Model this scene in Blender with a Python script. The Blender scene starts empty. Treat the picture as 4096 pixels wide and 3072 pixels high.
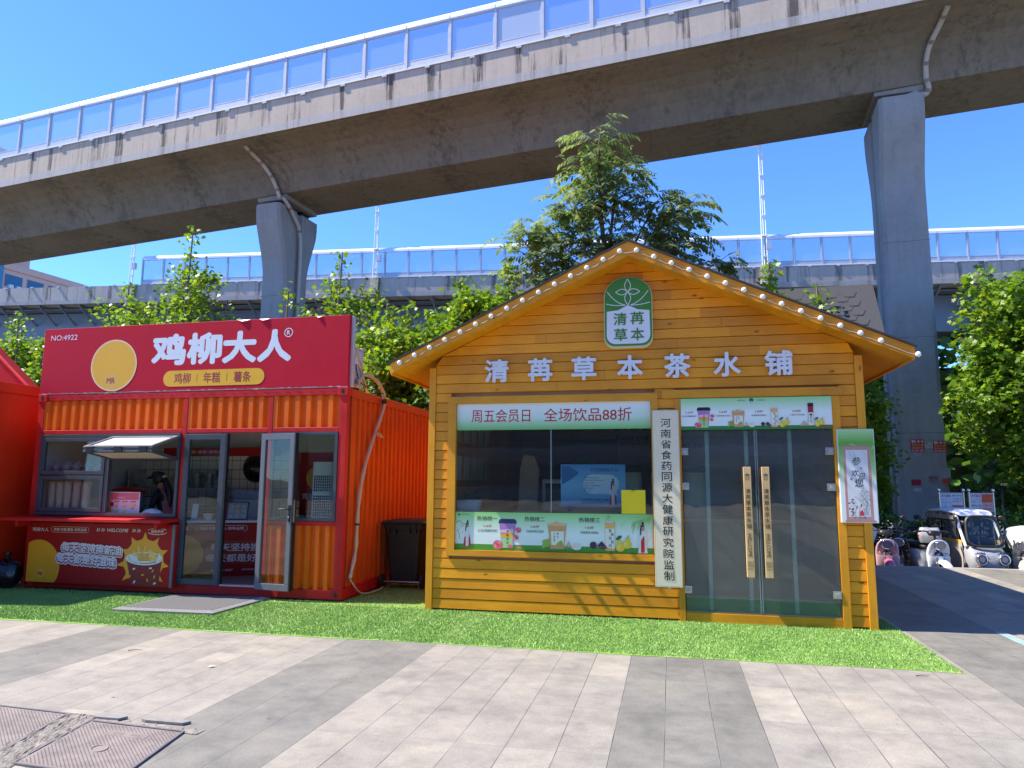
import bpy, math, random
import numpy as np
from mathutils import Vector, Matrix
random.seed(7); rng = np.random.default_rng(7)
scene = bpy.context.scene
COL = scene.collection
# ------------------------------------------------------------------ camera
PITCH, YAW, ROLL = 0.13485, -0.21931, 0.00493
fw = Vector((math.sin(YAW)*math.cos(PITCH), math.cos(YAW)*math.cos(PITCH), math.sin(PITCH)))
r0 = Vector((math.cos(YAW), -math.sin(YAW), 0)); u0 = r0.cross(fw)
rt = r0*math.cos(ROLL)+u0*math.sin(ROLL); up = u0*math.cos(ROLL)-r0*math.sin(ROLL)
cd = bpy.data.cameras.new('camera'); cam = bpy.data.objects.new('camera', cd); COL.objects.link(cam)
cam.matrix_world = Matrix(((rt.x, up.x, -fw.x, 3.0751), (rt.y, up.y, -fw.y, -8.8165), (rt.z, up.z, -fw.z, 1.6), (0, 0, 0, 1)))
cd.sensor_width = 36; cd.lens = 24.965; cd.clip_start = .05; cd.clip_end = 3000
scene.camera = cam
# ------------------------------------------------------------------ world, sun, exposure
SUN = Vector((-.769, -.123, 1)).normalized()
world = bpy.data.worlds.new('World'); scene.world = world; world.use_nodes = True
wn = world.node_tree.nodes; wl = world.node_tree.links
sky = wn.new('ShaderNodeTexSky'); sky.sky_type = 'NISHITA'; sky.sun_disc = False
sky.sun_elevation = math.asin(SUN.z); sky.sun_rotation = math.atan2(SUN.x, SUN.y)
sky.air_density = 1.0; sky.dust_density = 0.1; sky.ozone_density = 3.0; sky.altitude = 1500
tint = wn.new('ShaderNodeMix'); tint.data_type = 'RGBA'; tint.blend_type = 'MULTIPLY'; tint.inputs[0].default_value = 1
tint.inputs[7].default_value = (.52, .81, 1.30, 1); wl.new(sky.outputs[0], tint.inputs[6])
wl.new(tint.outputs[2], wn['Background'].inputs[0]); wn['Background'].inputs[1].default_value = 0.122
sd = bpy.data.lights.new('sun', 'SUN'); sd.energy = 4.2; sd.angle = math.radians(.53); sd.color = (1, .93, .82)
so = bpy.data.objects.new('sun', sd); COL.objects.link(so); so.rotation_euler = SUN.to_track_quat('Z', 'Y').to_euler()
so.location = (-20, -10, 30)
scene.view_settings.view_transform = 'Standard'; scene.view_settings.look = 'None'
scene.view_settings.exposure = 1.30; scene.view_settings.gamma = 1
scene.render.engine = 'CYCLES'
scene.cycles.max_bounces = 10; scene.cycles.transparent_max_bounces = 24; scene.cycles.diffuse_bounces = 4
scene.cycles.caustics_reflective = False; scene.cycles.caustics_refractive = False

# ------------------------------------------------------------------ materials
def lin(v):
    v /= 255.
    return v/12.92 if v <= .04045 else ((v+.055)/1.055)**2.4
def C(r, g, b): return (lin(r), lin(g), lin(b))
class NT:
    def __init__(s, name):
        s.m = bpy.data.materials.new(name); s.m.use_nodes = True
        s.n = s.m.node_tree.nodes; s.l = s.m.node_tree.links
        s.b = s.n['Principled BSDF']; s.out = s.n['Material Output']
    def new(s, t, **k):
        x = s.n.new('ShaderNode'+t)
        for a, v in k.items(): setattr(x, a, v)
        return x
    def set(s, sock, v):
        if hasattr(v, 'links') or hasattr(v, 'is_output'): s.l.new(v, sock)
        elif isinstance(v, (tuple, list)) and len(v) == 3 and sock.type == 'RGBA': sock.default_value = (*v, 1)
        else: sock.default_value = v
    def pos(s): return s.new('NewGeometry').outputs['Position']
    def xyz(s, v):
        x = s.new('SeparateXYZ'); s.set(x.inputs[0], v); return x.outputs
    def comb(s, x, y, z):
        c = s.new('CombineXYZ')
        for i, v in enumerate((x, y, z)): s.set(c.inputs[i], v)
        return c.outputs[0]
    def math(s, op, a, b=0., c=0., clamp=False):
        x = s.new('Math', operation=op, use_clamp=clamp)
        for i, v in enumerate((a, b, c)): s.set(x.inputs[i], v)
        return x.outputs[0]
    def noise(s, vec, scale=5., detail=4., rough=.55):
        x = s.new('TexNoise'); s.set(x.inputs['Vector'], vec); s.set(x.inputs['Scale'], scale)
        s.set(x.inputs['Detail'], detail); s.set(x.inputs['Roughness'], rough); return x.outputs['Fac']
    def white(s, vec):
        x = s.new('TexWhiteNoise', noise_dimensions='3D'); s.set(x.inputs['Vector'], vec); return x.outputs['Value']
    def vmul(s, v, t):
        x = s.new('VectorMath', operation='MULTIPLY'); s.set(x.inputs[0], v); x.inputs[1].default_value = t; return x.outputs[0]
    def ramp(s, f, stops, interp='LINEAR'):
        x = s.new('ValToRGB'); x.color_ramp.interpolation = interp
        e = x.color_ramp.elements
        while len(e) < len(stops): e.new(.5)
        for k, (p, c) in enumerate(stops):
            e[k].position = p; e[k].color = (*c, 1) if isinstance(c, (tuple, list)) else (c, c, c, 1)
        s.set(x.inputs[0], f); return x.outputs[0]
    def mix(s, f, a, b, mode='MIX'):
        x = s.new('Mix', data_type='RGBA', blend_type=mode); s.set(x.inputs[0], f)
        s.set(x.inputs[6], a); s.set(x.inputs[7], b); return x.outputs[2]
    def bump(s, h, strength=.3, dist=.01):
        x = s.new('Bump'); s.set(x.inputs['Height'], h); x.inputs['Strength'].default_value = strength
        x.inputs['Distance'].default_value = dist; s.l.new(x.outputs[0], s.b.inputs['Normal'])
    def col(s, v): s.set(s.b.inputs['Base Color'], v)
    def rough(s, v): s.set(s.b.inputs['Roughness'], v)
def sc(c, k): return tuple(min(1, x*k) for x in c)
MC = {}
def paint(c, rough=.5, var=.10, scale=6., metal=0., bump=0., bscale=60., coat=0., spec=.5):
    """slightly uneven paint, print or plastic"""
    key = (c, rough, var, scale, metal, bump, coat, spec)
    if key in MC: return MC[key]
    t = NT('paint'); p = t.pos()
    n = t.noise(p, scale, 5, .6); n2 = t.noise(t.vmul(p, (9, 9, 1.2)), 1.7, 4, .6)
    f = t.math('ADD', t.math('MULTIPLY', n, .6), t.math('MULTIPLY', n2, .4))
    t.col(t.ramp(f, [(.3, sc(c, 1-var)), (.7, sc(c, 1+var))]))
    t.rough(t.ramp(n, [(.3, max(.04, rough-.1)), (.7, min(1, rough+.1))]))
    t.b.inputs['Metallic'].default_value = metal; t.b.inputs['Coat Weight'].default_value = coat
    t.b.inputs['Specular IOR Level'].default_value = spec
    if bump: t.bump(t.noise(p, bscale, 3), bump, .004)
    MC[key] = t.m; return t.m
def gradz(stops, z0, z1, rough=.45):
    """a print whose ink fades from one colour to another over its height"""
    t = NT('graded_print'); z = t.xyz(t.pos())[2]
    f = t.math('DIVIDE', t.math('SUBTRACT', z, z0), z1-z0, clamp=True)
    t.col(t.ramp(f, stops)); t.rough(rough); return t.m
def glass_mat(tint=(.86, .93, .9), refl=1.0, haze=0.0):
    t = NT('glass'); tr = t.new('BsdfTransparent'); tr.inputs[0].default_value = (*tint, 1)
    gl = t.new('BsdfGlossy'); gl.inputs['Roughness'].default_value = .01
    ge = t.new('NewGeometry'); dp = t.new('VectorMath', operation='DOT_PRODUCT'); t.l.new(ge.outputs['Normal'], dp.inputs[0]); t.l.new(ge.outputs['Incoming'], dp.inputs[1])
    fz = t.math('ADD', .042, t.math('MULTIPLY', t.math('POWER', t.math('SUBTRACT', 1., t.math('ABSOLUTE', dp.outputs['Value']), clamp=True), 5.), .958))
    wob = t.noise(t.pos(), 1.3, 2); bp = t.new('Bump'); bp.inputs['Strength'].default_value = .07; bp.inputs['Distance'].default_value = .04
    t.l.new(wob, bp.inputs['Height']); t.l.new(bp.outputs[0], gl.inputs['Normal'])
    mx = t.new('MixShader'); t.l.new(t.math('MULTIPLY', fz, refl, clamp=True), mx.inputs[0])
    t.l.new(tr.outputs[0], mx.inputs[1]); t.l.new(gl.outputs[0], mx.inputs[2]); o = mx.outputs[0]
    if haze:
        df = t.new('BsdfDiffuse'); df.inputs[0].default_value = (.75, .8, .85, 1)
        m2 = t.new('MixShader'); m2.inputs[0].default_value = haze; t.l.new(o, m2.inputs[1]); t.l.new(df.outputs[0], m2.inputs[2]); o = m2.outputs[0]
    t.l.new(o, t.out.inputs[0]); return t.m
def wood_mat(c1, c2, plank=.124, axis='x', rough=.45, knots=True):
    t = NT('stained_wood'); p = t.pos(); x, y, z = t.xyz(p)
    row = t.math('FLOOR', t.math('DIVIDE', z, plank)) if axis == 'x' else t.math('FLOOR', t.math('DIVIDE', x, .6))
    pr = t.white(t.comb(row, t.math('FLOOR', t.math('DIVIDE', t.math('ADD', x, t.math('MULTIPLY', row, 1.37)), 2.4)), 3.))
    sv = (1.2, 1.2, 26) if axis == 'x' else ((26, 3, 1.2) if axis == 'z' else (26, 1.2, 26))
    q = t.new('VectorMath', operation='ADD'); t.set(q.inputs[0], t.vmul(p, sv)); t.set(q.inputs[1], t.comb(t.math('MULTIPLY', pr, 30), 0., 0.))
    g = t.noise(q.outputs[0], 2.2, 6, .65)
    b = t.noise(p, 1.6, 3)
    base = t.ramp(g, [(.25, c1), (.75, c2)])
    base = t.mix(1., base, t.ramp(pr, [(0., (.76, .70, .62)), (.5, (.95, .92, .9)), (1., (1.08, 1.07, 1.))]), 'MULTIPLY')
    base = t.mix(1., base, t.ramp(b, [(.3, (.80, .76, .70)), (.7, (1.06, 1.06, 1.06))]), 'MULTIPLY')
    if knots:
        v = t.new('TexVoronoi', feature='F1'); v.inputs['Scale'].default_value = 1.0
        t.set(v.inputs['Vector'], t.vmul(p, (3.1, 3.1, 6.5) if axis == 'x' else (7, 7, 2.6)))
        wob = t.math('ADD', v.outputs['Distance'], t.math('MULTIPLY', t.noise(p, 40, 2), .05))
        keep = t.math('GREATER_THAN', t.white(t.vmul(v.outputs['Position'], (1, 1, 1))), .45)
        k = t.ramp(wob, [(.085, 1.), (.15, 0.)])
        base = t.mix(t.math('MULTIPLY', t.math('MULTIPLY', k, keep), .85), base, sc(c1, .22))
        streak = t.noise(t.vmul(p, (2.2, 2.2, 17)), 1., 3); base = t.mix(t.ramp(streak, [(.64, 0.), (.74, .35)]), base, sc(c1, .45))
    t.col(base); t.rough(t.ramp(g, [(.2, rough-.08), (.8, rough+.12)])); t.bump(g, .12, .004)
    return t.m
def concrete(c, streaks=0., blotch=.3, dark=(.05, .045, .04), zt=None, period=1.5, phase=0.):
    t = NT('concrete'); p = t.pos(); x, y, z = t.xyz(p)
    n1 = t.noise(p, .6, 6, .6); n2 = t.noise(p, 7, 5, .65); n3 = t.noise(t.vmul(p, (5, 5, .5)), 1., 5, .6)
    f = t.math('ADD', t.math('ADD', t.math('MULTIPLY', n1, .45), t.math('MULTIPLY', n2, .25)), t.math('MULTIPLY', n3, .3))
    base = t.ramp(f, [(.32, sc(c, 1-blotch)), (.5, c), (.7, sc(c, 1+blotch*.7))])
    if streaks:
        s1 = t.noise(t.vmul(p, (4.2, 4.2, .22)), 1., 5, .75)
        jit = t.math('MULTIPLY', t.math('SUBTRACT', t.white(t.comb(t.math('FLOOR', t.math('DIVIDE', t.math('ADD', x, phase), period)), 0., 5.)), .5), .5)
        amp = t.white(t.comb(t.math('FLOOR', t.math('DIVIDE', t.math('ADD', x, phase), period)), 2., 9.))
        fx = t.math('ADD', t.math('FRACT', t.math('DIVIDE', t.math('ADD', x, phase), period)), jit)
        near = t.ramp(t.math('ABSOLUTE', t.math('SUBTRACT', fx, .5)), [(.0, .17 if zt else .12), (.1, .09), (.3, 0.)])
        m = t.ramp(t.math('ADD', s1, t.math('MULTIPLY', near, t.math('ADD', t.math('MULTIPLY', amp, .7), .65))), [(.57, 0.), (.70, streaks)])
        base = t.mix(m, base, dark)
        j = t.ramp(t.math('ABSOLUTE', t.math('SUBTRACT', t.math('FRACT', t.math('DIVIDE', t.math('ADD', x, phase+.4), period*.667)), .5)), [(.0, .35), (.012, 0.)])
        base = t.mix(j, base, sc(c, .5))
    v = t.new('TexVoronoi'); v.inputs['Scale'].default_value = 9; t.set(v.inputs['Vector'], p)
    base = t.mix(t.ramp(v.outputs['Distance'], [(.03, .5), (.06, 0.)]), base, sc(c, .45))
    t.col(base); t.rough(.85); t.bump(n2, .2, .02); return t.m
def leaf_mat(c, trans=.35, rough=.45, var=.35):
    t = NT('leaf'); r = t.new('NewGeometry').outputs['Random Per Island']
    col = t.ramp(r, [(0., sc(c, 1-var)), (.5, c), (.85, sc(c, 1+var)), (1., (min(1, c[0]*2.2), c[1]*1.5, c[2]*1.1))])
    t.col(col); t.rough(rough)
    tl = t.new('BsdfTranslucent'); t.l.new(t.mix(1., col, (1.5, 1.5, .6), 'MULTIPLY'), tl.inputs[0])
    mx = t.new('MixShader'); mx.inputs[0].default_value = trans
    t.l.new(t.b.outputs[0], mx.inputs[1]); t.l.new(tl.outputs[0], mx.inputs[2]); t.l.new(mx.outputs[0], t.out.inputs[0]); return t.m

WOOD = wood_mat((.77, .290, .006), (.96, .405, .010))
WOODV = wood_mat((.72, .29, .008), (.92, .40, .013), axis='z')
WOODT = wood_mat((.70, .28, .008), (.90, .39, .013), axis='x', plank=9)
WOODIN = wood_mat((.36, .20, .10), (.50, .30, .16), plank=.14, knots=False)
PALEW = wood_mat((.58, .38, .18), (.72, .50, .26), axis='z', knots=False)
RED = paint((.54, .014, .012), .5, .2, 4., spec=.3); SIGNRED = paint((.50, .006, .022), .55, .05, spec=.2)
ORANGE = paint((.80, .13, .004), .5, .15, 3., spec=.3); ORAIL = paint((.52, .055, .008), .5, .12)
PRED = paint((.36, .008, .006), .5, .05, spec=.25); WHITE = paint((.80, .80, .80), .45, .03); INK = paint((.012, .012, .014), .5, .05)
YELLOW = paint((.80, .42, .015), .45, .04); GOLD = paint((.75, .43, .07), .45, .05)
ALU = paint((.055, .062, .075), .38, .10, metal=.0); ALUL = paint((.13, .135, .15), .35, .08); STEEL = paint((.55, .55, .56), .28, .08, metal=.9)
BLACK = paint((.012, .012, .013), .45, .2); RUBBER = paint((.015, .015, .016), .8, .2); DKGREY = paint((.05, .05, .055), .5, .15)
GLASS = glass_mat(); WINGLASS = glass_mat((.88, .92, .89), .9, .010); DOORGLASS = glass_mat((.82, .90, .86), 1.5, .045)
WHITEP = paint((.72, .72, .70), .4, .05); GREYP = paint((.35, .35, .36), .5, .1); GREEN = paint((.045, .23, .03), .45, .05)
DGREEN = paint((.015, .12, .05), .5, .05); LGREEN = paint((.28, .52, .14), .5, .05); SKIN = paint((.50, .27, .18), .55, .06)
CONC = concrete((.31, .30, .28)); CONCP = concrete((.34, .325, .30), blotch=.28)
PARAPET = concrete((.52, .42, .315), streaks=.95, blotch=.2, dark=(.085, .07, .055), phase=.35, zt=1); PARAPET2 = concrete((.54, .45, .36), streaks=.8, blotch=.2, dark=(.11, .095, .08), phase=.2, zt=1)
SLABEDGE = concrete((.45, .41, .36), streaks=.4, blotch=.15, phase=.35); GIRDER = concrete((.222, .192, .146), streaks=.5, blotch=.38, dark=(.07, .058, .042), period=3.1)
BARRIERW = paint((.78, .79, .80), .35, .04); BARRIERG = paint((.50, .52, .56), .4, .06); STEELBLUE = paint((.20, .235, .27), .5, .08, 1.5)
BARK = paint((.20, .16, .11), .9, .3, 12, bump=.4); BARKD = paint((.12, .085, .055), .9, .3, 12, bump=.4)
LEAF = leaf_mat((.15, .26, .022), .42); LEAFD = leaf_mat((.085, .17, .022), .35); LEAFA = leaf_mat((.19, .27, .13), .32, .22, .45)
LEAFH = leaf_mat((.085, .19, .02), .3); LEAFY = leaf_mat((.26, .30, .02), .3)

# ------------------------------------------------------------------ mesh builder
class MB:
    def __init__(s): s.v = []; s.f = []; s.m = []; s.sm = []
    def add(s, vs, fs, m=0, smooth=False, M=None):
        k = len(s.v)
        if M is not None: vs = [M @ Vector(v) for v in vs]
        s.v += [tuple(v) for v in vs]
        for f in fs: s.f.append(tuple(i+k for i in f)); s.m.append(m); s.sm.append(smooth)
        return s
    def box(s, x0, x1, y0, y1, z0, z1, m=0, M=None):
        return s.add([(x0, y0, z0), (x1, y0, z0), (x1, y1, z0), (x0, y1, z0), (x0, y0, z1), (x1, y0, z1), (x1, y1, z1), (x0, y1, z1)],
                     [(0, 3, 2, 1), (4, 5, 6, 7), (0, 1, 5, 4), (1, 2, 6, 5), (2, 3, 7, 6), (3, 0, 4, 7)], m, False, M)
    def prism(s, poly, a, b, ax='y', m=0, M=None, smooth=False):
        """poly: 2-D outline; extruded from a to b along ax (y: poly is x,z; x: poly is y,z; z: poly is x,y)"""
        def P(p, t): return {'y': (p[0], t, p[1]), 'x': (t, p[0], p[1]), 'z': (p[0], p[1], t)}[ax]
        n = len(poly); vs = [P(p, a) for p in poly]+[P(p, b) for p in poly]
        s.add(vs, [tuple(range(n)), tuple(range(2*n-1, n-1, -1))], m, False, M)
        return s.add(vs, [(i, (i+1) % n, n+(i+1) % n, n+i)[::-1] for i in range(n)], m, smooth, M)
    def loft(s, rings, m=0, cap=True, M=None, smooth=True, closed=True):
        n = len(rings[0]); vs = [p for r in rings for p in r]; fs = []
        for k in range(len(rings)-1):
            for i in range(n if closed else n-1):
                j = (i+1) % n; fs.append((k*n+i, k*n+j, (k+1)*n+j, (k+1)*n+i))
        s.add(vs, fs, m, smooth, M)
        if cap and closed: s.add(rings[0], [tuple(range(n-1, -1, -1))], m, False, M); s.add(rings[-1], [tuple(range(n))], m, False, M)
        return s
    def tube(s, pts, r, n=8, m=0, M=None, cap=True):
        pts = [Vector(p) for p in pts]; rs = r if isinstance(r, (list, tuple)) else [r]*len(pts); rings = []; ref = None
        for i, p in enumerate(pts):
            d = (pts[min(i+1, len(pts)-1)]-pts[max(i-1, 0)]).normalized()
            if ref is None: ref = d.orthogonal().normalized()
            ref = (ref-d*ref.dot(d)); ref = ref.normalized() if ref.length > 1e-6 else d.orthogonal().normalized()
            b = d.cross(ref); rings.append([p+(ref*math.cos(a)+b*math.sin(a))*rs[i] for a in [2*math.pi*k/n for k in range(n)]])
        return s.loft(rings, m, cap, M)
    def lathe(s, prof, c=(0, 0, 0), n=20, m=0, ax='z', M=None, cap=True):
        rings = []
        for r, h in prof:
            ring = []
            for k in range(n):
                a = 2*math.pi*k/n; x, y = r*math.cos(a), r*math.sin(a)
                p = {'z': (x, y, h), 'y': (x, -h, y), 'x': (h, x, y)}[ax]; ring.append((c[0]+p[0], c[1]+p[1], c[2]+p[2]))
            rings.append(ring)
        return s.loft(rings, m, cap, M)
    def ball(s, c, rx, ry=None, rz=None, n=12, m=0, M=None):
        ry = ry or rx; rz = rz or rx; rings = []
        for j in range(n//2+1):
            t = -math.pi/2+math.pi*max(.02, min(n/2-.02, j))/(n/2)
            rings.append([(c[0]+rx*math.cos(t)*math.cos(a), c[1]+ry*math.cos(t)*math.sin(a), c[2]+rz*math.sin(t)) for a in [2*math.pi*k/n for k in range(n)]])
        return s.loft(rings, m, True, M)
    def quad(s, a, b, c, d, m=0): return s.add([a, b, c, d], [(0, 1, 2, 3)], m)
ORG = {}
def finish(name, me, mats, parent, bevel=0.):
    for m in (mats if isinstance(mats, (list, tuple)) else [mats]): me.materials.append(m)
    o = bpy.data.objects.new(name, me); COL.objects.link(o)
    if parent is not None: o.parent = parent
    if bevel:
        b = o.modifiers.new('bevel', 'BEVEL'); b.width = bevel; b.segments = 2; b.limit_method = 'ANGLE'; b.angle_limit = math.radians(40)
    return o
def build(name, mb, mats, parent=None, bevel=0., local=False, label=None):
    """one mesh object; coordinates are world ones unless local"""
    off = (0, 0, 0) if (local or parent is None) else ORG.get(parent.name, (0, 0, 0))
    me = bpy.data.meshes.new(name)
    me.from_pydata([(a-off[0], b-off[1], c-off[2]) for a, b, c in mb.v], [], mb.f)
    me.polygons.foreach_set('material_index', mb.m); me.polygons.foreach_set('use_smooth', mb.sm); me.update()
    o = finish(name, me, mats, parent, bevel); ORG[o.name] = off
    if label: o['label'] = label
    return o
def tag(o, label, cat, group=None, kind=None):
    if label: o['label'] = label
    if cat: o['category'] = cat
    if group: o['group'] = group
    if kind: o['kind'] = kind
    return o
def thing(name, label, cat, loc=(0, 0, 0), rotz=0., group=None):
    o = bpy.data.objects.new(name, None); o.empty_display_size = .2; COL.objects.link(o)
    o.location = loc; o.rotation_euler = (0, 0, rotz); ORG[o.name] = tuple(loc)
    return tag(o, label, cat, group)
def copy_tree(o, parent=None):
    c = o.copy(); COL.objects.link(c); c.parent = parent
    for ch in list(o.children): copy_tree(ch, c)
    return c
def place(o, loc, rotz=0.): o.location = loc; o.rotation_euler = (0, 0, rotz)
# lettering: real outline fonts turned into flat or raised faces, fitted to a box
TXT = {}
def glyphs(s, bold=0., shear=0., ext=0.):
    k = (s, bold, shear, ext)
    if k in TXT: return TXT[k]
    cu = bpy.data.curves.new('t', 'FONT'); cu.body = s; cu.size = 1; cu.offset = bold; cu.shear = shear; cu.resolution_u = 3; cu.extrude = ext
    o = bpy.data.objects.new('t', cu); COL.objects.link(o); dg = bpy.context.evaluated_depsgraph_get(); dg.update()
    me = bpy.data.meshes.new_from_object(o.evaluated_get(dg))
    v = [tuple(x.co) for x in me.vertices]; f = [tuple(p.vertices) for p in me.polygons]
    bpy.data.objects.remove(o); bpy.data.curves.remove(cu); bpy.data.meshes.remove(me)
    TXT[k] = (v, f); return TXT[k]
def text(mb, s, x0, x1, z0, z1, y, m=0, bold=.02, shear=0., ext=0., fit='box', skew=0., M=None, halo=0.):
    """s fitted into the box x0..x1, z0..z1 on the plane y, read from the -y side; ext = depth in metres"""
    v, f = glyphs(s, 0., shear, .5 if ext else 0.)
    if not v: return
    xs = [a[0] for a in v]; ys = [a[1] for a in v]; w = max(xs)-min(xs); h = max(ys)-min(ys)
    sx = (x1-x0-2*bold*.6*(z1-z0))/w; sz = (z1-z0)*(1-1.2*bold)/h
    if fit == 'h': sx = sz
    if fit == 'w': sz = sx
    mx = (min(xs)+max(xs))/2; my = (min(ys)+max(ys))/2
    # heavier weight: the glyph repeated round a small circle, each a hair behind the last
    R = halo or bold*.6*min(h*sz, 1.3*w*sx); n = 0 if bold < .006 else (8 if bold > .02 else 5)
    ring = [(R*math.cos(6.283*k/n), R*math.sin(6.283*k/n)) for k in range(n)]+[(0, 0)]
    if halo: ring = [(R*q*math.cos(6.283*k/16+q), R*q*math.sin(6.283*k/16+q)) for q in (1, .7, .4) for k in range(16)]+[(0, 0)]
    elif bold > .06: ring = [(a*.5, b*.5) for a, b in ring[:n]]+ring
    n = len(ring)-1
    for k, (dx, dz) in enumerate(ring):
        yo = (n-k)*(.00012 if ext else .000015)
        P = [((x0+x1)/2+(a[0]-mx)*sx+dx, y+yo-(a[2]-.5)*ext if ext else y+yo, (z0+z1)/2+(a[1]-my)*sz+(a[0]-mx)*sx*skew+dz) for a in v]
        mb.add(P, f, m, False, M)
    return n*.000015
class Print:
    """flat printed artwork facing -y: layers a fraction of a millimetre apart"""
    def __init__(s, y, step=.00004): s.y = y; s.step = step; s.a = MB(); s.t = MB(); s.mats = []; s.tm = []
    def mi(s, lst, m):
        if m not in lst: lst.append(m)
        return lst.index(m)
    def nxt(s): s.y -= s.step; return s.y
    def poly(s, pts, m):
        y = s.nxt(); s.a.add([(x, y, z) for x, z in pts], [tuple(range(len(pts)))], s.mi(s.mats, m)); return s
    def rect(s, x0, x1, z0, z1, m): return s.poly([(x0, z0), (x1, z0), (x1, z1), (x0, z1)], m)
    def oval(s, x, z, rx, rz, m, n=28, a0=0, rot=0.):
        c, q = math.cos(rot), math.sin(rot)
        return s.poly([(x+rx*math.cos(t)*c-rz*math.sin(t)*q, z+rx*math.cos(t)*q+rz*math.sin(t)*c) for t in [2*math.pi*k/n for k in range(n)]], m)
    def line(s, pts, w, m):
        for (xa, za), (xb, zb) in zip(pts, pts[1:]):
            d = math.hypot(xb-xa, zb-za) or 1; nx, nz = -(zb-za)/d*w/2, (xb-xa)/d*w/2
            s.poly([(xa-nx, za-nz), (xb-nx, zb-nz), (xb+nx, zb+nz), (xa+nx, za+nz)], m)
        return s
    def txt(s, st, x0, x1, z0, z1, m, **k):
        s.y -= .00080 if k.get('halo') else .00015
        text(s.t, st, x0, x1, z0, z1, s.nxt(), s.mi(s.tm, m), **k); return s
    def done(s, parent, an='artwork', tn='lettering'):
        if s.a.v: build(an, s.a, s.mats, parent)
        if s.t.v: build(tn, s.t, s.tm, parent)
def pill(x0, x1, z0, z1, n=8):
    r = (z1-z0)/2; zc = (z0+z1)/2; P = []
    for k in range(n+1): t = -math.pi/2+math.pi*k/n; P.append((x1-r+r*math.cos(t), zc+r*math.sin(t)))
    for k in range(n+1): t = math.pi/2+math.pi*k/n; P.append((x0+r+r*math.cos(t), zc+r*math.sin(t)))
    return P

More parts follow.
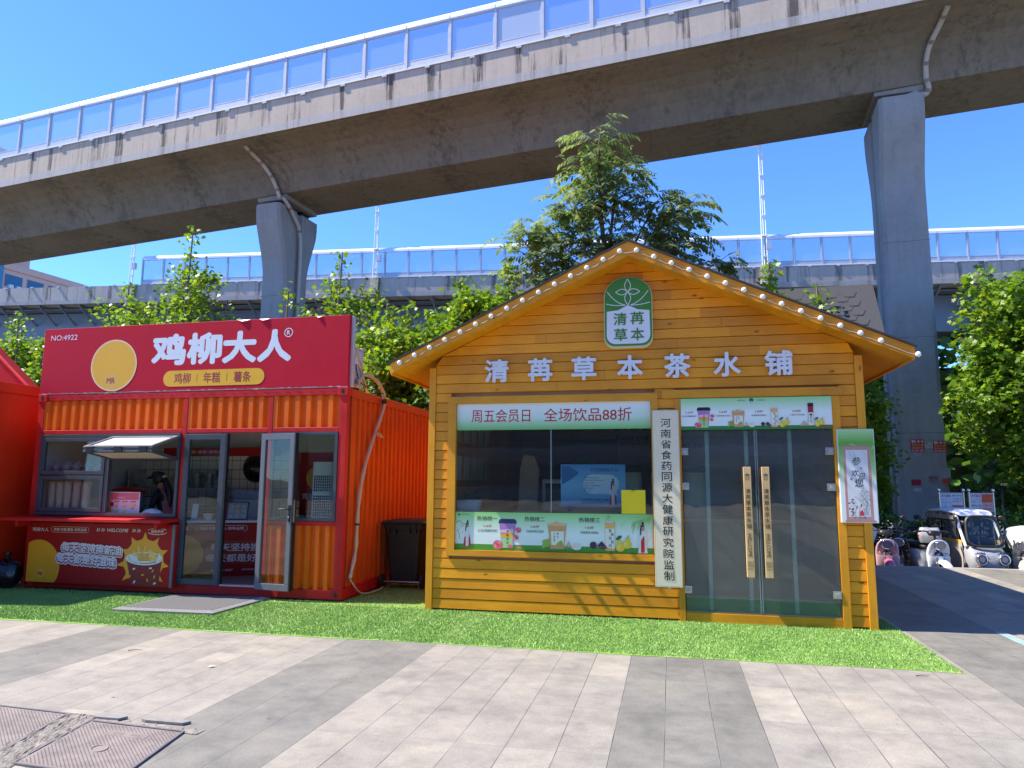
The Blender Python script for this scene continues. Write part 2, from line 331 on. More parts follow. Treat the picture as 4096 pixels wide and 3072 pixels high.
# ================================================================== SETTING: ground
def paving():
    t = NT('granite_paving'); p = t.pos(); x, y, z = t.xyz(p)
    wob = t.math('MULTIPLY', t.math('SUBTRACT', t.noise(p, 1.1, 2), .5), .012)
    u = t.math('DIVIDE', t.math('SUBTRACT', t.math('ADD', x, wob), 2.673), .32); v = t.math('DIVIDE', t.math('SUBTRACT', y, -3.434), .866)
    iu = t.math('FLOOR', u); iv = t.math('FLOOR', v); fu = t.math('FRACT', u); fv = t.math('FRACT', v)
    band = t.math('MODULO', t.math('ADD', iu, 9000.), 9.); dark = t.math('LESS_THAN', band, 2.5)
    w = t.white(t.comb(iu, iv, 1.)); w2 = t.white(t.comb(iu, iv, 7.))
    light = t.ramp(w, [(0., (.262, .237, .194)), (.3, (.284, .256, .208)), (.55, (.274, .248, .206)), (.85, (.300, .269, .216)), (1., (.350, .312, .25))])
    drk = t.ramp(w, [(0., (.178, .167, .140)), (1., (.198, .186, .157))])
    c = t.mix(dark, light, drk)
    big = t.noise(p, 1.3, 5, .62); mid = t.noise(p, 6., 5, .7); fine = t.noise(p, 150., 3, .8); grit = t.noise(p, 420., 2, .6)
    c = t.mix(1., c, t.ramp(big, [(.3, (.82, .82, .825)), (.52, (1, 1, 1)), (.7, (1.10, 1.08, 1.05))]), 'MULTIPLY')
    c = t.mix(1., c, t.ramp(mid, [(.3, (.88, .88, .88)), (.65, (1.06, 1.06, 1.06))]), 'MULTIPLY')
    c = t.mix(1., c, t.ramp(fine, [(.3, (.74, .74, .74)), (.7, (1.22, 1.22, 1.22))]), 'MULTIPLY')
    c = t.mix(1., c, t.ramp(grit, [(.3, (.70, .70, .70)), (.7, (1.26, 1.26, 1.26))]), 'MULTIPLY')
    # rusty and pale worn patches, gum spots
    ru = t.noise(t.vmul(p, (1, 1, 1)), .55, 6, .7); c = t.mix(t.ramp(ru, [(.66, 0.), (.74, .35)]), c, (.30, .19, .11))
    pl = t.noise(t.vmul(p, (1, 2.5, 1)), 1.9, 5, .75); c = t.mix(t.ramp(pl, [(.70, 0.), (.76, .5)]), c, (.48, .45, .41))
    g = t.new('TexVoronoi'); g.inputs['Scale'].default_value = 2.6; t.set(g.inputs['Vector'], p)
    gk = t.math('LESS_THAN', t.white(g.outputs['Position']), .55)
    gd = t.math('ADD', g.outputs['Distance'], t.math('MULTIPLY', t.math('SUBTRACT', mid, .5), .03))
    c = t.mix(t.math('MULTIPLY', t.ramp(gd, [(.030, .85), (.046, 0.)]), gk), c, (.05, .045, .045))
    g2 = t.new('TexVoronoi'); g2.inputs['Scale'].default_value = 9; t.set(g2.inputs['Vector'], p)
    c = t.mix(t.math('MULTIPLY', t.ramp(g2.outputs['Distance'], [(.05, .6), (.10, 0.)]), t.math('LESS_THAN', t.white(g2.outputs['Position']), .30)), c, (.10, .085, .07))
    sc1 = t.noise(t.vmul(p, (2.2, 9, 1)), 1.5, 5, .8); c = t.mix(t.ramp(sc1, [(.64, 0.), (.78, .45)]), c, (.15, .135, .115))
    sm = t.noise(p, 2.6, 6, .75); c = t.mix(1., c, t.ramp(sm, [(.32, (.86, .86, .85)), (.5, (1, 1, 1)), (.68, (1.07, 1.06, 1.04))]), 'MULTIPLY')
    # joints
    def edge(f, wd): return t.math('SUBTRACT', .5, t.math('ABSOLUTE', t.math('SUBTRACT', f, .5)))
    eu = edge(fu, 0); ev = edge(fv, 0)
    jn = t.noise(p, 2.2, 3)
    ju = t.math('LESS_THAN', eu, t.ramp(jn, [(.3, .004), (.7, .011)])); jv = t.math('MULTIPLY', .55, t.math('LESS_THAN', ev, t.ramp(jn, [(.3, .0012), (.7, .0034)])))
    soft = t.math('MAXIMUM', t.ramp(eu, [(0., .25), (.04, 0.)]), t.ramp(ev, [(0., .25), (.016, 0.)]))
    c = t.mix(soft, c, (.24, .23, .215)); j = t.math('MAXIMUM', ju, jv)
    c = t.mix(t.math('MULTIPLY', j, t.ramp(t.noise(p, .9, 3), [(.35, .55), (.55, 1.)])), c, (.055, .05, .045))
    t.col(c); t.rough(t.ramp(mid, [(.3, .62), (.7, .85)]))
    h = t.math('SUBTRACT', t.math('ADD', t.math('MULTIPLY', fine, .35), t.math('MULTIPLY', w2, .2)), j); t.bump(h, .35, .004)
    return t.m
def asphalt():
    t = NT('asphalt'); p = t.pos(); n = t.noise(p, 2., 6, .6); f = t.noise(p, 90, 3)
    c = t.ramp(n, [(.3, (.085, .085, .088)), (.7, (.13, .128, .125))]); c = t.mix(1., c, t.ramp(f, [(.3, (.7, .7, .7)), (.7, (1.3, 1.3, 1.3))]), 'MULTIPLY')
    t.col(c); t.rough(.9); t.bump(f, .4, .006); return t.m
tag(build('road', MB().box(-1500, 1500, -600, 1500, -.9, -.40), asphalt()), None, None, kind='structure')
tag(build('pavement', MB().box(-40, 45, -60, 6.62, -.395, -.025), paving()), None, None, kind='structure')
tag(build('kerb', MB().box(-40, 45, 6.624, 6.76, -.395, -.021), concrete((.30, .30, .30)), bevel=.012), None, None, kind='structure')
tag(build('painted_line', MB().quad((6.50, -1.9, -.021), (6.62, -1.9, -.021), (6.60, .2, -.021), (6.49, .2, -.021)).quad((8.9, 5.0, -.021), (9.8, 4.15, -.021), (9.83, 4.2, -.021), (8.93, 5.05, -.021)),
    paint((.26, .37, .345), .7, .3, 14)), None, None, kind='structure')
# artificial grass: backing sheet and blades
def turf():
    t = NT('artificial_grass'); p = t.pos(); r = t.new('NewGeometry').outputs['Random Per Island']
    n = t.noise(p, 2.2, 4, .6); f = t.noise(p, 70, 3, .7)
    c = t.ramp(r, [(0., (.19, .34, .055)), (.5, (.22, .375, .075)), (.85, (.25, .40, .095)), (1., (.33, .46, .15))])
    c = t.mix(1., c, t.ramp(n, [(.3, (.82, .86, .8)), (.7, (1.12, 1.08, 1.1))]), 'MULTIPLY')
    t.col(c); t.rough(.45); return t.m
def make_turf():
    v = []; f = []; x0, x1, y0, y1 = -12., 5.49, -1.755, .0
    def blocked(x, y):
        if y > .235 and -6.43 < x < -1.27: return True
        if y > 0 and 0 < x < 5.27: return True
        return False
    def wavy(x): return y0+.012*math.sin(x*1.7)+.008*math.sin(x*4.3)-.004*(5.5-x)
    # backing
    sheets = [(-12, 5.49, y0, .0), (-12, -.0, .0, .24), (-12, -6.43, .24, 8), (-1.27, 0., .24, 8), (5.27, 5.49, 0., .68)]
    mb = MB()
    for a, b, c, d in sheets:
        n = max(1, int((b-a)/.25))
        for i in range(n):
            xa, xb = a+(b-a)*i/n, a+(b-a)*(i+1)/n
            ca, cb = (wavy(xa), wavy(xb)) if c == y0 else (c, c)
            mb.quad((xa, ca, -.021), (xb, cb, -.021), (xb, d, -.021), (xa, d, -.021))
            if c == y0: mb.quad((xa, ca, -.025), (xb, cb, -.025), (xb, cb, -.021), (xa, ca, -.021))
    V = [np.array(mb.v)]; F3 = []; base = len(mb.v)
    def blades(n, a, b, c, d, h):
        x = rng.uniform(a, b, n); y = rng.uniform(c, d, n)
        if c == y0: ok = y > y0+.012*np.sin(x*1.7)+.008*np.sin(x*4.3)-.004*(5.5-x)+.004*rng.random(n); x, y = x[ok], y[ok]
        # the seams between rolls stay thin
        keep = (np.abs(x+1.02-(y+1.7)*.30) > .012) & (np.abs(x+8.6-(y+1.7)*.3) > .012); x, y = x[keep], y[keep]
        n = len(x); an = rng.uniform(0, 2*np.pi, n); w = rng.uniform(.0025, .005, n); hh = h*rng.uniform(.6, 1.15, n)+.006
        le = rng.uniform(.0, .016, n); la = rng.uniform(0, 2*np.pi, n)
        P = np.zeros((n, 3, 3)); P[:, 0] = np.stack([x-w*np.cos(an), y-w*np.sin(an), np.full(n, -.021)], 1)
        P[:, 1] = np.stack([x+w*np.cos(an), y+w*np.sin(an), np.full(n, -.021)], 1)
        P[:, 2] = np.stack([x+le*np.cos(la), y+le*np.sin(la)*.8+.002, -.021+hh], 1); return P.reshape(-1, 3)
    B = [blades(190000, -6.8, 5.49, y0, .0, .0115), blades(9000, -12, -6.8, y0, 0, .012), blades(7000, -1.27, 0, .0, 2., .012), blades(3500, 5.27, 5.49, 0, .68, .012), blades(3500, -6.43, -1.27, 0., .24, .012), blades(3000, -12, -6.43, 0, 1.2, .012)]
    allb = np.concatenate(B); nb = len(allb)//3
    verts = np.concatenate([V[0], allb]).astype(np.float32)
    me = bpy.data.meshes.new('grass'); nq = len(mb.f)
    loops = np.concatenate([np.array(mb.f).ravel(), np.arange(nb*3)+base]).astype(np.int32)
    starts = np.concatenate([np.arange(nq)*4, nq*4+np.arange(nb)*3]).astype(np.int32)
    me.vertices.add(len(verts)); me.vertices.foreach_set('co', verts.ravel())
    me.loops.add(len(loops)); me.loops.foreach_set('vertex_index', loops)
    me.polygons.add(nq+nb); me.polygons.foreach_set('loop_start', starts); me.update(calc_edges=True); me.validate()
    tag(finish('artificial_grass', me, turf(), None), 'bright green artificial grass laid round the two shops', 'grass', kind='stuff')
make_turf()
# iron access covers and the broken mortar round them
IRON = paint((.22, .18, .155), .6, .28, 5., metal=.0, bump=.2)
def cover(org, ex, ey, w, d, label, plaque):
    """org = back left corner, ex/ey unit vectors along width and depth (towards the camera)"""
    t = thing('access_cover', label, 'manhole cover', (org[0], org[1], -.021), 0., 'iron access covers set in the paving')
    M = Matrix(((ex[0], ey[0], 0, 0), (ex[1], ey[1], 0, 0), (0, 0, 1, 0), (0, 0, 0, 1)))
    build('plate', MB().box(.02, w-.02, .02, d-.02, -.003, .004, M=M), IRON, t, local=True)
    fr = MB()
    for a in ((0, w, 0, .016), (0, w, d-.016, d), (0, .016, .016, d-.016), (w-.016, w, .016, d-.016)): fr.box(*a, -.003, .009, M=M)
    build('frame', fr, paint((.13, .12, .125), .6, .25), t, local=True)
    st = MB(); k = 0; py = .045
    while py < d-.03:
        px = .045+(.0155 if k % 2 else 0)
        while px < w-.03:
            inp = plaque and (abs(px-w*.55) < .16 and abs(py-d*.22) < .045 or (px-w*.5)**2+(py-d*.55)**2 < .062**2)
            if not inp: st.loft([[(px+math.cos(a)*.0085*q, py+math.sin(a)*.005*q, zz) for a in [math.pi*2*i/6 for i in range(6)]] for q, zz in ((1, .004), (.55, .0085))], 0, True, M)
            px += .031
        py += .0155; k += 1
    build('stud_pattern', st, IRON, t, local=True)
    if plaque:
        pq = MB().box(w*.55-.15, w*.55+.15, d*.22-.036, d*.22+.036, .004, .006, M=M)
        pq.lathe([(.055, .004), (.055, .0085), (.049, .0085), (.049, .0045)], (w*.5, d*.55, 0), 28, M=M)
        build('plaque', pq, IRON, t, local=True)
        g = MB(); text(g, '弱 电', w*.55-.11, w*.55+.11, d*.22-.022, d*.22+.022, 0, bold=0)
        q = MB(); q.add([(x, (2*d*.22-z), .0068) for x, y, z in g.v], [f[::-1] for f in g.f], 0, False, M); build('lettering', q, IRON, t, local=True)
    return t
E_ = Vector((.80, -.045)); E_.normalize(); F_ = Vector((.045, -.80)); F_.normalize()
cover((-.79, -4.50), E_, Vector((.14, -.72)).normalized(), .76, .74, 'large studded iron access cover with a raised plaque and ring, in the near left corner', True)
cover((-1.70, -4.38), E_, Vector((.20, -.72)).normalized(), .66, .74, 'partly cut off studded iron access cover left of the larger one', False)
mt = NT('broken_mortar'); pp = mt.pos(); mn = mt.noise(pp, 14, 6, .7); mt.col(mt.ramp(mn, [(.3, (.13, .11, .09)), (.5, (.25, .22, .18)), (.7, (.33, .29, .24))])); mt.rough(.95); mt.bump(mn, 1., .03)
mo = MB(); nx, ny = 22, 26; base = len(mo.v); vs = []; fs = []
for j in range(ny):
    for i in range(nx):
        x = -1.06+.29*i/(nx-1)+.17*j/(ny-1)+random.uniform(-.006, .006); y = -4.39-.95*j/(ny-1)+random.uniform(-.006, .006)
        vs.append((x, y, -.0215+random.uniform(0, .012)*(1 if 0 < i < nx-1 and 0 < j < ny-1 else 0)))
for j in range(ny-1):
    for i in range(nx-1): fs.append((j*nx+i, (j+1)*nx+i, (j+1)*nx+i+1, j*nx+i+1))
mo.add(vs, fs); vs = []; fs = []
for i in range(40):
    x = -.77+.84*i/39; e = .03+.02*math.sin(i*1.3)+.012*math.sin(i*3.1)
    vs += [(x, -4.50-.05*i/39+e+.03, -.0205), (x, -4.515-.05*i/39, -.0205)]
for i in range(39): fs.append((2*i, 2*i+1, 2*i+3, 2*i+2))
mo.add(vs, fs)
tag(build('mortar_strip', mo, mt.m), None, None, kind='structure')
# two loose granite pieces beside the large cover, small litter
for k, (x0, x1, y0, y1) in enumerate(((-.46, -.10, -4.44, -4.375), (-.84, -.58, -4.46, -4.39))):
    o = build('paving_chip', MB().prism([(x0, y0+.02), (x0+.05, y0), (x1-.03, y0+.005), (x1, y1-.01), (x1-.06, y1), (x0+.02, y1)], -.021, -.006, 'z'), paint((.23, .215, .19), .8, .2, 20), bevel=.003)
    tag(o, ['loose chipped granite slab along the back edge of the large access cover', 'small loose granite chip at the back left corner of the large access cover'][k], 'stone')
LITTER = paint((.45, .40, .30), .8, .3)
for k, (x, y, a, lb, m) in enumerate(((-2.0, -2.75, .3, 'small brown twig lying on the paving left of centre', paint((.12, .07, .04), .8, .2)), (-.9, -3.1, 1.2, 'pale scrap of paper on the left paving', WHITEP), (5.05, -1.0+-.95, .2, 'thin dry twig on the paving by the right corner of the grass', paint((.10, .08, .05), .8, .2)))):
    mb = MB(); 
    if 'paper' in lb: mb.add([(x, y, -.02), (x+.05, y+.01, -.012), (x+.06, y+.04, -.018), (x+.01, y+.04, -.014)], [(0, 1, 2, 3)]); mb.prism([(x, y), (x+.03, y), (x+.02, y+.02)], -.0215, -.019, 'z')
    else: mb.tube([(x, y, -.018), (x+.06*math.cos(a), y+.06*math.sin(a), -.012), (x+.13*math.cos(a+.2), y+.13*math.sin(a+.2), -.019)], [.004, .003, .001], 5)
    tag(build('litter' if 'paper' in lb else 'twig', mb, m), lb, 'litter' if 'paper' in lb else 'twig')

# ================================================================== WOODEN TEA KIOSK
HW = 5.27; EZ = 3.09; AZ = 4.515; RX0 = -.43; RX1 = 5.735; AX = 2.63; OV = .30
SL = (AZ-EZ)/(AX-RX0)                       # top of roof slope
kiosk = thing('wooden_kiosk', 'orange stained timber kiosk with a gabled front, shop window and glass doors', 'kiosk', (2.63, 0, 0))
def roof_under(x): return EZ-.17+SL*(min(x-RX0, RX1-x))
PL = .1239
wallm = MB(); OPEN = [(.30, 2.90, .68, 2.64), (3.14, 5.0, -.1, 2.66)]
zr = 0.
random.seed(3)
while zr < 4.4:
    z0, z1 = zr, zr+PL-.004
    # gable limits
    def lim(z):
        d = max(0, (z+.0-(EZ-.155))/SL); return (max(0.09, RX0+d), min(HW-.09, RX1-d))
    l0, l1 = lim(z0), lim(z1)
    segs = [(l0[0], l1[0], l0[1], l1[1])] if l0[1]-l0[0] > .1 else []
    for (a, b, c, d) in OPEN:
        if z1 > c+.01 and z0 < d-.01:
            ns = []
            for s in segs:
                if s[0] < a: ns.append((s[0], s[1], min(a, s[2]), min(a, s[3])))
                if s[2] > b: ns.append((max(b, s[0]), max(b, s[1]), s[2], s[3]))
            segs = ns
    for (xa0, xa1, xb0, xb1) in segs:
        cuts = []
        if xb0-xa0 > 3.2: cuts = [xa0+random.choice((1.1, 1.6, 2.2, 3.0, 3.4))]
        ed = [(xa0, xa1)]+[(c, c) for c in cuts if xa1+.2 < c < xb1-.2]+[(xb0, xb1)]
        for (p0, p1), (q0, q1) in zip(ed, ed[1:]):
            g = .0015; j = random.uniform(-.0015, .0015)
            p0, p1, q0, q1 = p0+g, p1+g, q0-g, q1-g
            if q1-p1 < .02: q1 = p1+.02
            zs = z1-.006; f = (zs-z0)/(z1-z0); pm = p0+(p1-p0)*f; qm = q0+(q1-q0)*f
            vs = [(p0, .012+j, z0), (q0, .012+j, z0), (q0, .003+j, z0+.006), (p0, .003+j, z0+.006), (pm, .007+j, zs), (qm, .007+j, zs), (q1, .016+j, z1), (p1, .016+j, z1), (p0, .05, z0), (q0, .05, z0), (q1, .05, z1), (p1, .05, z1)]
            wallm.add(vs, [(0, 1, 2, 3), (3, 2, 5, 4), (4, 5, 6, 7), (8, 9, 1, 0), (7, 6, 10, 11), (8, 0, 3, 4, 7, 11), (1, 9, 10, 6, 5, 2), (9, 8, 11, 10)])
    zr += PL
build('front_wall', wallm, WOOD, kiosk)
# backing behind the boards, side and back walls, floor
bk = MB()
for a, b, c, d in ((.02, .30, 0, 3.0), (2.90, 3.14, 0, 3.0), (5.0, 5.25, 0, 3.0), (.30, 2.90, 0, .68)): bk.box(a, b, .052, .10, c, d)
bk.prism([(.02, 3.002), (.30, 3.002), (.30, 2.64), (2.90, 2.64), (2.90, 2.66), (5.0, 2.66), (5.0, 3.002), (5.25, 3.002), (AX, 4.28)], .052, .10)
build('wall_backing', bk, WOODIN, kiosk)
for x0, x1 in ((.0, .06), (5.21, 5.27)):
    sw = MB()
    for k in range(24): sw.box(x0, x1, .102, 6.0, k*PL+.002, (k+1)*PL-.002)
    build('side_wall', sw, WOOD, kiosk)
build('back_wall', MB().prism([(.06, 0), (5.21, 0), (5.21, 3.0), (AX, 4.28), (.06, 3.0)], 5.90, 6.0), WOODIN, kiosk)
build('floor', MB().box(.06, 5.21, .102, 5.9, .0, .06), paint((.30, .29, .27), .4, .2), kiosk)
build('ceiling', MB().box(.06, 5.21, .102, 5.9, 2.92, 2.96), WOODIN, kiosk)
build('corner_post', MB().box(.0, .088, -.014, .05, -.02, 3.06), WOODV, kiosk, bevel=.004)
build('corner_post', MB().box(5.182, HW, -.014, .05, -.02, 3.06), WOODV, kiosk, bevel=.004)
build('door_post', MB().box(3.135, 3.205, -.030, .05, -.02, 2.592), WOODV, kiosk, bevel=.003)
build('door_post', MB().box(4.912, 5.0, -.016, .05, -.02, 2.592), WOODV, kiosk, bevel=.003)
build('lintel', MB().box(2.99, 5.04, -.016, .05, 2.596, 2.70), WOODT, kiosk, bevel=.003)
build('door_sill', MB().box(3.208, 4.909, -.012, .20, -.02, .085), WOODT, kiosk, bevel=.003)
# window frame (mitred trim)
wf = MB(); X0, X1, Z0, Z1 = .265, 2.935, .655, 2.672; a, b, c, d = .372, 2.852, .728, 2.582
for P in ([(X0, Z0), (X1, Z0), (b, c), (a, c)], [(a, d), (b, d), (X1, Z1), (X0, Z1)], [(X0, Z0), (a, c), (a, d), (X0, Z1)], [(b, c), (X1, Z0), (X1, Z1), (b, d)]): wf.prism(P, -.020, .05)
build('window_frame', wf, WOODT, kiosk, bevel=.002)
build('window_pane', MB().box(.372, 1.607, .030, .036, .728, 2.582), WINGLASS, kiosk)
build('window_pane', MB().box(1.613, 2.852, .030, .036, .728, 2.582), WINGLASS, kiosk)
build('window_joint', MB().box(1.6068, 1.6132, .028, .038, .728, 2.582), paint((.45, .50, .48), .3, .05), kiosk)
# roof: two slopes with shingle edge, fascia boards, soffit boards, eave boards
rf = MB(); th = .020
for sgn in (0, 1):
    e = (RX0-.02, EZ-.008) if not sgn else (RX1+.02, EZ-.008)
    P = [e, (AX, AZ), (AX, AZ+th), (e[0], e[1]+th)]
    rf.prism(P if not sgn else P[::-1], -OV-.045, 6.35)
shing = NT('asphalt_shingle'); gp = shing.noise(shing.pos(), 260, 2, .6); shing.col(shing.ramp(gp, [(.3, (.018, .018, .02)), (.7, (.075, .075, .08))])); shing.rough(.95)
SHING = shing.m
roof = build('roof', rf, SHING, kiosk)
for sgn in (0, 1):
    e = RX0 if not sgn else RX1
    P = [(e, EZ-.135), (AX, AZ-.182), (AX, AZ-.002), (e, EZ-.004)]
    build('fascia_board', MB().prism(P if not sgn else P[::-1], -OV-.02, -OV+.006), WOODT, roof, bevel=.003)
    so_ = MB(); n = 44; ex = RX0+.03 if not sgn else RX1-.03
    # soffit boards run along the slope, one after the other in depth
    ny_ = 46; 
    for k in range(ny_):
        y0 = -OV+.008+k*.138; y1 = y0+.134
        if y0 > 6.2: break
        Q = [(ex, EZ-.118), (AX, AZ-.172), (AX, AZ-.157), (ex, EZ-.102)]
        so_.prism(Q if not sgn else Q[::-1], y0, y1)
    build('soffit', so_, WOODT, roof)
    xx = RX0 if not sgn else RX1-.025
    build('eave_board', MB().box(xx, xx+.025, -OV+.008, 6.3, EZ-.15, EZ-.012), WOODT, roof, bevel=.003)
# strip of moulding where soffit meets wall
# ---- glass doors
def glass_door(x0, x1, hx, hinge_x, zs):
    door = build('glass_door', MB().box(x0, x1, -.004, .008, .105, 2.205), DOORGLASS, kiosk)
    build('edge_strip', MB().box(x1-.012 if hx > (x0+x1)/2 else x0, x1 if hx > (x0+x1)/2 else x0+.012, -.008, -.0045, .105, 2.205), glass_mat((.55, .70, .66), .8, .25), door)
    for z in zs:
        h = MB().box(hinge_x-.045, hinge_x+.045, -.022, -.0045, z-.042, z+.042); h.box(hinge_x-.018, hinge_x+.03, -.028, -.0222, z-.02, z+.02, 1)
        build('hinge', h, [STEEL, GREYP], door, bevel=.002)
    hb = build('pull_handle', MB().box(hx-.042, hx+.042, -.115, -.06, .515, 1.768), PALEW, door, bevel=.004)
    sp = MB()
    for z in (.62, .68, 1.60, 1.64): sp.tube([(hx, -.06, z), (hx, -.004, z)], .007, 8)
    build('handle_stud', sp, BLACK, hb)
    p = Print(-.1152)
    ikm = paint((.05, .035, .02), .6, .1)
    # small arched emblem
    ez = 1.655; arch = [(hx-.028, ez-.045), (hx+.028, ez-.045)]+[(hx+.028*math.cos(t), ez+.012+.028*math.sin(t)) for t in [math.pi*k/8 for k in range(9)]]
    p.poly([(hx+.028*math.cos(t), ez+.008+.030*math.sin(t)) for t in [math.pi*k/10 for k in range(11)]], ikm)
    for k in range(5):
        t = math.pi*(k+.5)/5; p.line([(hx+.008*math.cos(t), ez+.010+.008*math.sin(t)), (hx+.026*math.cos(t), ez+.010+.027*math.sin(t))], .002, PALEW)
    for q, (cx, cz) in zip('清苒草本', ((-.013, -.008), (.013, -.008), (-.013, -.032), (.013, -.032))): p.txt(q, hx+cx-.010, hx+cx+.010, ez+cz-.010, ez+cz+.010, ikm)
    for k, q in enumerate('清苒草本茶水铺'): p.txt(q, hx-.028, hx+.028, 1.49-k*.0665-.028, 1.49-k*.0665+.028, ikm)
    g = MB(); text(g, 'WELLCOME', -.135, .135, -.021, .021, 0, bold=.015)
    y = p.nxt(); p.t.add([(hx+z, y, .878-x) for x, _, z in g.v], g.f, p.mi(p.tm, ikm))
    p.line([(x+hx, z) for x, z in ((-.030, .635), (.030, .635), (.030, .695), (-.030, .695), (-.030, .635))], .003, ikm)
    p.txt('拉', hx-.024, hx+.024, .642, .690, ikm, bold=0); p.txt('PULL', hx-.030, hx+.030, .600, .620, ikm, bold=0)
    p.done(hb, 'emblem', 'lettering')
    return door
glass_door(3.215, 4.050, 3.938, 3.236, (1.953, 1.541, .346))
glass_door(4.060, 4.903, 4.140, 4.862, (1.953, 1.541, .343))
build('threshold_strip', MB().box(3.21, 4.905, -.006, .012, .0868, .1035), paint((.30, .22, .15), .4, .1, metal=.5), kiosk)
# hanging strips of a plastic door curtain behind the doors
CURT = glass_mat((.80, .86, .84), .8, .30)
for x in (3.48, 3.93, 4.42): build('curtain_strip', MB().box(x, x+.045, .055, .065, .11, 2.20), CURT, kiosk)
build('kick_panel', MB().box(3.215, 4.90, .072, .085, .088, .27), paint((.02, .11, .05), .4, .1), kiosk)
# ---- raised shop name
nm = thing('shop_name_letters', 'seven raised white Chinese characters spelling 清苒草本茶水铺 across the timber gable', 'shop sign', (2.63, -.01, 2.99))
LW = paint((.74, .73, .76), .4, .03)
for ch, x in zip('清苒草本茶水铺', (.913, 1.484, 2.04, 2.61, 3.181, 3.763, 4.35)):
    m = MB(); text(m, ch, x-.158, x+.158, 2.845, 3.145, -.045, bold=.052, ext=.035); build('letter', m, LW, nm)
# ---- arched logo board
lg = thing('logo_sign', 'arched green and white logo board with a four petalled flower, high on the timber gable', 'sign', (2.6, -.02, 3.25))
def arch(cx, w, z0, z1, rb, n=14):
    r = w/2; P = []
    for k in range(7): t = math.pi*1.5+math.pi/2*k/6; P.append((cx+r-rb+rb*math.cos(t), z0+rb+rb*math.sin(t)))
    for k in range(n+1): t = math.pi*k/n; P.append((cx+r*math.cos(t), z1-r*.86+r*.86*math.sin(t)))
    for k in range(7): t = math.pi+math.pi/2*k/6; P.append((cx-r+rb+rb*math.cos(t), z0+rb+rb*math.sin(t)))
    return P
LG = paint((.055, .22, .02), .4, .05); LWH = paint((.74, .73, .76), .4, .03); CREAM = paint((.70, .62, .36), .5, .05)
lcx = 2.60
build('backing', MB().prism(arch(lcx, .60, 3.232, 4.145, .13), -.045, -.004), CREAM, lg, bevel=.004)
build('face', MB().prism(arch(lcx, .575, 3.262, 4.135, .12), -.060, -.046), LG, lg, bevel=.003)
p = Print(-.0602)
hl = [(lcx-.262, 3.70), (lcx-.12, 3.715), (lcx-.04, 3.755), (lcx, 3.775), (lcx+.04, 3.755), (lcx+.12, 3.715), (lcx+.262, 3.70)]
lowp = [q for q in arch(lcx, .535, 3.285, 4.1, .11) if q[1] < 3.69]
rgt = [q for q in lowp if q[0] > lcx]; lft = [q for q in lowp if q[0] <= lcx]
p.poly(rgt+hl[::-1]+lft, LWH)
def petal(cx, cz, ang, L, w):
    pts = []
    for k in range(9): t = k/8; pts.append((t*L, w*math.sin(math.pi*t)*(1-.25*t)))
    for k in range(1, 8): t = 1-k/8; pts.append((t*L, -w*math.sin(math.pi*t)*(1-.25*t)))
    c, s = math.cos(ang), math.sin(ang); return [(cx+x*c-z*s, cz+x*s+z*c) for x, z in pts]
for an, L in ((math.pi/2, .165), (0, .15), (math.pi, .15), (-math.pi/2, .17)): q = petal(lcx, 3.945, an, L, .042); p.line(q+[q[0]], .0095, LWH)
for sx in (-1, 1):
    for k in range(2):
        c0 = (lcx+sx*.03, 3.775); c1 = (lcx+sx*(.27, .255)[k], (3.80, 3.955)[k]); mid = (lcx+sx*.15, (3.765, 3.80)[k])
        pts = [((1-t)**2*c0[0]+2*t*(1-t)*mid[0]+t*t*c1[0], (1-t)**2*c0[1]+2*t*(1-t)*mid[1]+t*t*c1[1]) for t in [i/8 for i in range(9)]]
        p.line(pts, .0095, LWH)
for q, cx, cz in zip('清苒草本', (-.098, .112, -.095, .112), (3.60, 3.605, 3.40, 3.40)): p.txt(q, lcx+cx-.083, lcx+cx+.083, cz-.08, cz+.08, LG, bold=.028)
p.done(lg)
# ---- banners on the glass
GB = gradz([(0., C(112, 180, 92)), (.45, C(205, 225, 205)), (.9, C(232, 236, 234))], 2.238, 2.585)
b1 = thing('discount_banner', 'white to green banner with red Chinese writing along the top of the kiosk window', 'banner', (1.6, .02, 2.24))
build('sheet', MB().box(.376, 2.848, .020, .026, 2.238, 2.580), GB, b1)
RINK = paint((.50, .012, .018), .5, .05)
p = Print(.0198); p.txt('周五会员日', .57, 1.345, 2.335, 2.505, RINK, bold=.012); p.txt('全场饮品88折', 1.52, 2.62, 2.335, 2.505, RINK, bold=.012); p.done(b1)
GB2 = gradz([(0., C(70, 150, 45)), (.125, C(70, 150, 45)), (.13, C(225, 233, 224)), (.45, C(228, 236, 228)), (1., C(140, 205, 115))], .745, 1.2)
b2 = thing('menu_banner', 'long green and white banner picturing three drinks along the bottom of the kiosk window', 'banner', (1.6, .02, .73))
build('sheet', MB().box(.376, 2.848, .020, .026, .730, 1.200), GB2, b2)
HAIR = paint((.03, .022, .02), .5, .1); ROSE = paint((.72, .16, .20), .5, .1); NAVY = paint((.025, .035, .11), .4, .05); TEA = paint((.62, .33, .14), .4, .08); PEAR = paint((.78, .58, .05), .45, .08)
PLUM = paint((.06, .02, .06), .45, .1); CANE = paint((.28, .42, .06), .5, .12); ROOT = paint((.62, .45, .28), .6, .1); PURPLE = paint((.42, .20, .46), .45, .05); AQUA = paint((.30, .62, .52), .45, .05); LIME = paint((.40, .62, .25), .45, .05); AMBER = paint((.76, .42, .14), .4, .05); LGREY = paint((.62, .64, .64), .4, .05); CREAMP = paint((.80, .78, .66), .5, .03)
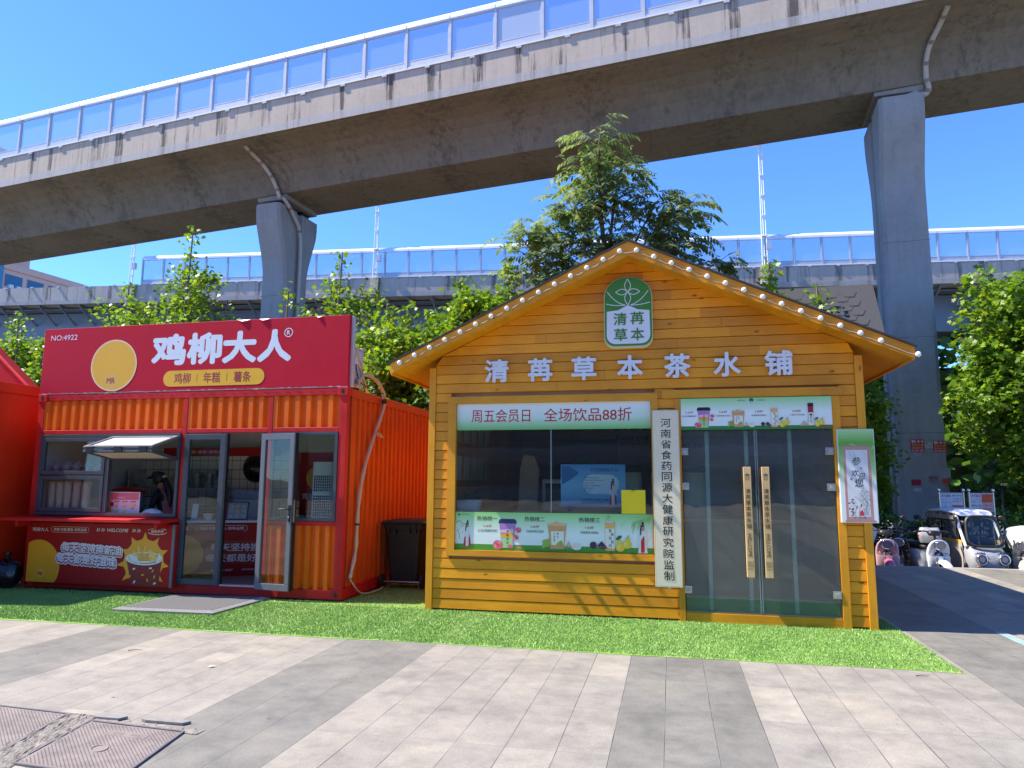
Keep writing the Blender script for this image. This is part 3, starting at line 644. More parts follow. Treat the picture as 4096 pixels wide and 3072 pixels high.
def lady(p, x, z, h, robe, under, fl=1):
    s = h/.34
    P = lambda pts: [(x+fl*a*s, z+b*s) for a, b in pts]
    p.poly(P([(-.055, 0), (.05, 0), (.035, .15), (.025, .24), (-.025, .24), (-.035, .15)]), robe)
    p.poly(P([(-.022, .005), (.018, .005), (.02, .235), (-.02, .235)]), under)
    p.poly(P([(-.025, .24), (.025, .24), (.055, .13), (.035, .115), (.012, .19), (-.03, .12), (-.05, .14)]), WHITEP)
    p.oval(x, z+.272*s, .021*s, .028*s, SKIN); p.poly(P([(-.027, .262), (-.020, .30), (0, .315), (.022, .30), (.012, .288), (-.010, .285), (-.016, .20), (-.030, .19)]), HAIR); p.oval(x+fl*.002*s, z+.325*s, .013*s, .013*s, HAIR)
def rose(p, x, z, r):
    p.oval(x, z, r, r*.92, ROSE)
    for k in range(5): t = k*1.256; p.oval(x+.55*r*math.cos(t), z+.5*r*math.sin(t), r*.5, r*.42, paint((.78, .24, .27) if k % 2 else (.66, .12, .16), .5, .1), 12)
    p.oval(x, z, r*.3, r*.26, paint((.55, .06, .10), .5, .1), 10)
def hotcup(p, x, z0, h, col2, lid=NAVY):
    w = h*.30; b = w*.68
    p.poly([(x-b, z0), (x+b, z0), (x+w, z0+h*.84), (x-w, z0+h*.84)], PURPLE)
    for k, (m, a, c) in enumerate(((AQUA, .05, .42), (LIME, 0., .30), (YELLOW, .34, .52), (paint((.8, .5, .55), .5, .1), .52, .66))):
        wa, wc = b+(w-b)*a/.84, b+(w-b)*c/.84; p.poly([(x-wa, z0+h*a), (x+wa*.9, z0+h*a), (x+wc*.7, z0+h*c), (x-wc, z0+h*(c-.05))], m)
    p.poly([(x-w*1.12, z0+h*.84), (x+w*1.12, z0+h*.84), (x+w*1.02, z0+h*.95), (x+w*.85, z0+h*1.0), (x-w*.85, z0+h*1.0), (x-w*1.02, z0+h*.95)], lid)
    for k, q in enumerate('清苒草本'): p.txt(q, x-w*.17, x+w*.17, z0+h*(.52-.13*k), z0+h*(.62-.13*k), INK, bold=0)
def coldcup(p, x, z0, h):
    w = h*.36; b = w*.72
    p.poly([(x-b, z0), (x+b, z0), (x+w, z0+h*.92), (x-w, z0+h*.92)], TEA); p.oval(x, z0+h*.92, w, h*.06, paint((.72, .48, .26), .3, .05)); p.poly([(x-w*.4, z0+h*.9), (x+.1*w, z0+h*.88), (x+.15*w, z0+h), (x-.3*w, z0+h*1.02)], AMBER)
    p.poly([(x-b*.85, z0+h*.15), (x+b*.95, z0+h*.15), (x+b*1.02, z0+h*.66), (x-b*.9, z0+h*.66)], CREAMP); p.poly([(x-b*.2, z0+h*.15), (x+b*.95, z0+h*.15), (x+b*.7, z0+h*.34), (x+b*.1, z0+h*.25)], CANE)
    for k, q in enumerate('竹蔗茅根水'): p.txt(q, x-b*.55+(k//3)*.5*b, x-b*.25+(k//3)*.5*b, z0+h*(.52-.12*(k % 3)), z0+h*(.62-.12*(k % 3)), INK, bold=0)
    for k in range(3): p.poly([(x-w*1.55, z0+h*(.02+.10*k)), (x-w*.75, z0+h*(.10+.1*k)), (x-w*.75, z0+h*(.19+.1*k)), (x-w*1.55, z0+h*(.11+.1*k))], CANE); p.oval(x-w*1.55, z0+h*(.065+.1*k), h*.02, h*.045, LIME, 10)
    for k in range(12): xa = x+w*(.75+.08*k); p.line([(xa, z0+h*(.02+.03*(k % 4))), (xa+w*.5-.06*w*k, z0+h*(.30-.02*k))], h*.02, ROOT)
    p.oval(x+w*2.05, z0+h*.10, w*.52, h*.12, WHITEP); p.oval(x+w*1.95, z0+h*.15, w*.27, h*.09, paint((.80, .66, .42), .4, .05)); p.oval(x+w*2.2, z0+h*.16, w*.2, h*.08, paint((.80, .70, .48), .4, .05))
def pears(p, x, z0, s):
    for dx, dz, r in ((0, 0, -.3), (.75, .35, .3)):
        p.oval(x+dx*s, z0+dz*s+.45*s, .52*s, .46*s, PEAR); p.oval(x+dx*s+r*.35*s, z0+dz*s+.95*s, .27*s, .36*s, PEAR); p.oval(x+dx*s-.15*s, z0+dz*s+.5*s, .2*s, .25*s, paint((.86, .70, .14), .45, .05)); p.line([(x+dx*s+r*.3*s, z0+dz*s+1.25*s), (x+dx*s+r*.9*s, z0+dz*s+1.5*s)], .06*s, BARKD)
    p.oval(x-.15*s, z0+1.55*s, .40*s, .17*s, DGREEN, rot=.6)
def can(p, x, z0, h):
    w = h*.165
    p.poly([(x-w*.9, z0), (x+w*.9, z0), (x+w, z0+h*.05), (x+w, z0+h*.93), (x+w*.85, z0+h), (x-w*.85, z0+h), (x-w, z0+h*.93), (x-w, z0+h*.05)], AMBER); p.poly([(x-w*.85, z0+h*.96), (x+w*.85, z0+h*.96), (x+w*.8, z0+h), (x-w*.8, z0+h)], LGREY)
    p.poly([(x-w*.95, z0+h*.10), (x+w*.9, z0+h*.08), (x+w*.9, z0+h*.75), (x-w*.95, z0+h*.75)], CREAMP)
    for k, q in enumerate('露脆秋梨白'): p.txt(q, x-w*.25+(k % 2)*w*.4, x+w*.35+(k % 2)*w*.4, z0+h*(.62-.125*k), z0+h*(.73-.125*k), INK, bold=.01)
def plums(p, x, z0, s): p.oval(x, z0+.5*s, .5*s, .5*s, PLUM); p.poly([(x+.5*s, z0+.4*s), (x+1.2*s, z0+1.1*s), (x+2.1*s, z0+.1*s), (x+1.2*s, z0)], PLUM); p.line([(x+.6*s, z0+.4*s), (x+2*s, z0+.15*s)], .05*s, ROSE)
def bamboo(p, x, z, s, n, d=-1):
    for k in range(n):
        a = (-.9+d*.9*random.random()); L = s*random.uniform(.5, 1.); xx = x+d*s*.35*k*.6; zz = z-s*.2*k*.35; p.poly([(xx, zz), (xx+d*.25*L, zz-.35*L), (xx+d*.45*L, zz-.95*L*abs(a)), (xx+d*.10*L, zz-.5*L)], LGREEN)
p = Print(.0198)
p.poly([(.425+.014*math.cos(t), 1.165+.014*math.sin(t)) for t in [math.pi*2*k/12 for k in range(12)]], DGREEN); p.txt('清苒草本·饮养东方', .455, .565, 1.162, 1.176, DGREEN, bold=0)
p.line([(.385, 1.07), (.43, 1.09), (.48, 1.05), (.53, 1.045)], .006, BARKD); p.line([(.40, .98), (.43, .92), (.435, .87)], .005, BARKD)
for k in range(12): p.oval(random.uniform(.39, .53), random.uniform(.93, 1.09), .007, .006, ROSE, 8)
lady(p, .535, .772, .325, paint((.55, .02, .02), .5, .1), WHITEP)
for tx, x0, x1, pr_, nmx, n0, n1 in (('热销榜一', .66, .925, '12.8/杯', '古法玫瑰馥郁烤奶', .67, .925), ('热销榜二', 1.275, 1.53, '9.8/杯', '竹蔗茅根甘润饮', 1.295, 1.52), ('热销榜三', 1.955, 2.215, '7.8/杯', '秋梨紫苏润燥饮', 1.975, 2.195)):
    p.txt(tx, x0, x1, 1.092, 1.152, INK, bold=.01); c = (n0+n1)/2; p.txt(pr_, c-.055, c+.055, 1.012, 1.046, RINK, bold=.01); p.txt(nmx, n0, n1, .955, .988, INK, bold=0)
hotcup(p, 1.058, .765, .355, AQUA); rose(p, .935, .80, .062); rose(p, 1.195, .985, .038); rose(p, 1.168, .895, .033); p.oval(1.09, .785, .035, .02, ROSE); p.oval(1.21, .775, .03, .016, ROSE)
coldcup(p, 1.685, .765, .325); can(p, 2.335, .76, .355); plums(p, 2.13, .78, .085); pears(p, 2.455, .755, .105)
bamboo(p, 2.83, 1.19, .12, 9); bamboo(p, 2.34, 1.19, .07, 3); p.line([(2.84, 1.19), (2.70, 1.17), (2.56, 1.15), (2.46, 1.05)], .004, LGREEN)
lady(p, 2.725, .742, .37, WHITEP, paint((.60, .03, .02), .5, .1))
p.done(b2)
b3 = thing('door_banner', 'green and white banner picturing four priced drinks above the glass doors', 'banner', (4.05, -.02, 2.2))
GB3 = gradz([(0., C(45, 125, 60)), (.115, C(45, 125, 60)), (.12, C(228, 234, 228)), (.55, C(230, 236, 230)), (1., C(150, 208, 130))], 2.21, 2.588)
build('sheet', MB().box(3.208, 4.908, -.030, -.012, 2.210, 2.588), GB3, b3)
p = Print(-.0302)
p.txt('清苒草本', 3.865, 3.955, 2.545, 2.565, DGREEN, bold=0); p.txt('饮养东方', 4.09, 4.185, 2.545, 2.565, DGREEN, bold=0)
p.poly([(4.025+.026*math.cos(t), 2.555+.028*math.sin(t)) for t in [math.pi*2*k/16 for k in range(16)]], DGREEN); p.rect(4.002, 4.048, 2.515, 2.545, WHITEP); p.txt('清苒', 4.005, 4.045, 2.53, 2.545, DGREEN, bold=0); p.txt('草本', 4.005, 4.045, 2.515, 2.529, DGREEN, bold=0)
for tx, nmx, c in (('12.8/杯', '古法玫瑰馥郁烤奶', 3.305), ('9.8/杯', '竹蔗茅根甘润饮', 3.70), ('7.8/杯', '秋梨紫苏润燥饮', 4.105), ('15.8/杯', '一参正气护元饮', 4.525)):
    p.txt(tx, c-.047, c+.047, 2.405, 2.435, RINK, bold=.01); p.txt(nmx, c-.085, c+.085, 2.365, 2.385, INK, bold=0)
hotcup(p, 3.475, 2.235, .245, AQUA, BLACK); rose(p, 3.405, 2.265, .04); rose(p, 3.572, 2.375, .025); rose(p, 3.565, 2.33, .02)
coldcup(p, 3.87, 2.24, .205); can(p, 4.275, 2.235, .23); plums(p, 4.145, 2.25, .045); pears(p, 4.36, 2.232, .065)
p.rect(4.648, 4.705, 2.29, 2.47, paint((.35, .02, .02), .4, .1)); p.rect(4.646, 4.707, 2.47, 2.51, INK); p.rect(4.650, 4.703, 2.25, 2.40, CREAMP)
for k, q in enumerate('一参正气'): p.txt(q, 4.664, 4.69, 2.362-k*.03, 2.386-k*.03, INK, bold=0)
pears(p, 4.745, 2.235, .06); 
for k in range(6): p.oval(4.79+.016*k, 2.238+.008*(k % 2), .012, .009, paint((.55, .05, .01), .5, .1), 8)
for k in range(5): p.line([(4.56+.02*k, 2.245), (4.60+.012*k, 2.30-.008*k)], .012, ROOT)
p.done(b3)
# ---- tall vertical board
vb = thing('vertical_signboard', 'tall narrow cream board with a black column of Chinese characters, between window and glass doors', 'sign', (3.02, -.03, .37))
bt = NT('speckled_board'); sp_ = bt.noise(bt.pos(), 90, 4, .7); bt.col(bt.ramp(sp_, [(.3, (.66, .53, .36)), (.5, (.78, .66, .47)), (.75, (.80, .69, .51))])); bt.rough(.6)
build('panel', MB().box(2.866, 3.181, -.062, -.036, .368, 2.452), bt.m, vb, bevel=.003)
p = Print(-.0622); p.line([(2.872, .378), (3.175, .378), (3.175, 2.444), (2.872, 2.444), (2.872, .378)], .003, paint((.25, .30, .18), .6, .1))
for k, q in enumerate('河南省食药同源大健康研究院监制'): zc = 2.296-k*.1285; p.txt(q, 2.965, 3.085, zc-.053, zc+.053, INK, bold=.018)
p.done(vb)
hg = MB()
for z in (.36, 2.455): hg.box(3.0, 3.045, -.058, -.012, z-.008, z+.008)
build('bracket', hg, STEEL, vb)
# ---- scroll poster box on the right
ss = thing('scroll_poster', 'poster box printed with a pink hanging scroll, at the right corner of the timber kiosk', 'sign', (5.13, -.04, 1.15))
SG = gradz([(0., C(225, 225, 228)), (.35, C(225, 232, 222)), (.62, C(150, 200, 120)), (.85, C(95, 165, 60)), (1., C(175, 215, 150))], 1.14, 2.20)
build('box', MB().box(4.942, 5.332, -.055, -.017, 1.145, 2.200), WHITEP, ss, bevel=.003)
build('print', MB().box(4.950, 5.324, -.0575, -.0552, 1.150, 2.195), SG, ss)
PINK = paint((.50, .25, .22), .6, .06); p = Print(-.0580)
for x, z, a in ((5.0, 2.09, .4), (5.06, 2.04, -.4), (5.29, 1.95, 1.1), (5.30, 1.82, 1.4)): p.poly(petal(x, z, a, .10, .012), LGREEN)
p.rect(4.995, 5.280, 1.170, 2.008, PINK); p.rect(4.980, 5.292, 1.998, 2.012, paint((.42, .20, .18), .6, .05)); p.rect(4.985, 5.300, 1.155, 1.175, paint((.45, .22, .20), .6, .05)); p.rect(5.022, 5.250, 1.212, 1.962, paint((.66, .66, .66), .55, .04))
for q, x, z, s in (('参', 5.130, 1.836, .048), ('宝', 5.178, 1.757, .012), ('欢', 5.110, 1.700, .037), ('迎', 5.178, 1.668, .037), ('您', 5.146, 1.590, .045)): p.txt(q, x-s, x+s, z-s, z+s, INK, bold=.012, skew=.08)
p.rect(5.058, 5.074, 1.622, 1.646, RINK)
random.seed(12)
GRY = paint((.30, .30, .30), .6, .2); 
for k in range(60): x, z = random.gauss(5.19, .035), random.gauss(1.42, .045); p.oval(min(5.245, max(5.03, x)), z, .008, .006, GRY if k % 2 else LGREY, 7)
p.line([(5.215, 1.23), (5.205, 1.30), (5.225, 1.36), (5.19, 1.43)], .012, GRY); p.line([(5.21, 1.32), (5.17, 1.38)], .007, GRY)
for k in range(14): p.oval(random.uniform(5.03, 5.085), random.uniform(1.22, 1.42), .011, .008, random.choice([INK, BARKD, paint((.6, .2, .08), .5, .1)]), 7)
lady(p, 5.112, 1.222, .115, LGREY, WHITEP); lady(p, 5.158, 1.225, .135, paint((.60, .03, .03), .5, .1), paint((.60, .03, .03), .5, .1))
for x0 in (5.05, 5.09, 5.2): p.line([(x0, 1.945), (x0+.03, 1.90), (x0+.02, 1.885)], .004, LGREEN)
p.done(ss)
# ---- string of lights along the fascia
sl = thing('string_lights', 'string of round white bulbs running up and down the gable fascia boards', 'string lights', (2.6, -.33, 3.0))
BULB = paint((.86, .86, .84), .25, .02); WIRE = paint((.50, .42, .34), .6, .1); wire = MB(); pts = []
def rake(t):   # t from -1 (left tip) to 1 (right tip)
    x = AX+t*(AX-RX0) if t < 0 else AX+t*(RX1-AX); return x, AZ-.09-(abs(x-AX))*SL*.985
N1 = 16
ts = [-(k+.5)/15.2 for k in range(15)]+[(k+.5)/15.2 for k in range(15)]; ts.sort(); ts = [max(-.985, t) for t in ts]; ts[-1] = 1.006
bm_ = None
for k, t in enumerate(ts):
    x, z = rake(t); b = MB().ball((x, -.362, z), .031, n=14); b.lathe([(.016, -.0), (.016, .012)], (x, -.325, z), 10, m=1, ax='y')
    build('bulb', b, [BULB, GREYP], sl)
    if pts:
        a = pts[-1]; q = [((a[0]+(x-a[0])*u), -.327+.0*u-.008*math.sin(math.pi*u), a[1]+(z-a[1])*u-.020*math.sin(math.pi*u)+.006*math.sin(u*9+k)) for u in [i/6 for i in range(7)]]
        wire.tube(q, .0045, 5)
    pts.append((x, z))
build('cord', wire, WIRE, sl)

# ================================================================== INSIDE THE KIOSK
cn = thing('service_counter', 'dark green service counter inside the timber kiosk behind the glass doors', 'counter', (3.0, 1.3, .06))
build('front', MB().box(.4, 4.6, 1.30, 1.36, .062, 1.05), paint((.03, .10, .045), .5, .12), cn)
build('top', MB().box(.36, 4.64, 1.22, 1.85, 1.054, 1.10), WOODIN, cn, bevel=.004)
ws = thing('window_shelf', 'wooden shelf just inside the kiosk window carrying the plant and cut-out sign', 'shelf', (1.6, .4, 1.1))
build('board', MB().box(.32, 2.86, .12, .75, 1.165, 1.195), WOODIN, ws)
for x in (.5, 1.6, 2.7): build('bracket', MB().prism([(.12, 1.163), (.60, 1.163), (.12, .80)], x, x+.03, 'x'), WOODIN, ws)
pt = thing('potted_plant', 'spiky green plant in a pale blue ribbed pot inside the kiosk window', 'plant', (.40, .5, 1.2))
BLUEPOT = paint((.28, .50, .58), .5, .05)
pm = MB(); n = 40
pm.loft([[(.40+sx*(1+(.03 if k % 2 else 0))*math.copysign(abs(math.cos(a))**.5, math.cos(a)), .5+.10*math.copysign(abs(math.sin(a))**.5, math.sin(a)), z) for k, a in enumerate([2*math.pi*i/n for i in range(n)])] for sx, z in ((.15, 1.197), (.185, 1.34), (.165, 1.34), (.16, 1.30))], 0, True)
build('pot', pm, BLUEPOT, pt)
lv = MB(); random.seed(5)
for k in range(26):
    a = random.uniform(0, 6.28); L = random.uniform(.16, .30); e = random.uniform(.5, 1.3); w = .016; d = Vector((math.cos(a), math.sin(a), 0)); s_ = Vector((-d.y, d.x, 0)); P = []
    for i in range(5):
        u = i/4; c = Vector((.40, .5, 1.31))+d*(L*u*math.cos(e)*1.1)+Vector((0, 0, L*math.sin(e)*u-.10*u*u)); ww = w*math.sin(math.pi*min(.97, .15+.85*u)); P += [c-s_*ww, c+s_*ww]
    lv.add(P, [(2*i, 2*i+1, 2*i+3, 2*i+2) for i in range(4)])
build('leaves', lv, leaf_mat((.04, .11, .03), .2), pt)
cs = thing('countertop_sign', 'light blue standing sign with dark blue headline and white note panel, inside the kiosk window', 'sign', (2.05, .5, 1.197))
build('board', MB().box(1.66, 2.50, .50, .515, 1.262, 1.812), gradz([(0., C(70, 150, 185)), (.5, C(120, 185, 215)), (1., C(60, 140, 200))], 1.26, 1.81), cs, bevel=.004)
build('stand', MB().prism([(.517, 1.197), (.66, 1.197), (.517, 1.6)], 2.03, 2.07, 'x').box(1.75, 2.40, .49, .53, 1.1965, 1.26), DKGREY, cs)
p = Print(.4997); NV = paint((.02, .05, .14), .5, .05)
p.txt('不知道喝些什么?', 2.045, 2.425, 1.715, 1.765, NV, bold=.02); p.poly(pill(1.955, 2.42, 1.43, 1.68), paint((.55, .72, .78), .5, .04))
for k, st in enumerate(('尝尝林妹妹的茶吧!', '竹蔗茅根甘润饮,解得你的心结', '让您开心起来!', '或者来一杯馥郁烤奶', '玫瑰香气四溢', '尝尝一下吧!')): p.txt(st, 1.965, 1.965+(.20, .25, .14, .21, .12, .09)[k], 1.63-k*.034, 1.65-k*.034, NV, bold=0)
lady(p, 2.34, 1.29, .34, RINK, WHITEP)
p.txt('扫码选茶 好喝不迷路', 1.93, 2.28, 1.345, 1.372, NV); p.txt('请向店员咨询', 1.93, 2.20, 1.305, 1.332, NV)
p.poly([(1.68, 1.55), (1.80, 1.62), (1.90, 1.70), (1.78, 1.79), (1.67, 1.79)], paint((.02, .14, .38), .5, .2))
p.done(cs)
yb = thing('yellow_notice', 'plain bright yellow sheet stuck at the lower right of the kiosk window', 'notice', (2.62, .02, 1.2))
build('sheet', MB().box(2.478, 2.765, .022, .028, 1.206, 1.49), paint((.85, .62, .01), .5, .03), yb); build('tape', MB().box(2.60, 2.64, .019, .0215, 1.47, 1.50), GLASS, yb)
ct = thing('cardboard_cutout', 'tall brown outline board leaning inside the kiosk window near its middle', 'board', (1.1, .8, 1.05))
build('panel', MB().prism([(1.02, 1.11), (1.28, 1.11), (1.32, 1.75), (1.24, 1.93), (1.10, 1.95), (1.05, 1.75)], .80, .82), paint((.20, .13, .08), .7, .2), ct); build('leg', MB().prism([(.822, 1.105), (1.0, 1.105), (.822, 1.6)], 1.14, 1.18, 'x'), WOODIN, ct)
mk = thing('drink_machine', 'white countertop drink dispenser with dark window inside the kiosk', 'appliance', (1.5, 1.45, 1.1))
build('housing', MB().box(1.25, 1.65, 1.40, 1.75, 1.102, 1.62), WHITEP, mk, bevel=.02); build('window', MB().box(1.30, 1.60, 1.394, 1.399, 1.30, 1.56), BLACK, mk); build('tap', MB().tube([(1.45, 1.39, 1.26), (1.45, 1.34, 1.26), (1.45, 1.33, 1.2)], .012), STEEL, mk)
for k, x in enumerate((2.5, 2.95, 3.4)):
    cc = thing('canister', ('white tea canister with dark lid, leftmost of three on the kiosk counter', 'white tea canister with dark lid, middle of three on the kiosk counter', 'white tea canister with dark lid, rightmost of three on the kiosk counter')[k], 'canister', (x, 1.6, 1.1), group='tea canisters on the kiosk counter')
    build('body', MB().lathe([(.15, 1.102), (.16, 1.12), (.16, 1.70), (.15, 1.72)], (x, 1.6, 0), 24), paint((.5, .5, .48), .4, .05), cc); build('lid', MB().lathe([(.155, 1.722), (.155, 1.80), (.12, 1.83)], (x, 1.6, 0), 24), BLACK, cc); build('tap', MB().tube([(x, 1.44, 1.25), (x, 1.38, 1.25), (x, 1.37, 1.19)], .014), STEEL, cc)
wd = thing('wall_cards', 'rows of small white product cards hung on the left inner wall of the kiosk', 'cards', (.1, 2.0, 1.6))
for r_ in range(2):
    for k in range(5): build('card', MB().box(.064, .072, 1.0+k*.42, 1.28+k*.42, 2.15-r_*.55, 2.5-r_*.55), WHITEP, wd)
wl_ = thing('wall_lettering', 'dark raised slogan on the inner back wall of the kiosk', 'lettering', (3.2, 5.8, 2.6))
m = MB(); text(m, '食药同源养生茶饮', 1.9, 5.0, 2.62, 2.86, 5.86, bold=.02, ext=.03); build('characters', m, BLACK, wl_)
m = MB(); text(m, 'Food and medicine from the same source', 2.0, 4.9, 2.42, 2.53, 5.86, ext=.02); text(m, 'Chinese Herbal Tea Preparation', 2.3, 4.7, 2.24, 2.36, 5.86, ext=.02); build('latin_letters', m, BLACK, wl_)
dr = thing('inner_door', 'dark brown inner door with a green arched emblem at the back of the kiosk', 'door', (1.3, 5.8, .06))
build('leaf', MB().box(.7, 2.0, 5.84, 5.88, .065, 2.45), paint((.07, .045, .03), .5, .15), dr); build('emblem', MB().prism(arch(1.35, .5, 1.5, 2.1, .08), 5.83, 5.838), DGREEN, dr)

# ================================================================== RED FOOD CONTAINER
CX0, CX1, CY, CZ = -6.42, -1.275, .24, 2.872
shop = thing('container_shop', 'red framed shipping container food shop with orange corrugated walls, open glass doors and counter window', 'container shop', (-3.85, .24, 0))
CB = 6.3
def corrug(x0, x1, z0, z1, y, pitch=.16, depth=.048, ax='x', m=None, flip=False):
    mb = MB(); n = max(1, round((x1-x0)/pitch)); p = (x1-x0)/n; pr = []
    for k in range(n):
        a = x0+k*p; pr += [(a, 0), (a+p*.38, 0), (a+p*.50, depth), (a+p*.86, depth)]
    pr.append((x1, 0)); vs = []
    for u, d in pr:
        if ax == 'x': vs += [(u, y+d, z0), (u, y+d, z1)]
        else: vs += [(y-d, u, z0), (y-d, u, z1)]
    fs = [(2*i, 2*i+2, 2*i+3, 2*i+1) for i in range(len(pr)-1)]
    return mb.add(vs, fs)
def solid(mb, th, ax='y'):
    """give a corrugated sheet a thickness"""
    n = len(mb.v); mb.add([(x, y+th, z) if ax == 'y' else (x-th, y, z) for x, y, z in mb.v[:n]], [f[::-1] for f in mb.f[:]]); return mb
def fpart(name, boxes, mat=RED, bevel=.006, par=shop):
    m = MB()
    for b in boxes: m.box(*b)
    return build(name, m, mat, par, bevel)
fpart('top_rail', [(CX0, CX1, CY, CY+.08, 2.772, CZ)]); fpart('bottom_rail', [(CX0+.0, CX1, CY, CY+.08, .0, .122)])
for x0, x1 in ((CX0, -6.312), (-3.862, -3.795), (-2.475, -2.415), (-1.395, CX1)): fpart('post', [(x0, x1, CY+.002, CY+.08, .124, 2.77)])
for x0, x1 in ((-6.31, -3.864), (-3.793, -2.477), (-2.413, -1.397)): fpart('cross_rail', [(x0, x1, CY+.004, CY+.07, 2.258, 2.322)])
fpart('window_rail', [(-2.413, -1.397, CY+.004, CY+.07, .97, 1.03)]); fpart('window_rail', [(-6.31, -3.864, CY+.004, CY+.07, .97, 1.052)])
for x0, x1 in ((-6.31, -3.864), (-3.793, -2.477), (-2.413, -1.397)): build('corrugated_panel', solid(corrug(x0, x1, 2.324, 2.770, CY+.010), .004), ORANGE, shop)
build('corrugated_panel', solid(corrug(-2.413, -1.397, .124, .968, CY+.010, .15), .004), ORANGE, shop)
build('corrugated_panel', solid(corrug(-6.31, -3.864, .124, .968, CY+.010, .15), .004), ORANGE, shop)
# corner castings
for x0, x1 in ((CX0-.012, CX0+.15), (CX1-.15, CX1+.006)):
    for z0, z1 in ((-.002, .13), (2.76, CZ+.006)):
        m = MB().box(x0, x1, CY-.012, CY+.15, z0, z1); xc = (x0+x1)/2; zc = (z0+z1)/2
        m.prism([(xc+.024*math.cos(a), zc+.036*math.sin(a)) for a in [math.pi*2*k/14 for k in range(14)]], CY-.0135, CY-.0125, m=1)
        build('corner_casting', m, [RED, BLACK], shop, .006)
# right side, roof, back, left side
fpart('side_rail', [(CX1-.08, CX1, CY+.152, CB, 2.748, CZ-.002)], ORAIL); fpart('side_rail', [(CX1-.08, CX1, CY+.152, CB, .0, .15)], RED)
fpart('side_post', [(CX1-.05, CX1-.002, CY+.152, CY+.25, .152, 2.746)], ORAIL)
build('side_panel', solid(corrug(CY+.252, CB, .152, 2.746, CX1-.012, .175, .075, 'y'), .004, 'x'), paint((.64, .085, .004), .5, .18, 3., spec=.25), shop)
build('roof', MB().box(CX0+.02, CX1-.082, CY+.082, CB, 2.83, 2.862), ORAIL, shop)
build('left_side', MB().box(CX0, CX0+.04, CY+.152, CB, .0, 2.86), RED, shop); build('back_side', MB().box(CX0+.042, CX1-.082, CB-.04, CB, .0, 2.828), RED, shop)
# interior lining
TILE = NT('white_tiles'); tp = TILE.pos(); tx, ty, tz = TILE.xyz(tp)
def tl(f, q): return TILE.math('ABSOLUTE', TILE.math('SUBTRACT', TILE.math('FRACT', TILE.math('DIVIDE', f, q)), .5))
gr = TILE.math('GREATER_THAN', TILE.math('MAXIMUM', tl(tx, .16), tl(tz, .16)), .475)
TILE.col(TILE.mix(gr, (.80, .79, .75), (.03, .03, .03))); TILE.rough(.25); TILEM = TILE.m
build('back_lining', MB().box(-6.36, -1.36, 2.42, 2.45, .13, 2.08), TILEM, shop); build('upper_lining', MB().box(-6.36, -1.36, 2.42, 2.45, 2.082, 2.76), LGREY, shop)
build('floor', MB().box(-6.36, -1.36, CY+.082, 2.42, .100, .128), paint((.30, .16, .13), .4, .25, 3), shop); build('ceiling', MB().box(-6.36, -1.36, CY+.082, 2.42, 2.74, 2.76), LGREY, shop)
build('side_lining', MB().box(-1.362, -1.34, CY+.09, 2.42, .13, 2.74), LGREY, shop); build('side_lining', MB().box(-6.37, -6.35, CY+.09, 2.42, .13, 2.74), LGREY, shop)
# ---- counter window: aluminium frames, glass, folded-up sash
def frame(x0, x1, z0, z1, w, y0=.215, y1=.275):
    m = MB(); m.box(x0, x1, y0, y1, z0, z0+w); m.box(x0, x1, y0, y1, z1-w, z1); m.box(x0, x0+w, y0, y1, z0+w, z1-w); m.box(x1-w, x1, y0, y1, z0+w, z1-w); return m
win = build('window_frame', frame(-6.30, -3.87, 1.056, 2.254, .045), ALU, shop, .003)
for a in ((-5.11, -5.045, 1.101, 2.209),): build('mullion', MB().box(a[0], a[1], .213, .277, a[2], a[3]), ALU, win, .003)
for z0, z1 in ((1.11, 1.635), (1.655, 2.20)):
    f_ = build('sash', frame(-6.25, -5.12, z0, z1, .055, .205, .250), ALU, shop, .003)
    build('pane', MB().box(-6.194, -5.176, .225, .231, z0+.056, z1-.056), GLASS, f_)
# bifold sash: upper leaf slopes out and down from the head, lower leaf folds back under it
AL = MB()
def leaf(hx0, hx1, p0, p1, name, mat):
    """p0,p1 = (y,z) of the leaf's inner and outer edge"""
    d = Vector((0, p1[0]-p0[0], p1[1]-p0[1])); L = d.length; d.normalize(); nrm = Vector((1, 0, 0)).cross(d)
    M = Matrix(((1, d.x, nrm.x, 0), (0, d.y, nrm.y, p0[0]), (0, d.z, nrm.z, p0[1]), (0, 0, 0, 1)))
    m = MB(); w = .05
    for b in ((hx0, hx1, 0, w), (hx0, hx1, L-w, L), (hx0, hx0+w, w, L-w), (hx1-w, hx1, w, L-w)): m.box(b[0], b[1], b[2], b[3], -.018, .018, M=M)
    o = build(name, m, mat, shop, .003); build('pane', MB().box(hx0+w, hx1-w, w, L-w, -.003, .003, M=M), glass_mat((.6, .64, .62), 1., .55), o)
    return o, M, L
o1, M1, L1 = leaf(-5.005, -3.885, (.215, 2.205), (-.33, 2.03), 'folding_sash', ALUL)
o2, M2, L2 = leaf(-5.005, -3.885, (.205, 1.885), (-.33, 1.982), 'folding_sash', ALU)
for x in (-4.88, -4.42, -4.02):
    h = MB()
    for k in range(4): h.box(x-.06+k*.032, x-.035+k*.032, -.356, -.338, 1.965, 2.045)
    build('hinge', h, BLACK, o1)
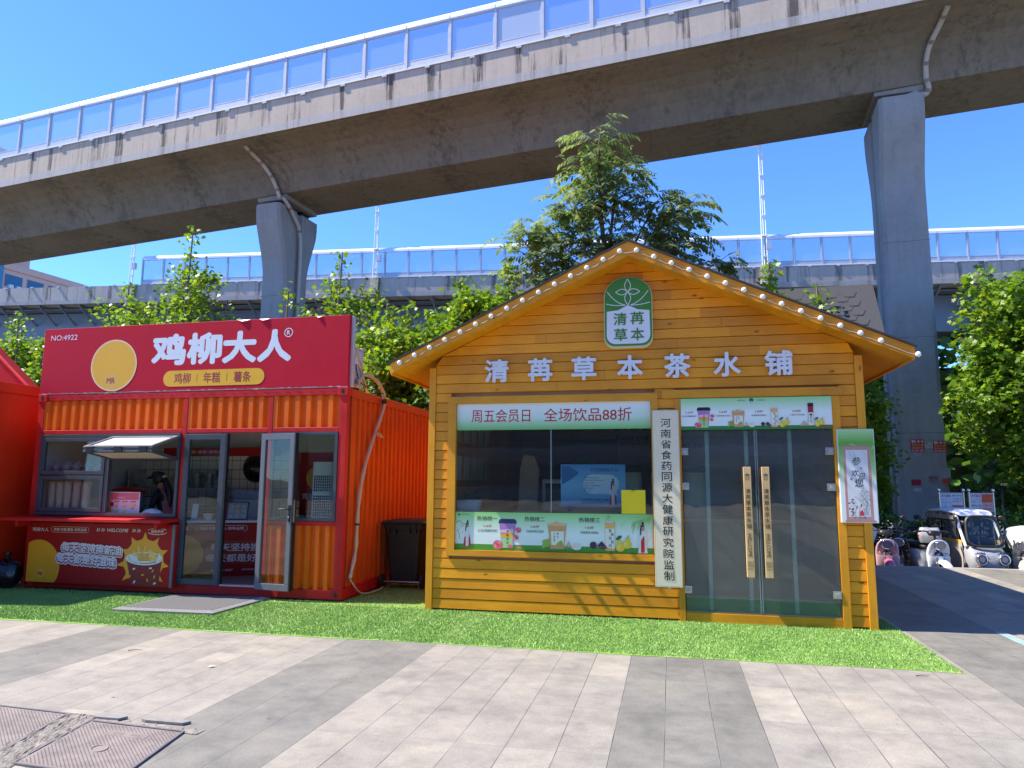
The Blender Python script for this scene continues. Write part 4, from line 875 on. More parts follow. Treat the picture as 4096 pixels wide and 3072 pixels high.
# ---- serving shelf, lower poster
fpart('serving_shelf', [(-6.63, -3.80, -.17, .236, .985, 1.03)], RED, .006)
fpart('shelf_bracket', [(-6.29, -6.25, -.1, .235, .90, .984)], RED); fpart('shelf_bracket', [(-3.95, -3.91, -.1, .235, .90, .984)], RED)
fpart('poster_box', [(-6.245, -3.79, .13, .238, .085, .955)], RED, .006); build('corner_trim', MB().box(-3.815, -3.775, .112, .129, .088, .955), ALUL, shop)
po = thing('counter_poster', 'red poster with yellow disc, outlined slogan and bucket of chips below the serving shelf', 'poster', (-5.0, .12, .09))
build('sheet', MB().box(-6.24, -3.82, .118, .1295, .093, .950), PRED, po)
p = Print(.1178); YD = paint((.78, .36, .015), .42, .05)
p.poly([(max(-6.238, -6.055+.39*math.cos(t)), max(.095, .31+.39*math.sin(t))) for t in [2*math.pi*k/60 for k in range(60)]], YD)
p.oval(-5.99, .215, .062, .062, GOLD, 24); p.txt('MR', -6.03, -5.95, .19, .24, PRED, bold=.06)
star = []
random.seed(2)
for k in range(11):
    t0 = math.pi/2+k*2*math.pi/11; r = (.41, .40, .39, .44, .42, .42, .42, .42, .40, .40, .40)[k]
    for q in range(5):
        t = t0+q*2*math.pi/55; rr = r if q == 0 else .335-.03*math.sin(math.pi*q/5)
        star.append((min(-3.822, -4.255+rr*math.cos(t)*1.05), max(.096, .435+rr*math.sin(t))))
p.poly(star, YD)
p.poly([(-4.43, .10), (-3.99, .10), (-3.955, .475), (-4.545, .475)], paint((.20, .010, .008), .4, .08))
FRY = [paint(c, .5, .1) for c in ((.80, .50, .12), (.85, .58, .16), (.70, .36, .07), (.88, .66, .22))]
p.oval(-4.25, .49, .292, .075, CREAMP, rot=.03); p.oval(-4.25, .495, .262, .058, FRY[2], rot=.03)
for k in range(70):
    a = random.uniform(-1, 1); b = random.random(); x = -4.255+.22*a; z = .47+.16*(1-a*a)*b; ang = random.gauss(1.57, .6); L = random.uniform(.05, .10); w = .013
    c, s_ = math.cos(ang)*L, math.sin(ang)*L; nx_, nz_ = -s_/L*w/2, c/L*w/2; p.poly([(x-nx_-c/2, z-nz_-s_/2), (x+nx_-c/2, z+nz_-s_/2), (x+nx_+c/2, z+nz_+s_/2), (x-nx_+c/2, z-nz_+s_/2)], random.choice(FRY))
rim = [(-4.25+.296*math.cos(t), .482+.088*math.sin(t)) for t in [math.pi+math.pi*k/20 for k in range(21)]]; p.line(rim, .022, WHITEP)
p.poly([(-4.49, .475), (-4.32, .40), (-4.36, .50), (-4.50, .53)], WHITEP); p.poly([(-4.05, .42), (-3.985, .46), (-3.99, .57), (-4.02, .52)], WHITEP)
for x, z, m, r_ in ((-4.40, .33, WHITEP, .4), (-4.13, .345, WHITEP, .1), (-4.06, .23, YD, 1.3), (-4.46, .22, YD, 1.0), (-4.38, .15, WHITEP, 1.), (-4.09, .31, YD, .9), (-4.05, .14, WHITEP, .5), (-4.25, .25, YD, .3), (-4.17, .18, YD, 2.)): p.oval(x, z, .026, .012, m, 10, rot=r_)
p.txt('鸡柳大人', -6.19, -5.905, .820, .878, WHITEP, bold=.03); p.txt('®', -5.90, -5.888, .868, .880, WHITEP, bold=0)
for (x0, x1) in ((-5.855, -5.205),): q = pill(x0, x1, .815, .893); p.line(q+[q[0]], .005, paint((.75, .55, .5), .4, .03))
p.txt('鸡柳·年糕·薯条-领导品牌', -5.815, -5.245, .832, .876, WHITEP, bold=.025)
for x in (-5.075, -5.045, -4.995, -4.965, -4.475, -4.445, -4.395, -4.365): p.poly([(x, .838), (x+.012, .838), (x+.032, .860), (x+.016, .885), (x+.006, .885), (x+.016, .860)], WHITEP)
p.txt('WELCOME', -4.895, -4.535, .836, .884, WHITEP, bold=.05, shear=.2)
ov = [(-4.06+.165*math.cos(t), .855+.042*math.sin(t)) for t in [2*math.pi*k/40 for k in range(41)]]; p.line(ov[3:19], .005, WHITEP); p.line(ov[23:39], .008, WHITEP); p.txt('坚持手作', -4.165, -3.955, .832, .878, WHITEP, bold=.025, shear=.15); p.txt('MR·鸡柳', -4.03, -3.93, .886, .900, WHITEP, bold=0)
def slogan(p, st, x0, x1, z0, z1, skew, out=.030):
    REDO = paint((.30, .008, .008), .4, .05); n = len(st); w = (x1-x0)/n
    for hal, m, dz in ((.030, WHITEP, -.006), (.013, REDO, -.009), (.0, WHITEP, 0)):
        y0 = p.y
        for k, ch in enumerate(st):
            xc = x0+w*(k+.5); zc = (z0+z1)/2+skew*(xc-(x0+x1)/2); p.y = y0
            p.txt(ch, xc-w*.48, xc+w*.48, zc-(z1-z0)/2+dz, zc+(z1-z0)/2+dz, m, bold=.05, halo=hal)
slogan(p, '每天坚持换新油', -5.645, -4.625, .525, .640, -.045); slogan(p, '每天都是好滋味', -5.72, -4.70, .365, .485, -.055)
p.done(po)
# ---- doors
dl = build('glass_door', frame(-3.785, -3.118, .128, 2.240, .082, .205, .255), ALU, shop, .004)
build('pane', MB().box(-3.702, -3.201, .226, .233, .211, 2.157), GLASS, dl); build('edge', MB().box(-3.117, -3.085, .20, .262, .128, 2.240), BLACK, dl)
a = math.radians(-7); hx, hy = -2.50, .215; M = Matrix.Translation((hx, hy, 0)) @ Matrix.Rotation(a, 4, 'Z'); W_ = .555
m = MB()
for b in ((0, W_, .112, .197), (0, W_, 2.142, 2.228), (0, .072, .197, 2.142), (W_-.072, W_, .197, 2.142)): m.box(b[0], b[1], -.075, -.020, b[2], b[3], M=M)
d2 = build('glass_door', m, ALUL, shop, .004)
build('pane', MB().box(.072, W_-.072, -.05, -.044, .197, 2.142, M=M), GLASS, d2); build('edge', MB().box(W_+.001, W_+.022, -.085, -.010, .112, 2.24, M=M), BLACK, d2)
h = MB().box(W_-.052, W_-.022, -.088, -.0755, 1.03, 1.25, M=M); h.tube([(W_-.037, -.088, 1.20), (W_-.037, -.125, 1.20), (W_-.05, -.13, 1.20), (W_-.16, -.13, 1.198)], .009, 8, M=M); h.lathe([(.010, .088), (.010, .092)], (W_-.037, 0, 1.09), 10, m=1, ax='y', M=M)
build('handle', h, [BLACK, STEEL], d2)
build('lock_plate', MB().box(W_+.0222, W_+.024, -.07, -.04, 1.02, 1.32, M=M), paint((.6, .42, .25), .4, .1, metal=.6), d2)
build('threshold', MB().box(-3.085, -2.49, .20, .30, .128, .150), paint((.45, .38, .36), .4, .2, metal=.4), shop)
wr = build('window_frame', frame(-2.41, -1.40, 1.034, 2.255, .042, .235, .285), ALU, shop, .003); build('pane', MB().box(-2.367, -1.443, .255, .261, 1.077, 2.212), GLASS, wr)
# ---- roof sign
sg = thing('roof_sign', 'wide red billboard with large white characters 鸡柳大人 standing on the red container', 'billboard', (-3.85, .25, CZ))
build('panel', MB().box(-6.425, -1.283,   .236, .305, CZ+.012, 3.902), SIGNRED, sg, .004)
build('rear_frame', MB().box(-1.34, -1.262, .3065, .39, CZ+.012, 3.90).box(-6.42, -6.36, .3065, .39, CZ+.012, 3.90), paint((.55, .54, .55), .45, .08), sg)
tear = MB(); xs_ = np.linspace(-6.43, -1.28, 90)
for q in range(len(xs_)-1):
    h0 = .006+.012*abs(math.sin(q*1.7))*(1 if q % 7 < 4 else .3); tear.quad((xs_[q], .234, CZ+.004), (xs_[q+1], .234, CZ+.004), (xs_[q+1], .232-.006*(q % 3 == 0), CZ+.006+h0), (xs_[q], .232, CZ+.006+h0*.8))
build('torn_hem', tear, paint((.62, .40, .42), .5, .2), sg)
flap = MB()
for x, s_ in ((-2.95, .10), (-2.62, .09), (-1.75, .05)): flap.add([(x-s_, .234, 3.904), (x+s_, .234, 3.904), (x+s_*.4, .222, 3.885), (x-s_*.3, .218, 3.875), (x-s_*.1, .232, 3.906)], [(0, 3, 2, 1), (0, 4, 3)])
build('loose_edge', flap, paint((.45, .14, .16), .4, .2), sg)
p = Print(.2355); SW = paint((.70, .74, .78), .4, .03)
for ch, x0, x1 in (('鸡', -4.475, -3.885), ('柳', -3.875, -3.285), ('大', -3.285, -2.72), ('人', -2.715, -2.165)): p.txt(ch, x0, x1, 3.262, 3.745, SW, bold=.088)
c_ = [(-2.225+.062*math.cos(t), 3.685+.062*math.sin(t)) for t in [2*math.pi*k/24 for k in range(25)]]; p.line(c_, .012, SW); p.txt('R', -2.25, -2.20, 3.652, 3.718, SW, bold=.05)
p.txt('NO:4922', -6.30, -5.815, 3.715, 3.80, paint((.72, .62, .62), .4, .03), bold=.02)
p.oval(-5.12, 3.295, .405, .395, paint((.78, .62, .40), .45, .04), 48); p.oval(-5.12, 3.295, .385, .375, YELLOW, 48)
BRN = paint((.32, .03, .02), .5, .05); p.oval(-5.15, 3.06, .115, .115, GOLD, 28); p.txt('MR', -5.225, -5.075, 3.015, 3.105, BRN, bold=.06); p.poly(pill(-4.24, -2.575, 2.945, 3.182), YELLOW)
for st, x0, x1 in (('鸡柳', -4.055, -3.775), ('年糕', -3.565, -3.285), ('薯条', -3.07, -2.79)): p.txt(st, x0, x1, 2.985, 3.145, BRN, bold=.035)
for x in (-3.67, -3.178): p.line([(x, 3.01), (x, 3.125)], .008, BRN)
p.done(sg)
br = MB(); br.tube([(-1.30, .30, 3.62), (-1.30, .93, CZ+.03)], .022, 4); build('brace', br, STEEL, sg); br = MB(); br.tube([(-6.39, .30, 3.62), (-6.39, .93, CZ+.03)], .022, 4); build('brace', br, STEEL, sg)
# ---- air conditioner on the roof, pipe down the side
ac = thing('outdoor_air_conditioner', 'pale grey outdoor air conditioning unit on the container roof behind the red billboard', 'air conditioner', (-1.68, .65, CZ))
ACM = paint((.56, .55, .53), .45, .06); build('casing', MB().box(-2.05, -1.31, .46, .80, CZ+.035, 3.47), ACM, ac, .015)
build('top_lid', MB().box(-2.055, -1.305, .455, .805, 3.471, 3.50), ACM, ac, .008)
q = MB().box(-1.3095, -1.300, .49, .60, 3.24, 3.40); build('terminal_cover', q, WHITEP, ac, .004)
q = MB()
for z in (3.05, 3.10, 3.15): q.box(-1.3095, -1.304, .49, .70, z, z+.012)
build('vent_rib', q, ACM, ac); build('label', MB().box(-1.3095, -1.3085, .63, .69, 3.26, 3.42), LGREY, ac)
q = MB().box(-1.3095, -1.290, .49, .56, CZ+.06, CZ+.14); q.tube([(-1.295, .52, CZ+.08), (-1.26, .52, CZ+.08)], .014, 8); q.tube([(-1.295, .54, CZ+.12), (-1.26, .54, CZ+.12)], .011, 8); build('valve', q, STEEL, ac)
q = MB()
for y in (.50, .76): q.box(-2.0, -1.36, y-.02, y+.02, CZ-.008, CZ+.034)
build('foot', q, DKGREY, ac)
hs = thing('pipe_bundle', 'beige wrapped air conditioner pipe hanging from the roof down the orange container side', 'pipe', (-1.25, .9, 0))
HP = [(-1.27, .53, CZ+.10), (-1.24, .70, CZ+.24), (-1.22, 1.0, CZ+.22), (-1.21, 1.25, CZ+.12), (-1.215, 1.38, 2.86), (-1.22, 1.38, 2.70), (-1.225, 1.22, 2.45), (-1.225, .93, 2.05), (-1.225, .74, 1.72), (-1.225, .64, 1.45), (-1.225, .59, 1.15), (-1.225, .57, .86), (-1.225, .55, .62), (-1.225, .46, .40), (-1.225, .40, .27)]
def smooth(P, n=6):
    P = [Vector(a) for a in P]; out = []
    for i in range(len(P)-1):
        p0, p1, p2, p3 = P[max(0, i-1)], P[i], P[i+1], P[min(len(P)-1, i+2)]
        for k in range(n):
            t = k/n; out.append(.5*((2*p1)+(p2-p0)*t+(2*p0-5*p1+4*p2-p3)*t*t+(3*p1-p0-3*p2+p3)*t**3))
    return out+[P[-1]]
WRAP = paint((.55, .41, .30), .7, .15, 18, bump=.3); sp_ = smooth(HP, 7)
build('wrapped_pipe', MB().tube(sp_, [.026+.004*math.sin(k*.8) for k in range(len(sp_))], 9), WRAP, hs)
build('tape', MB().tube([(-1.215, 1.375, 2.83), (-1.217, 1.385, 2.76)], .04, 9).tube([(-1.225, .575, .99), (-1.225, .572, .965)], .036, 9), BLACK, hs)
build('drain_hose', MB().tube(smooth([(-1.225, .40, .26), (-1.20, .46, .18), (-1.17, .62, .05), (-1.14, .85, .012), (-1.10, 1.1, .02), (-1.12, 1.3, .03)], 6), .011, 7), paint((.50, .44, .38), .6, .1), hs)
build('tape_tail', MB().add([(-1.19, 1.10, 2.30), (-1.14, 1.13, 2.28), (-1.12, 1.2, 2.22), (-1.17, 1.16, 2.23)], [(0, 1, 2, 3)]).box(-1.195, -1.185, 1.09, 1.12, 2.24, 2.30), WRAP, hs)
build('cable', MB().tube(smooth([(-1.30, .52, 3.24), (-1.29, .54, 3.12), (-1.29, .66, 3.0), (-1.25, .85, 2.94), (-1.23, 1.1, 2.93), (-1.20, 1.3, 2.90)], 6), .008, 6), BLACK, hs)

# ================================================================== INSIDE THE CONTAINER
ic = thing('service_desk', 'red printed service desk seen through the open container doors', 'counter', (-3.5, 1.1, .13))
# its front runs back to the right
Mi = Matrix.Translation((-3.90, .98, 0)) @ Matrix.Rotation(math.radians(24), 4, 'Z')
build('body', MB().box(-.55, 1.25, .02, .5, .135, .93, M=Mi), PRED, ic); build('top', MB().box(-.58, 1.28, -.02, .55, .932, .965, M=Mi), LGREY, ic)
pf = MB(); lt = MB()
def t2(s, x0, x1, z0, z1, y, bold=.03): text(lt, s, x0, x1, z0, z1, y, bold=bold, M=Mi)
pf.prism([(.02, .30), (.98, .30), (.98, .66), (.02, .66)], .015, .0195, m=1, M=Mi)
pf.lathe([(.30, -.0185), (.30, -.012)], (-.32, 0, .45), 30, m=0, ax='y', M=Mi)
t2('每天坚持换', .08, .80, .50, .62, .0125); t2('每天都是好', .02, .76, .34, .46, .0125); t2('鸡柳大人', -.52, -.24, .82, .88, .0125); t2('鸡柳·年糕·薯条-领导品牌', -.1, .55, .82, .87, .0125, .02); t2('400-017-0007', .10, .42, .20, .235, .0125, .01); t2('WWW.JILIU', .55, .85, .20, .235, .0125, .01)
build('printed_panel', pf, [YD, paint((.30, .008, .008), .4, .05)], ic); build('lettering', lt, WHITEP, ic)
q = MB().tube([tuple(Mi @ Vector((x, .012, z))) for x, z in pill(-.15, .60, .80, .89)], .004, 5); build('pill_outline', q, WHITEP, ic)
def simple(name, label, cat, mb, mat, loc, bevel=0., group=None):
    return tag(build(name, mb, mat, None, bevel), label, cat, group)
wk = thing('wok', 'round black wok hung on the white tiled back wall', 'wok', (-4.0, 2.38, 1.79))
build('bowl', MB().lathe([(.02, .17), (.12, .15), (.22, .06), (.255, 0), (.25, -.01), (.20, .05), (.02, .14)], (-4.0, 2.40, 1.79), 36, ax='y'), paint((.012, .012, .013), .25, .1), wk); build('handle', MB().tube([(-3.76, 2.40, 1.85), (-3.68, 2.38, 1.87)], .015), BLACK, wk)
tw = thing('tower_air_conditioner', 'white tower air conditioner with a dark grid front behind the right container window', 'air conditioner', (-2.12, 1.2, .13))
def rsq(cx, cy, w, d, r, z, n=5):
    P = []
    for sx, sy, a0 in ((1, 1, 0), (-1, 1, 90), (-1, -1, 180), (1, -1, 270)):
        for k in range(n): a = math.radians(a0+90*k/(n-1)); P.append((cx+sx*(w/2-r)+r*math.cos(a), cy+sy*(d/2-r)+r*math.sin(a), z))
    return P
build('body', MB().loft([rsq(-2.02, 1.2, .40, .36, .12, z) for z in (.13, 1.86)], 0, True), paint((.72, .72, .70), .4, .04), tw)
for z0, z1 in ((1.42, 1.66), (1.05, 1.36)): build('grille_back', MB().box(-2.15, -1.87, 1.017, 1.019, z0, z1), BLACK, tw)
q = MB()
for z0, z1 in ((1.42, 1.66), (1.05, 1.36)):
    for k in range(9): x = -2.15+.035*k; q.box(x-.004, x+.004, 1.009, 1.016, z0, z1)
    for k in range(int((z1-z0)/.04)+1): q.box(-2.15, -1.87, 1.0055, 1.0085, z0+k*.04-.004, z0+k*.04+.004)
build('grille', q, WHITEP, tw)
rp = thing('wall_poster', 'dark red poster with a yellow disc on the back wall behind the right container window', 'poster', (-2.8, 2.41, 1.0))
build('sheet', MB().box(-3.35, -2.55, 2.405, 2.417, 1.0, 2.06), PRED, rp); p = Print(2.4048); p.oval(-2.83, 1.62, .20, .20, YD, 30); p.txt('鸡柳大人', -3.1, -2.6, 1.25, 1.37, WHITEP, bold=.03); p.done(rp)
hb = thing('hanging_banner', 'red strip banner hung high inside the container above the worker', 'banner', (-4.6, 2.0, 1.98))
build('strip', MB().box(-5.55, -3.3, 2.0, 2.01, 1.985, 2.13), PRED, hb); p = Print(1.9998); p.txt('鸡柳·年糕·薯条-领导品牌', -5.3, -4.3, 2.03, 2.085, WHITEP, bold=.02); p.done(hb)
mc = thing('menu_card', 'pink and white menu board with rows of snack pictures, on the container window sill', 'menu', (-4.84, .36, 1.05))
build('card', MB().box(-5.10, -4.585, .345, .357, 1.072, 1.400), WHITEP, mc); p = Print(.3448)
PK = paint((.62, .16, .18), .4, .1); p.rect(-5.095, -4.60, 1.285, 1.39, PK); p.rect(-5.095, -5.02, 1.075, 1.283, YD); p.rect(-5.06, -4.60, 1.075, 1.279, paint((.70, .58, .66), .5, .04)); p.rect(-5.09, -5.025, 1.19, 1.25, RINK)
for c in range(3):
    x = -4.97+c*.14; p.poly(pill(x-.045, x+.045, 1.250, 1.270), RINK)
    for r_ in range(2):
        if c == 2 and r_ == 1: continue
        z = 1.215-.085*r_ if c < 2 else 1.205; s_ = 1 if c < 2 else 1.4; p.oval(x, z, .036*s_, .022*s_, FRY[0], 14); p.oval(x-.01, z+.008, .02*s_, .012*s_, FRY[3], 10); p.rect(x-.03, x+.03, z-.036*s_, z-.028*s_, RINK)
for st, x, z in (('鸡柳', -4.97, 1.26), ('年糕', -4.83, 1.26), ('薯条', -4.69, 1.26)): p.txt(st, x-.025, x+.025, z-.007, z+.007, WHITEP, bold=0)
p.txt('鸡柳大人', -4.97, -4.83, 1.305, 1.335, WHITEP, bold=.02); p.done(mc)
pb = thing('plastic_bag', 'tied white plastic bag with red writing on the serving window sill', 'bag', (-4.42, .40, 1.06))
pm = MB(); random.seed(4); rings = []
for z, r in ((1.054, .15), (1.075, .17), (1.10, .16), (1.13, .12), (1.15, .07), (1.158, .02)): rings.append([(-4.42+r*(1+.08*math.sin(5*a+z*40))*math.cos(a), .42+.6*r*(1+.08*math.sin(4*a))*math.sin(a), z+.004*math.sin(7*a)) for a in [2*math.pi*k/24 for k in range(24)]])
pm.loft(rings); build('film', pm, WHITEP, pb); build('knot', MB().loft([[(-4.27+.03*math.cos(a), .40+.02*math.sin(a), 1.056+z) for a in [2*math.pi*k/8 for k in range(8)]] for z in (0, .03, .05)]), WHITEP, pb)
m = MB(); text(m, '好巴适', -4.50, -4.36, 1.07, 1.115, .300, bold=.02); build('lettering', m, RINK, pb)
CUP = NT('cup_stack'); cz_ = CUP.xyz(CUP.pos())[2]; fz = CUP.math('FRACT', CUP.math('DIVIDE', cz_, .0115)); CUP.col(CUP.mix(CUP.math('GREATER_THAN', fz, .72), (.62, .36, .28), (.85, .66, .56))); CUP.rough(.4)
for k, (xa, xb) in enumerate(((-6.20, -6.19), (-6.05, -6.035), (-5.91, -5.905), (-5.735, -5.76), (-5.575, -5.595))):
    cu = thing('cup_stack', ('brown paper cup stack leaning at the far left of the serving window', 'second cup stack from the left in the serving window', 'middle of the five cup stacks in the serving window', 'fourth cup stack, leaning right, in the serving window', 'rightmost and palest cup stack in the serving window')[k], 'cups', (xb, .42, 1.06), group='cup stacks behind the serving window')
    q = MB(); rings = []
    for j in range(34):
        z = 1.062+j*.0145; u = j/33
        for dr in (0, .005): rings.append([(xb+(xa-xb)*u+(.060+dr+.006*u)*math.cos(a), .42+(.060+dr+.006*u)*math.sin(a), z+(0 if not dr else .008)) for a in [2*math.pi*i/18 for i in range(18)]])
    q.loft(rings, 0, True, smooth=False); build('cups', q, CUP.m, cu)
    build('wrapper', MB().lathe([(.072, 1.063), (.078, 1.35), (.076, 1.57), (.05, 1.60), (.02, 1.61)], ((xa+xb)/2, .42, 0), 14, cap=False), glass_mat((.98, .97, .97), 1.2, .08), cu)
shf = thing('window_shelf', 'thin metal shelf inside the upper left serving window under the bagged tubs', 'shelf', (-5.7, .42, 1.68)); build('board', MB().box(-6.30, -5.11, .29, .60, 1.672, 1.69), STEEL, shf); build('bracket', MB().box(-6.30, -6.28, .29, .60, 1.60, 1.671), STEEL, shf)
for k, x in enumerate((-6.18, -5.98, -5.80, -5.60, -5.38)):
    tb = thing('bagged_tub', ('red tub in a tied clear bag, leftmost on the window shelf', 'red tub in a clear bag, second from the left on the window shelf', 'red tub in a clear bag, middle of the window shelf', 'red tub in a tall peaked bag, fourth on the window shelf', 'red tub in a slumped bag, rightmost on the window shelf')[k], 'tub', (x, .44, 1.69), group='bagged red tubs on the window shelf')
    build('tub', MB().lathe([(.05, 1.692), (.07, 1.72), (.068, 1.765), (.03, 1.785)], (x, .44, 0), 16), paint((.42, .03, .02), .4, .25, 20), tb)
    build('bag', MB().lathe([(.075, 1.693), (.09, 1.73), (.085, 1.78), (.04, 1.83+.02*(k % 2)), (.012, 1.86+.03*(k == 3))], (x, .44, 0), 9, cap=False), glass_mat((.92, .92, .92), 1.8, .16), tb)
bs = thing('fry_basket', 'red handled wire basket hanging inside the serving window beside the cups', 'basket', (-5.3, .9, 1.3)); q = MB()
for k in range(6): q.tube([(-5.50+.07*k, .95, 1.14), (-5.50+.07*k, .95, 1.32)], .006, 5)
for z in (1.14, 1.32): q.tube([(-5.52, .95, z), (-5.12, .95, z)], .008, 5)
build('wires', q, GOLD, bs); build('handle', MB().tube([(-5.55, .9, 1.42), (-5.35, .9, 1.44), (-4.95, .9, 1.42)], [.02, .03, .018], 8), RED, bs)
kt = thing('kitchen_rack', 'steel rack of metal containers against the back wall of the container', 'rack', (-5.3, 2.1, .13)); q = MB()
for x in (-6.2, -4.5): build('upright', MB().box(x, x+.04, 1.95, 2.35, .13, 1.75), STEEL, kt)
for z in (.6, 1.05, 1.42): build('shelf_board', MB().box(-6.2, -4.46, 1.95, 2.38, z, z+.02), paint((.35, .35, .35), .4, .1), kt)
for k, (x, w, lb) in enumerate(((-5.28, .14, 'clear box of skewers'), (-4.98, .11, 'round steel pot'), (-4.72, .10, 'smaller round steel pot'))):
    simple('pot' if k else 'skewer_box', lb+' on the container kitchen rack', 'pot' if k else 'box', MB().lathe([(w*.9, 1.443), (w, 1.46), (w, 1.68), (w*1.06, 1.69), (w*.95, 1.69), (w*.9, 1.5)], (x, 2.15, 0), 20) if k else MB().box(-5.40, -5.16, 2.05, 2.3, 1.442, 1.65).box(-5.38, -5.18, 2.07, 2.28, 1.6502, 1.74), STEEL if k else paint((.4, .36, .22), .4, .2), None)
for k, (x0, z0, w, h, c, lb) in enumerate(((-4.0, .967, .62, .30, (.55, .55, .52), 'translucent white storage box on the service desk'), (-4.05, 1.272, .66, .13, (.25, .36, .48), 'pale blue lidded box on top of the white storage box'))):
    tag(build('storage_box', MB().loft([rsq(x0+w/2, 2.0, w*s_, .42*s_, .06, z) for z, s_ in ((z0, .9), (z0+h*.86, 1.), (z0+h*.86, 1.05), (z0+h, 1.05))], 0, True, smooth=False), paint(c, .3, .06), None), lb, 'box')
simple('desk_support', 'white work table at the back of the container carrying the storage boxes', 'table', MB().box(-4.2, -3.2, 1.75, 2.38, .93, .965).box(-4.18, -4.14, 1.78, 2.36, .13, .928).box(-3.26, -3.22, 1.78, 2.36, .13, .928), LGREY, None)
m2 = thing('tilted_menu', 'dark framed blue menu board tilted on the service desk inside the open doorway', 'menu', (-3.6, 1.2, .97)); Mt = Mi @ Matrix.Translation((.36, .10, .966)) @ Matrix.Rotation(math.radians(-18), 4, 'X')
build('frame', MB().box(-.22, .22, 0, .015, 0, .29, M=Mt), INK, m2); q = MB().box(-.085, .205, -.004, -.001, .015, .275, M=Mt).box(-.205, -.09, -.004, -.001, .015, .275, m=1, M=Mt); build('print', q, [paint((.16, .30, .42), .4, .05), PRED], m2)
q = MB()
for c in range(3):
    for r_ in range(3): q.lathe([(.03, .0055), (.03, .0045)], (-.03+c*.09, 0, .06+r_*.08), 12, ax='y', M=Mt)
build('pictures', q, FRY[2], m2)
Q = Mi @ Vector((-.20, .05, .967)); tag(build('price_stand', MB().box(-.05, .05, 0, .01, 0, .25, M=Matrix.Translation(Q) @ Matrix.Rotation(-.15, 4, 'X')).box(-.05, .05, -.02, .06, -.002, .004, M=Matrix.Translation(Q)), WHITEP, None), 'small white plastic table sign on the service desk behind the left glass door', 'sign')
Q = Mi @ Vector((.0, .12, .967)); tag(build('bowl', MB().lathe([(.05, .0), (.085, .10), (.08, .10), (.045, .01)], tuple(Q), 20), paint((.62, .56, .46), .5, .08), None), 'cream paper bowl on the service desk behind the left glass door', 'bowl')
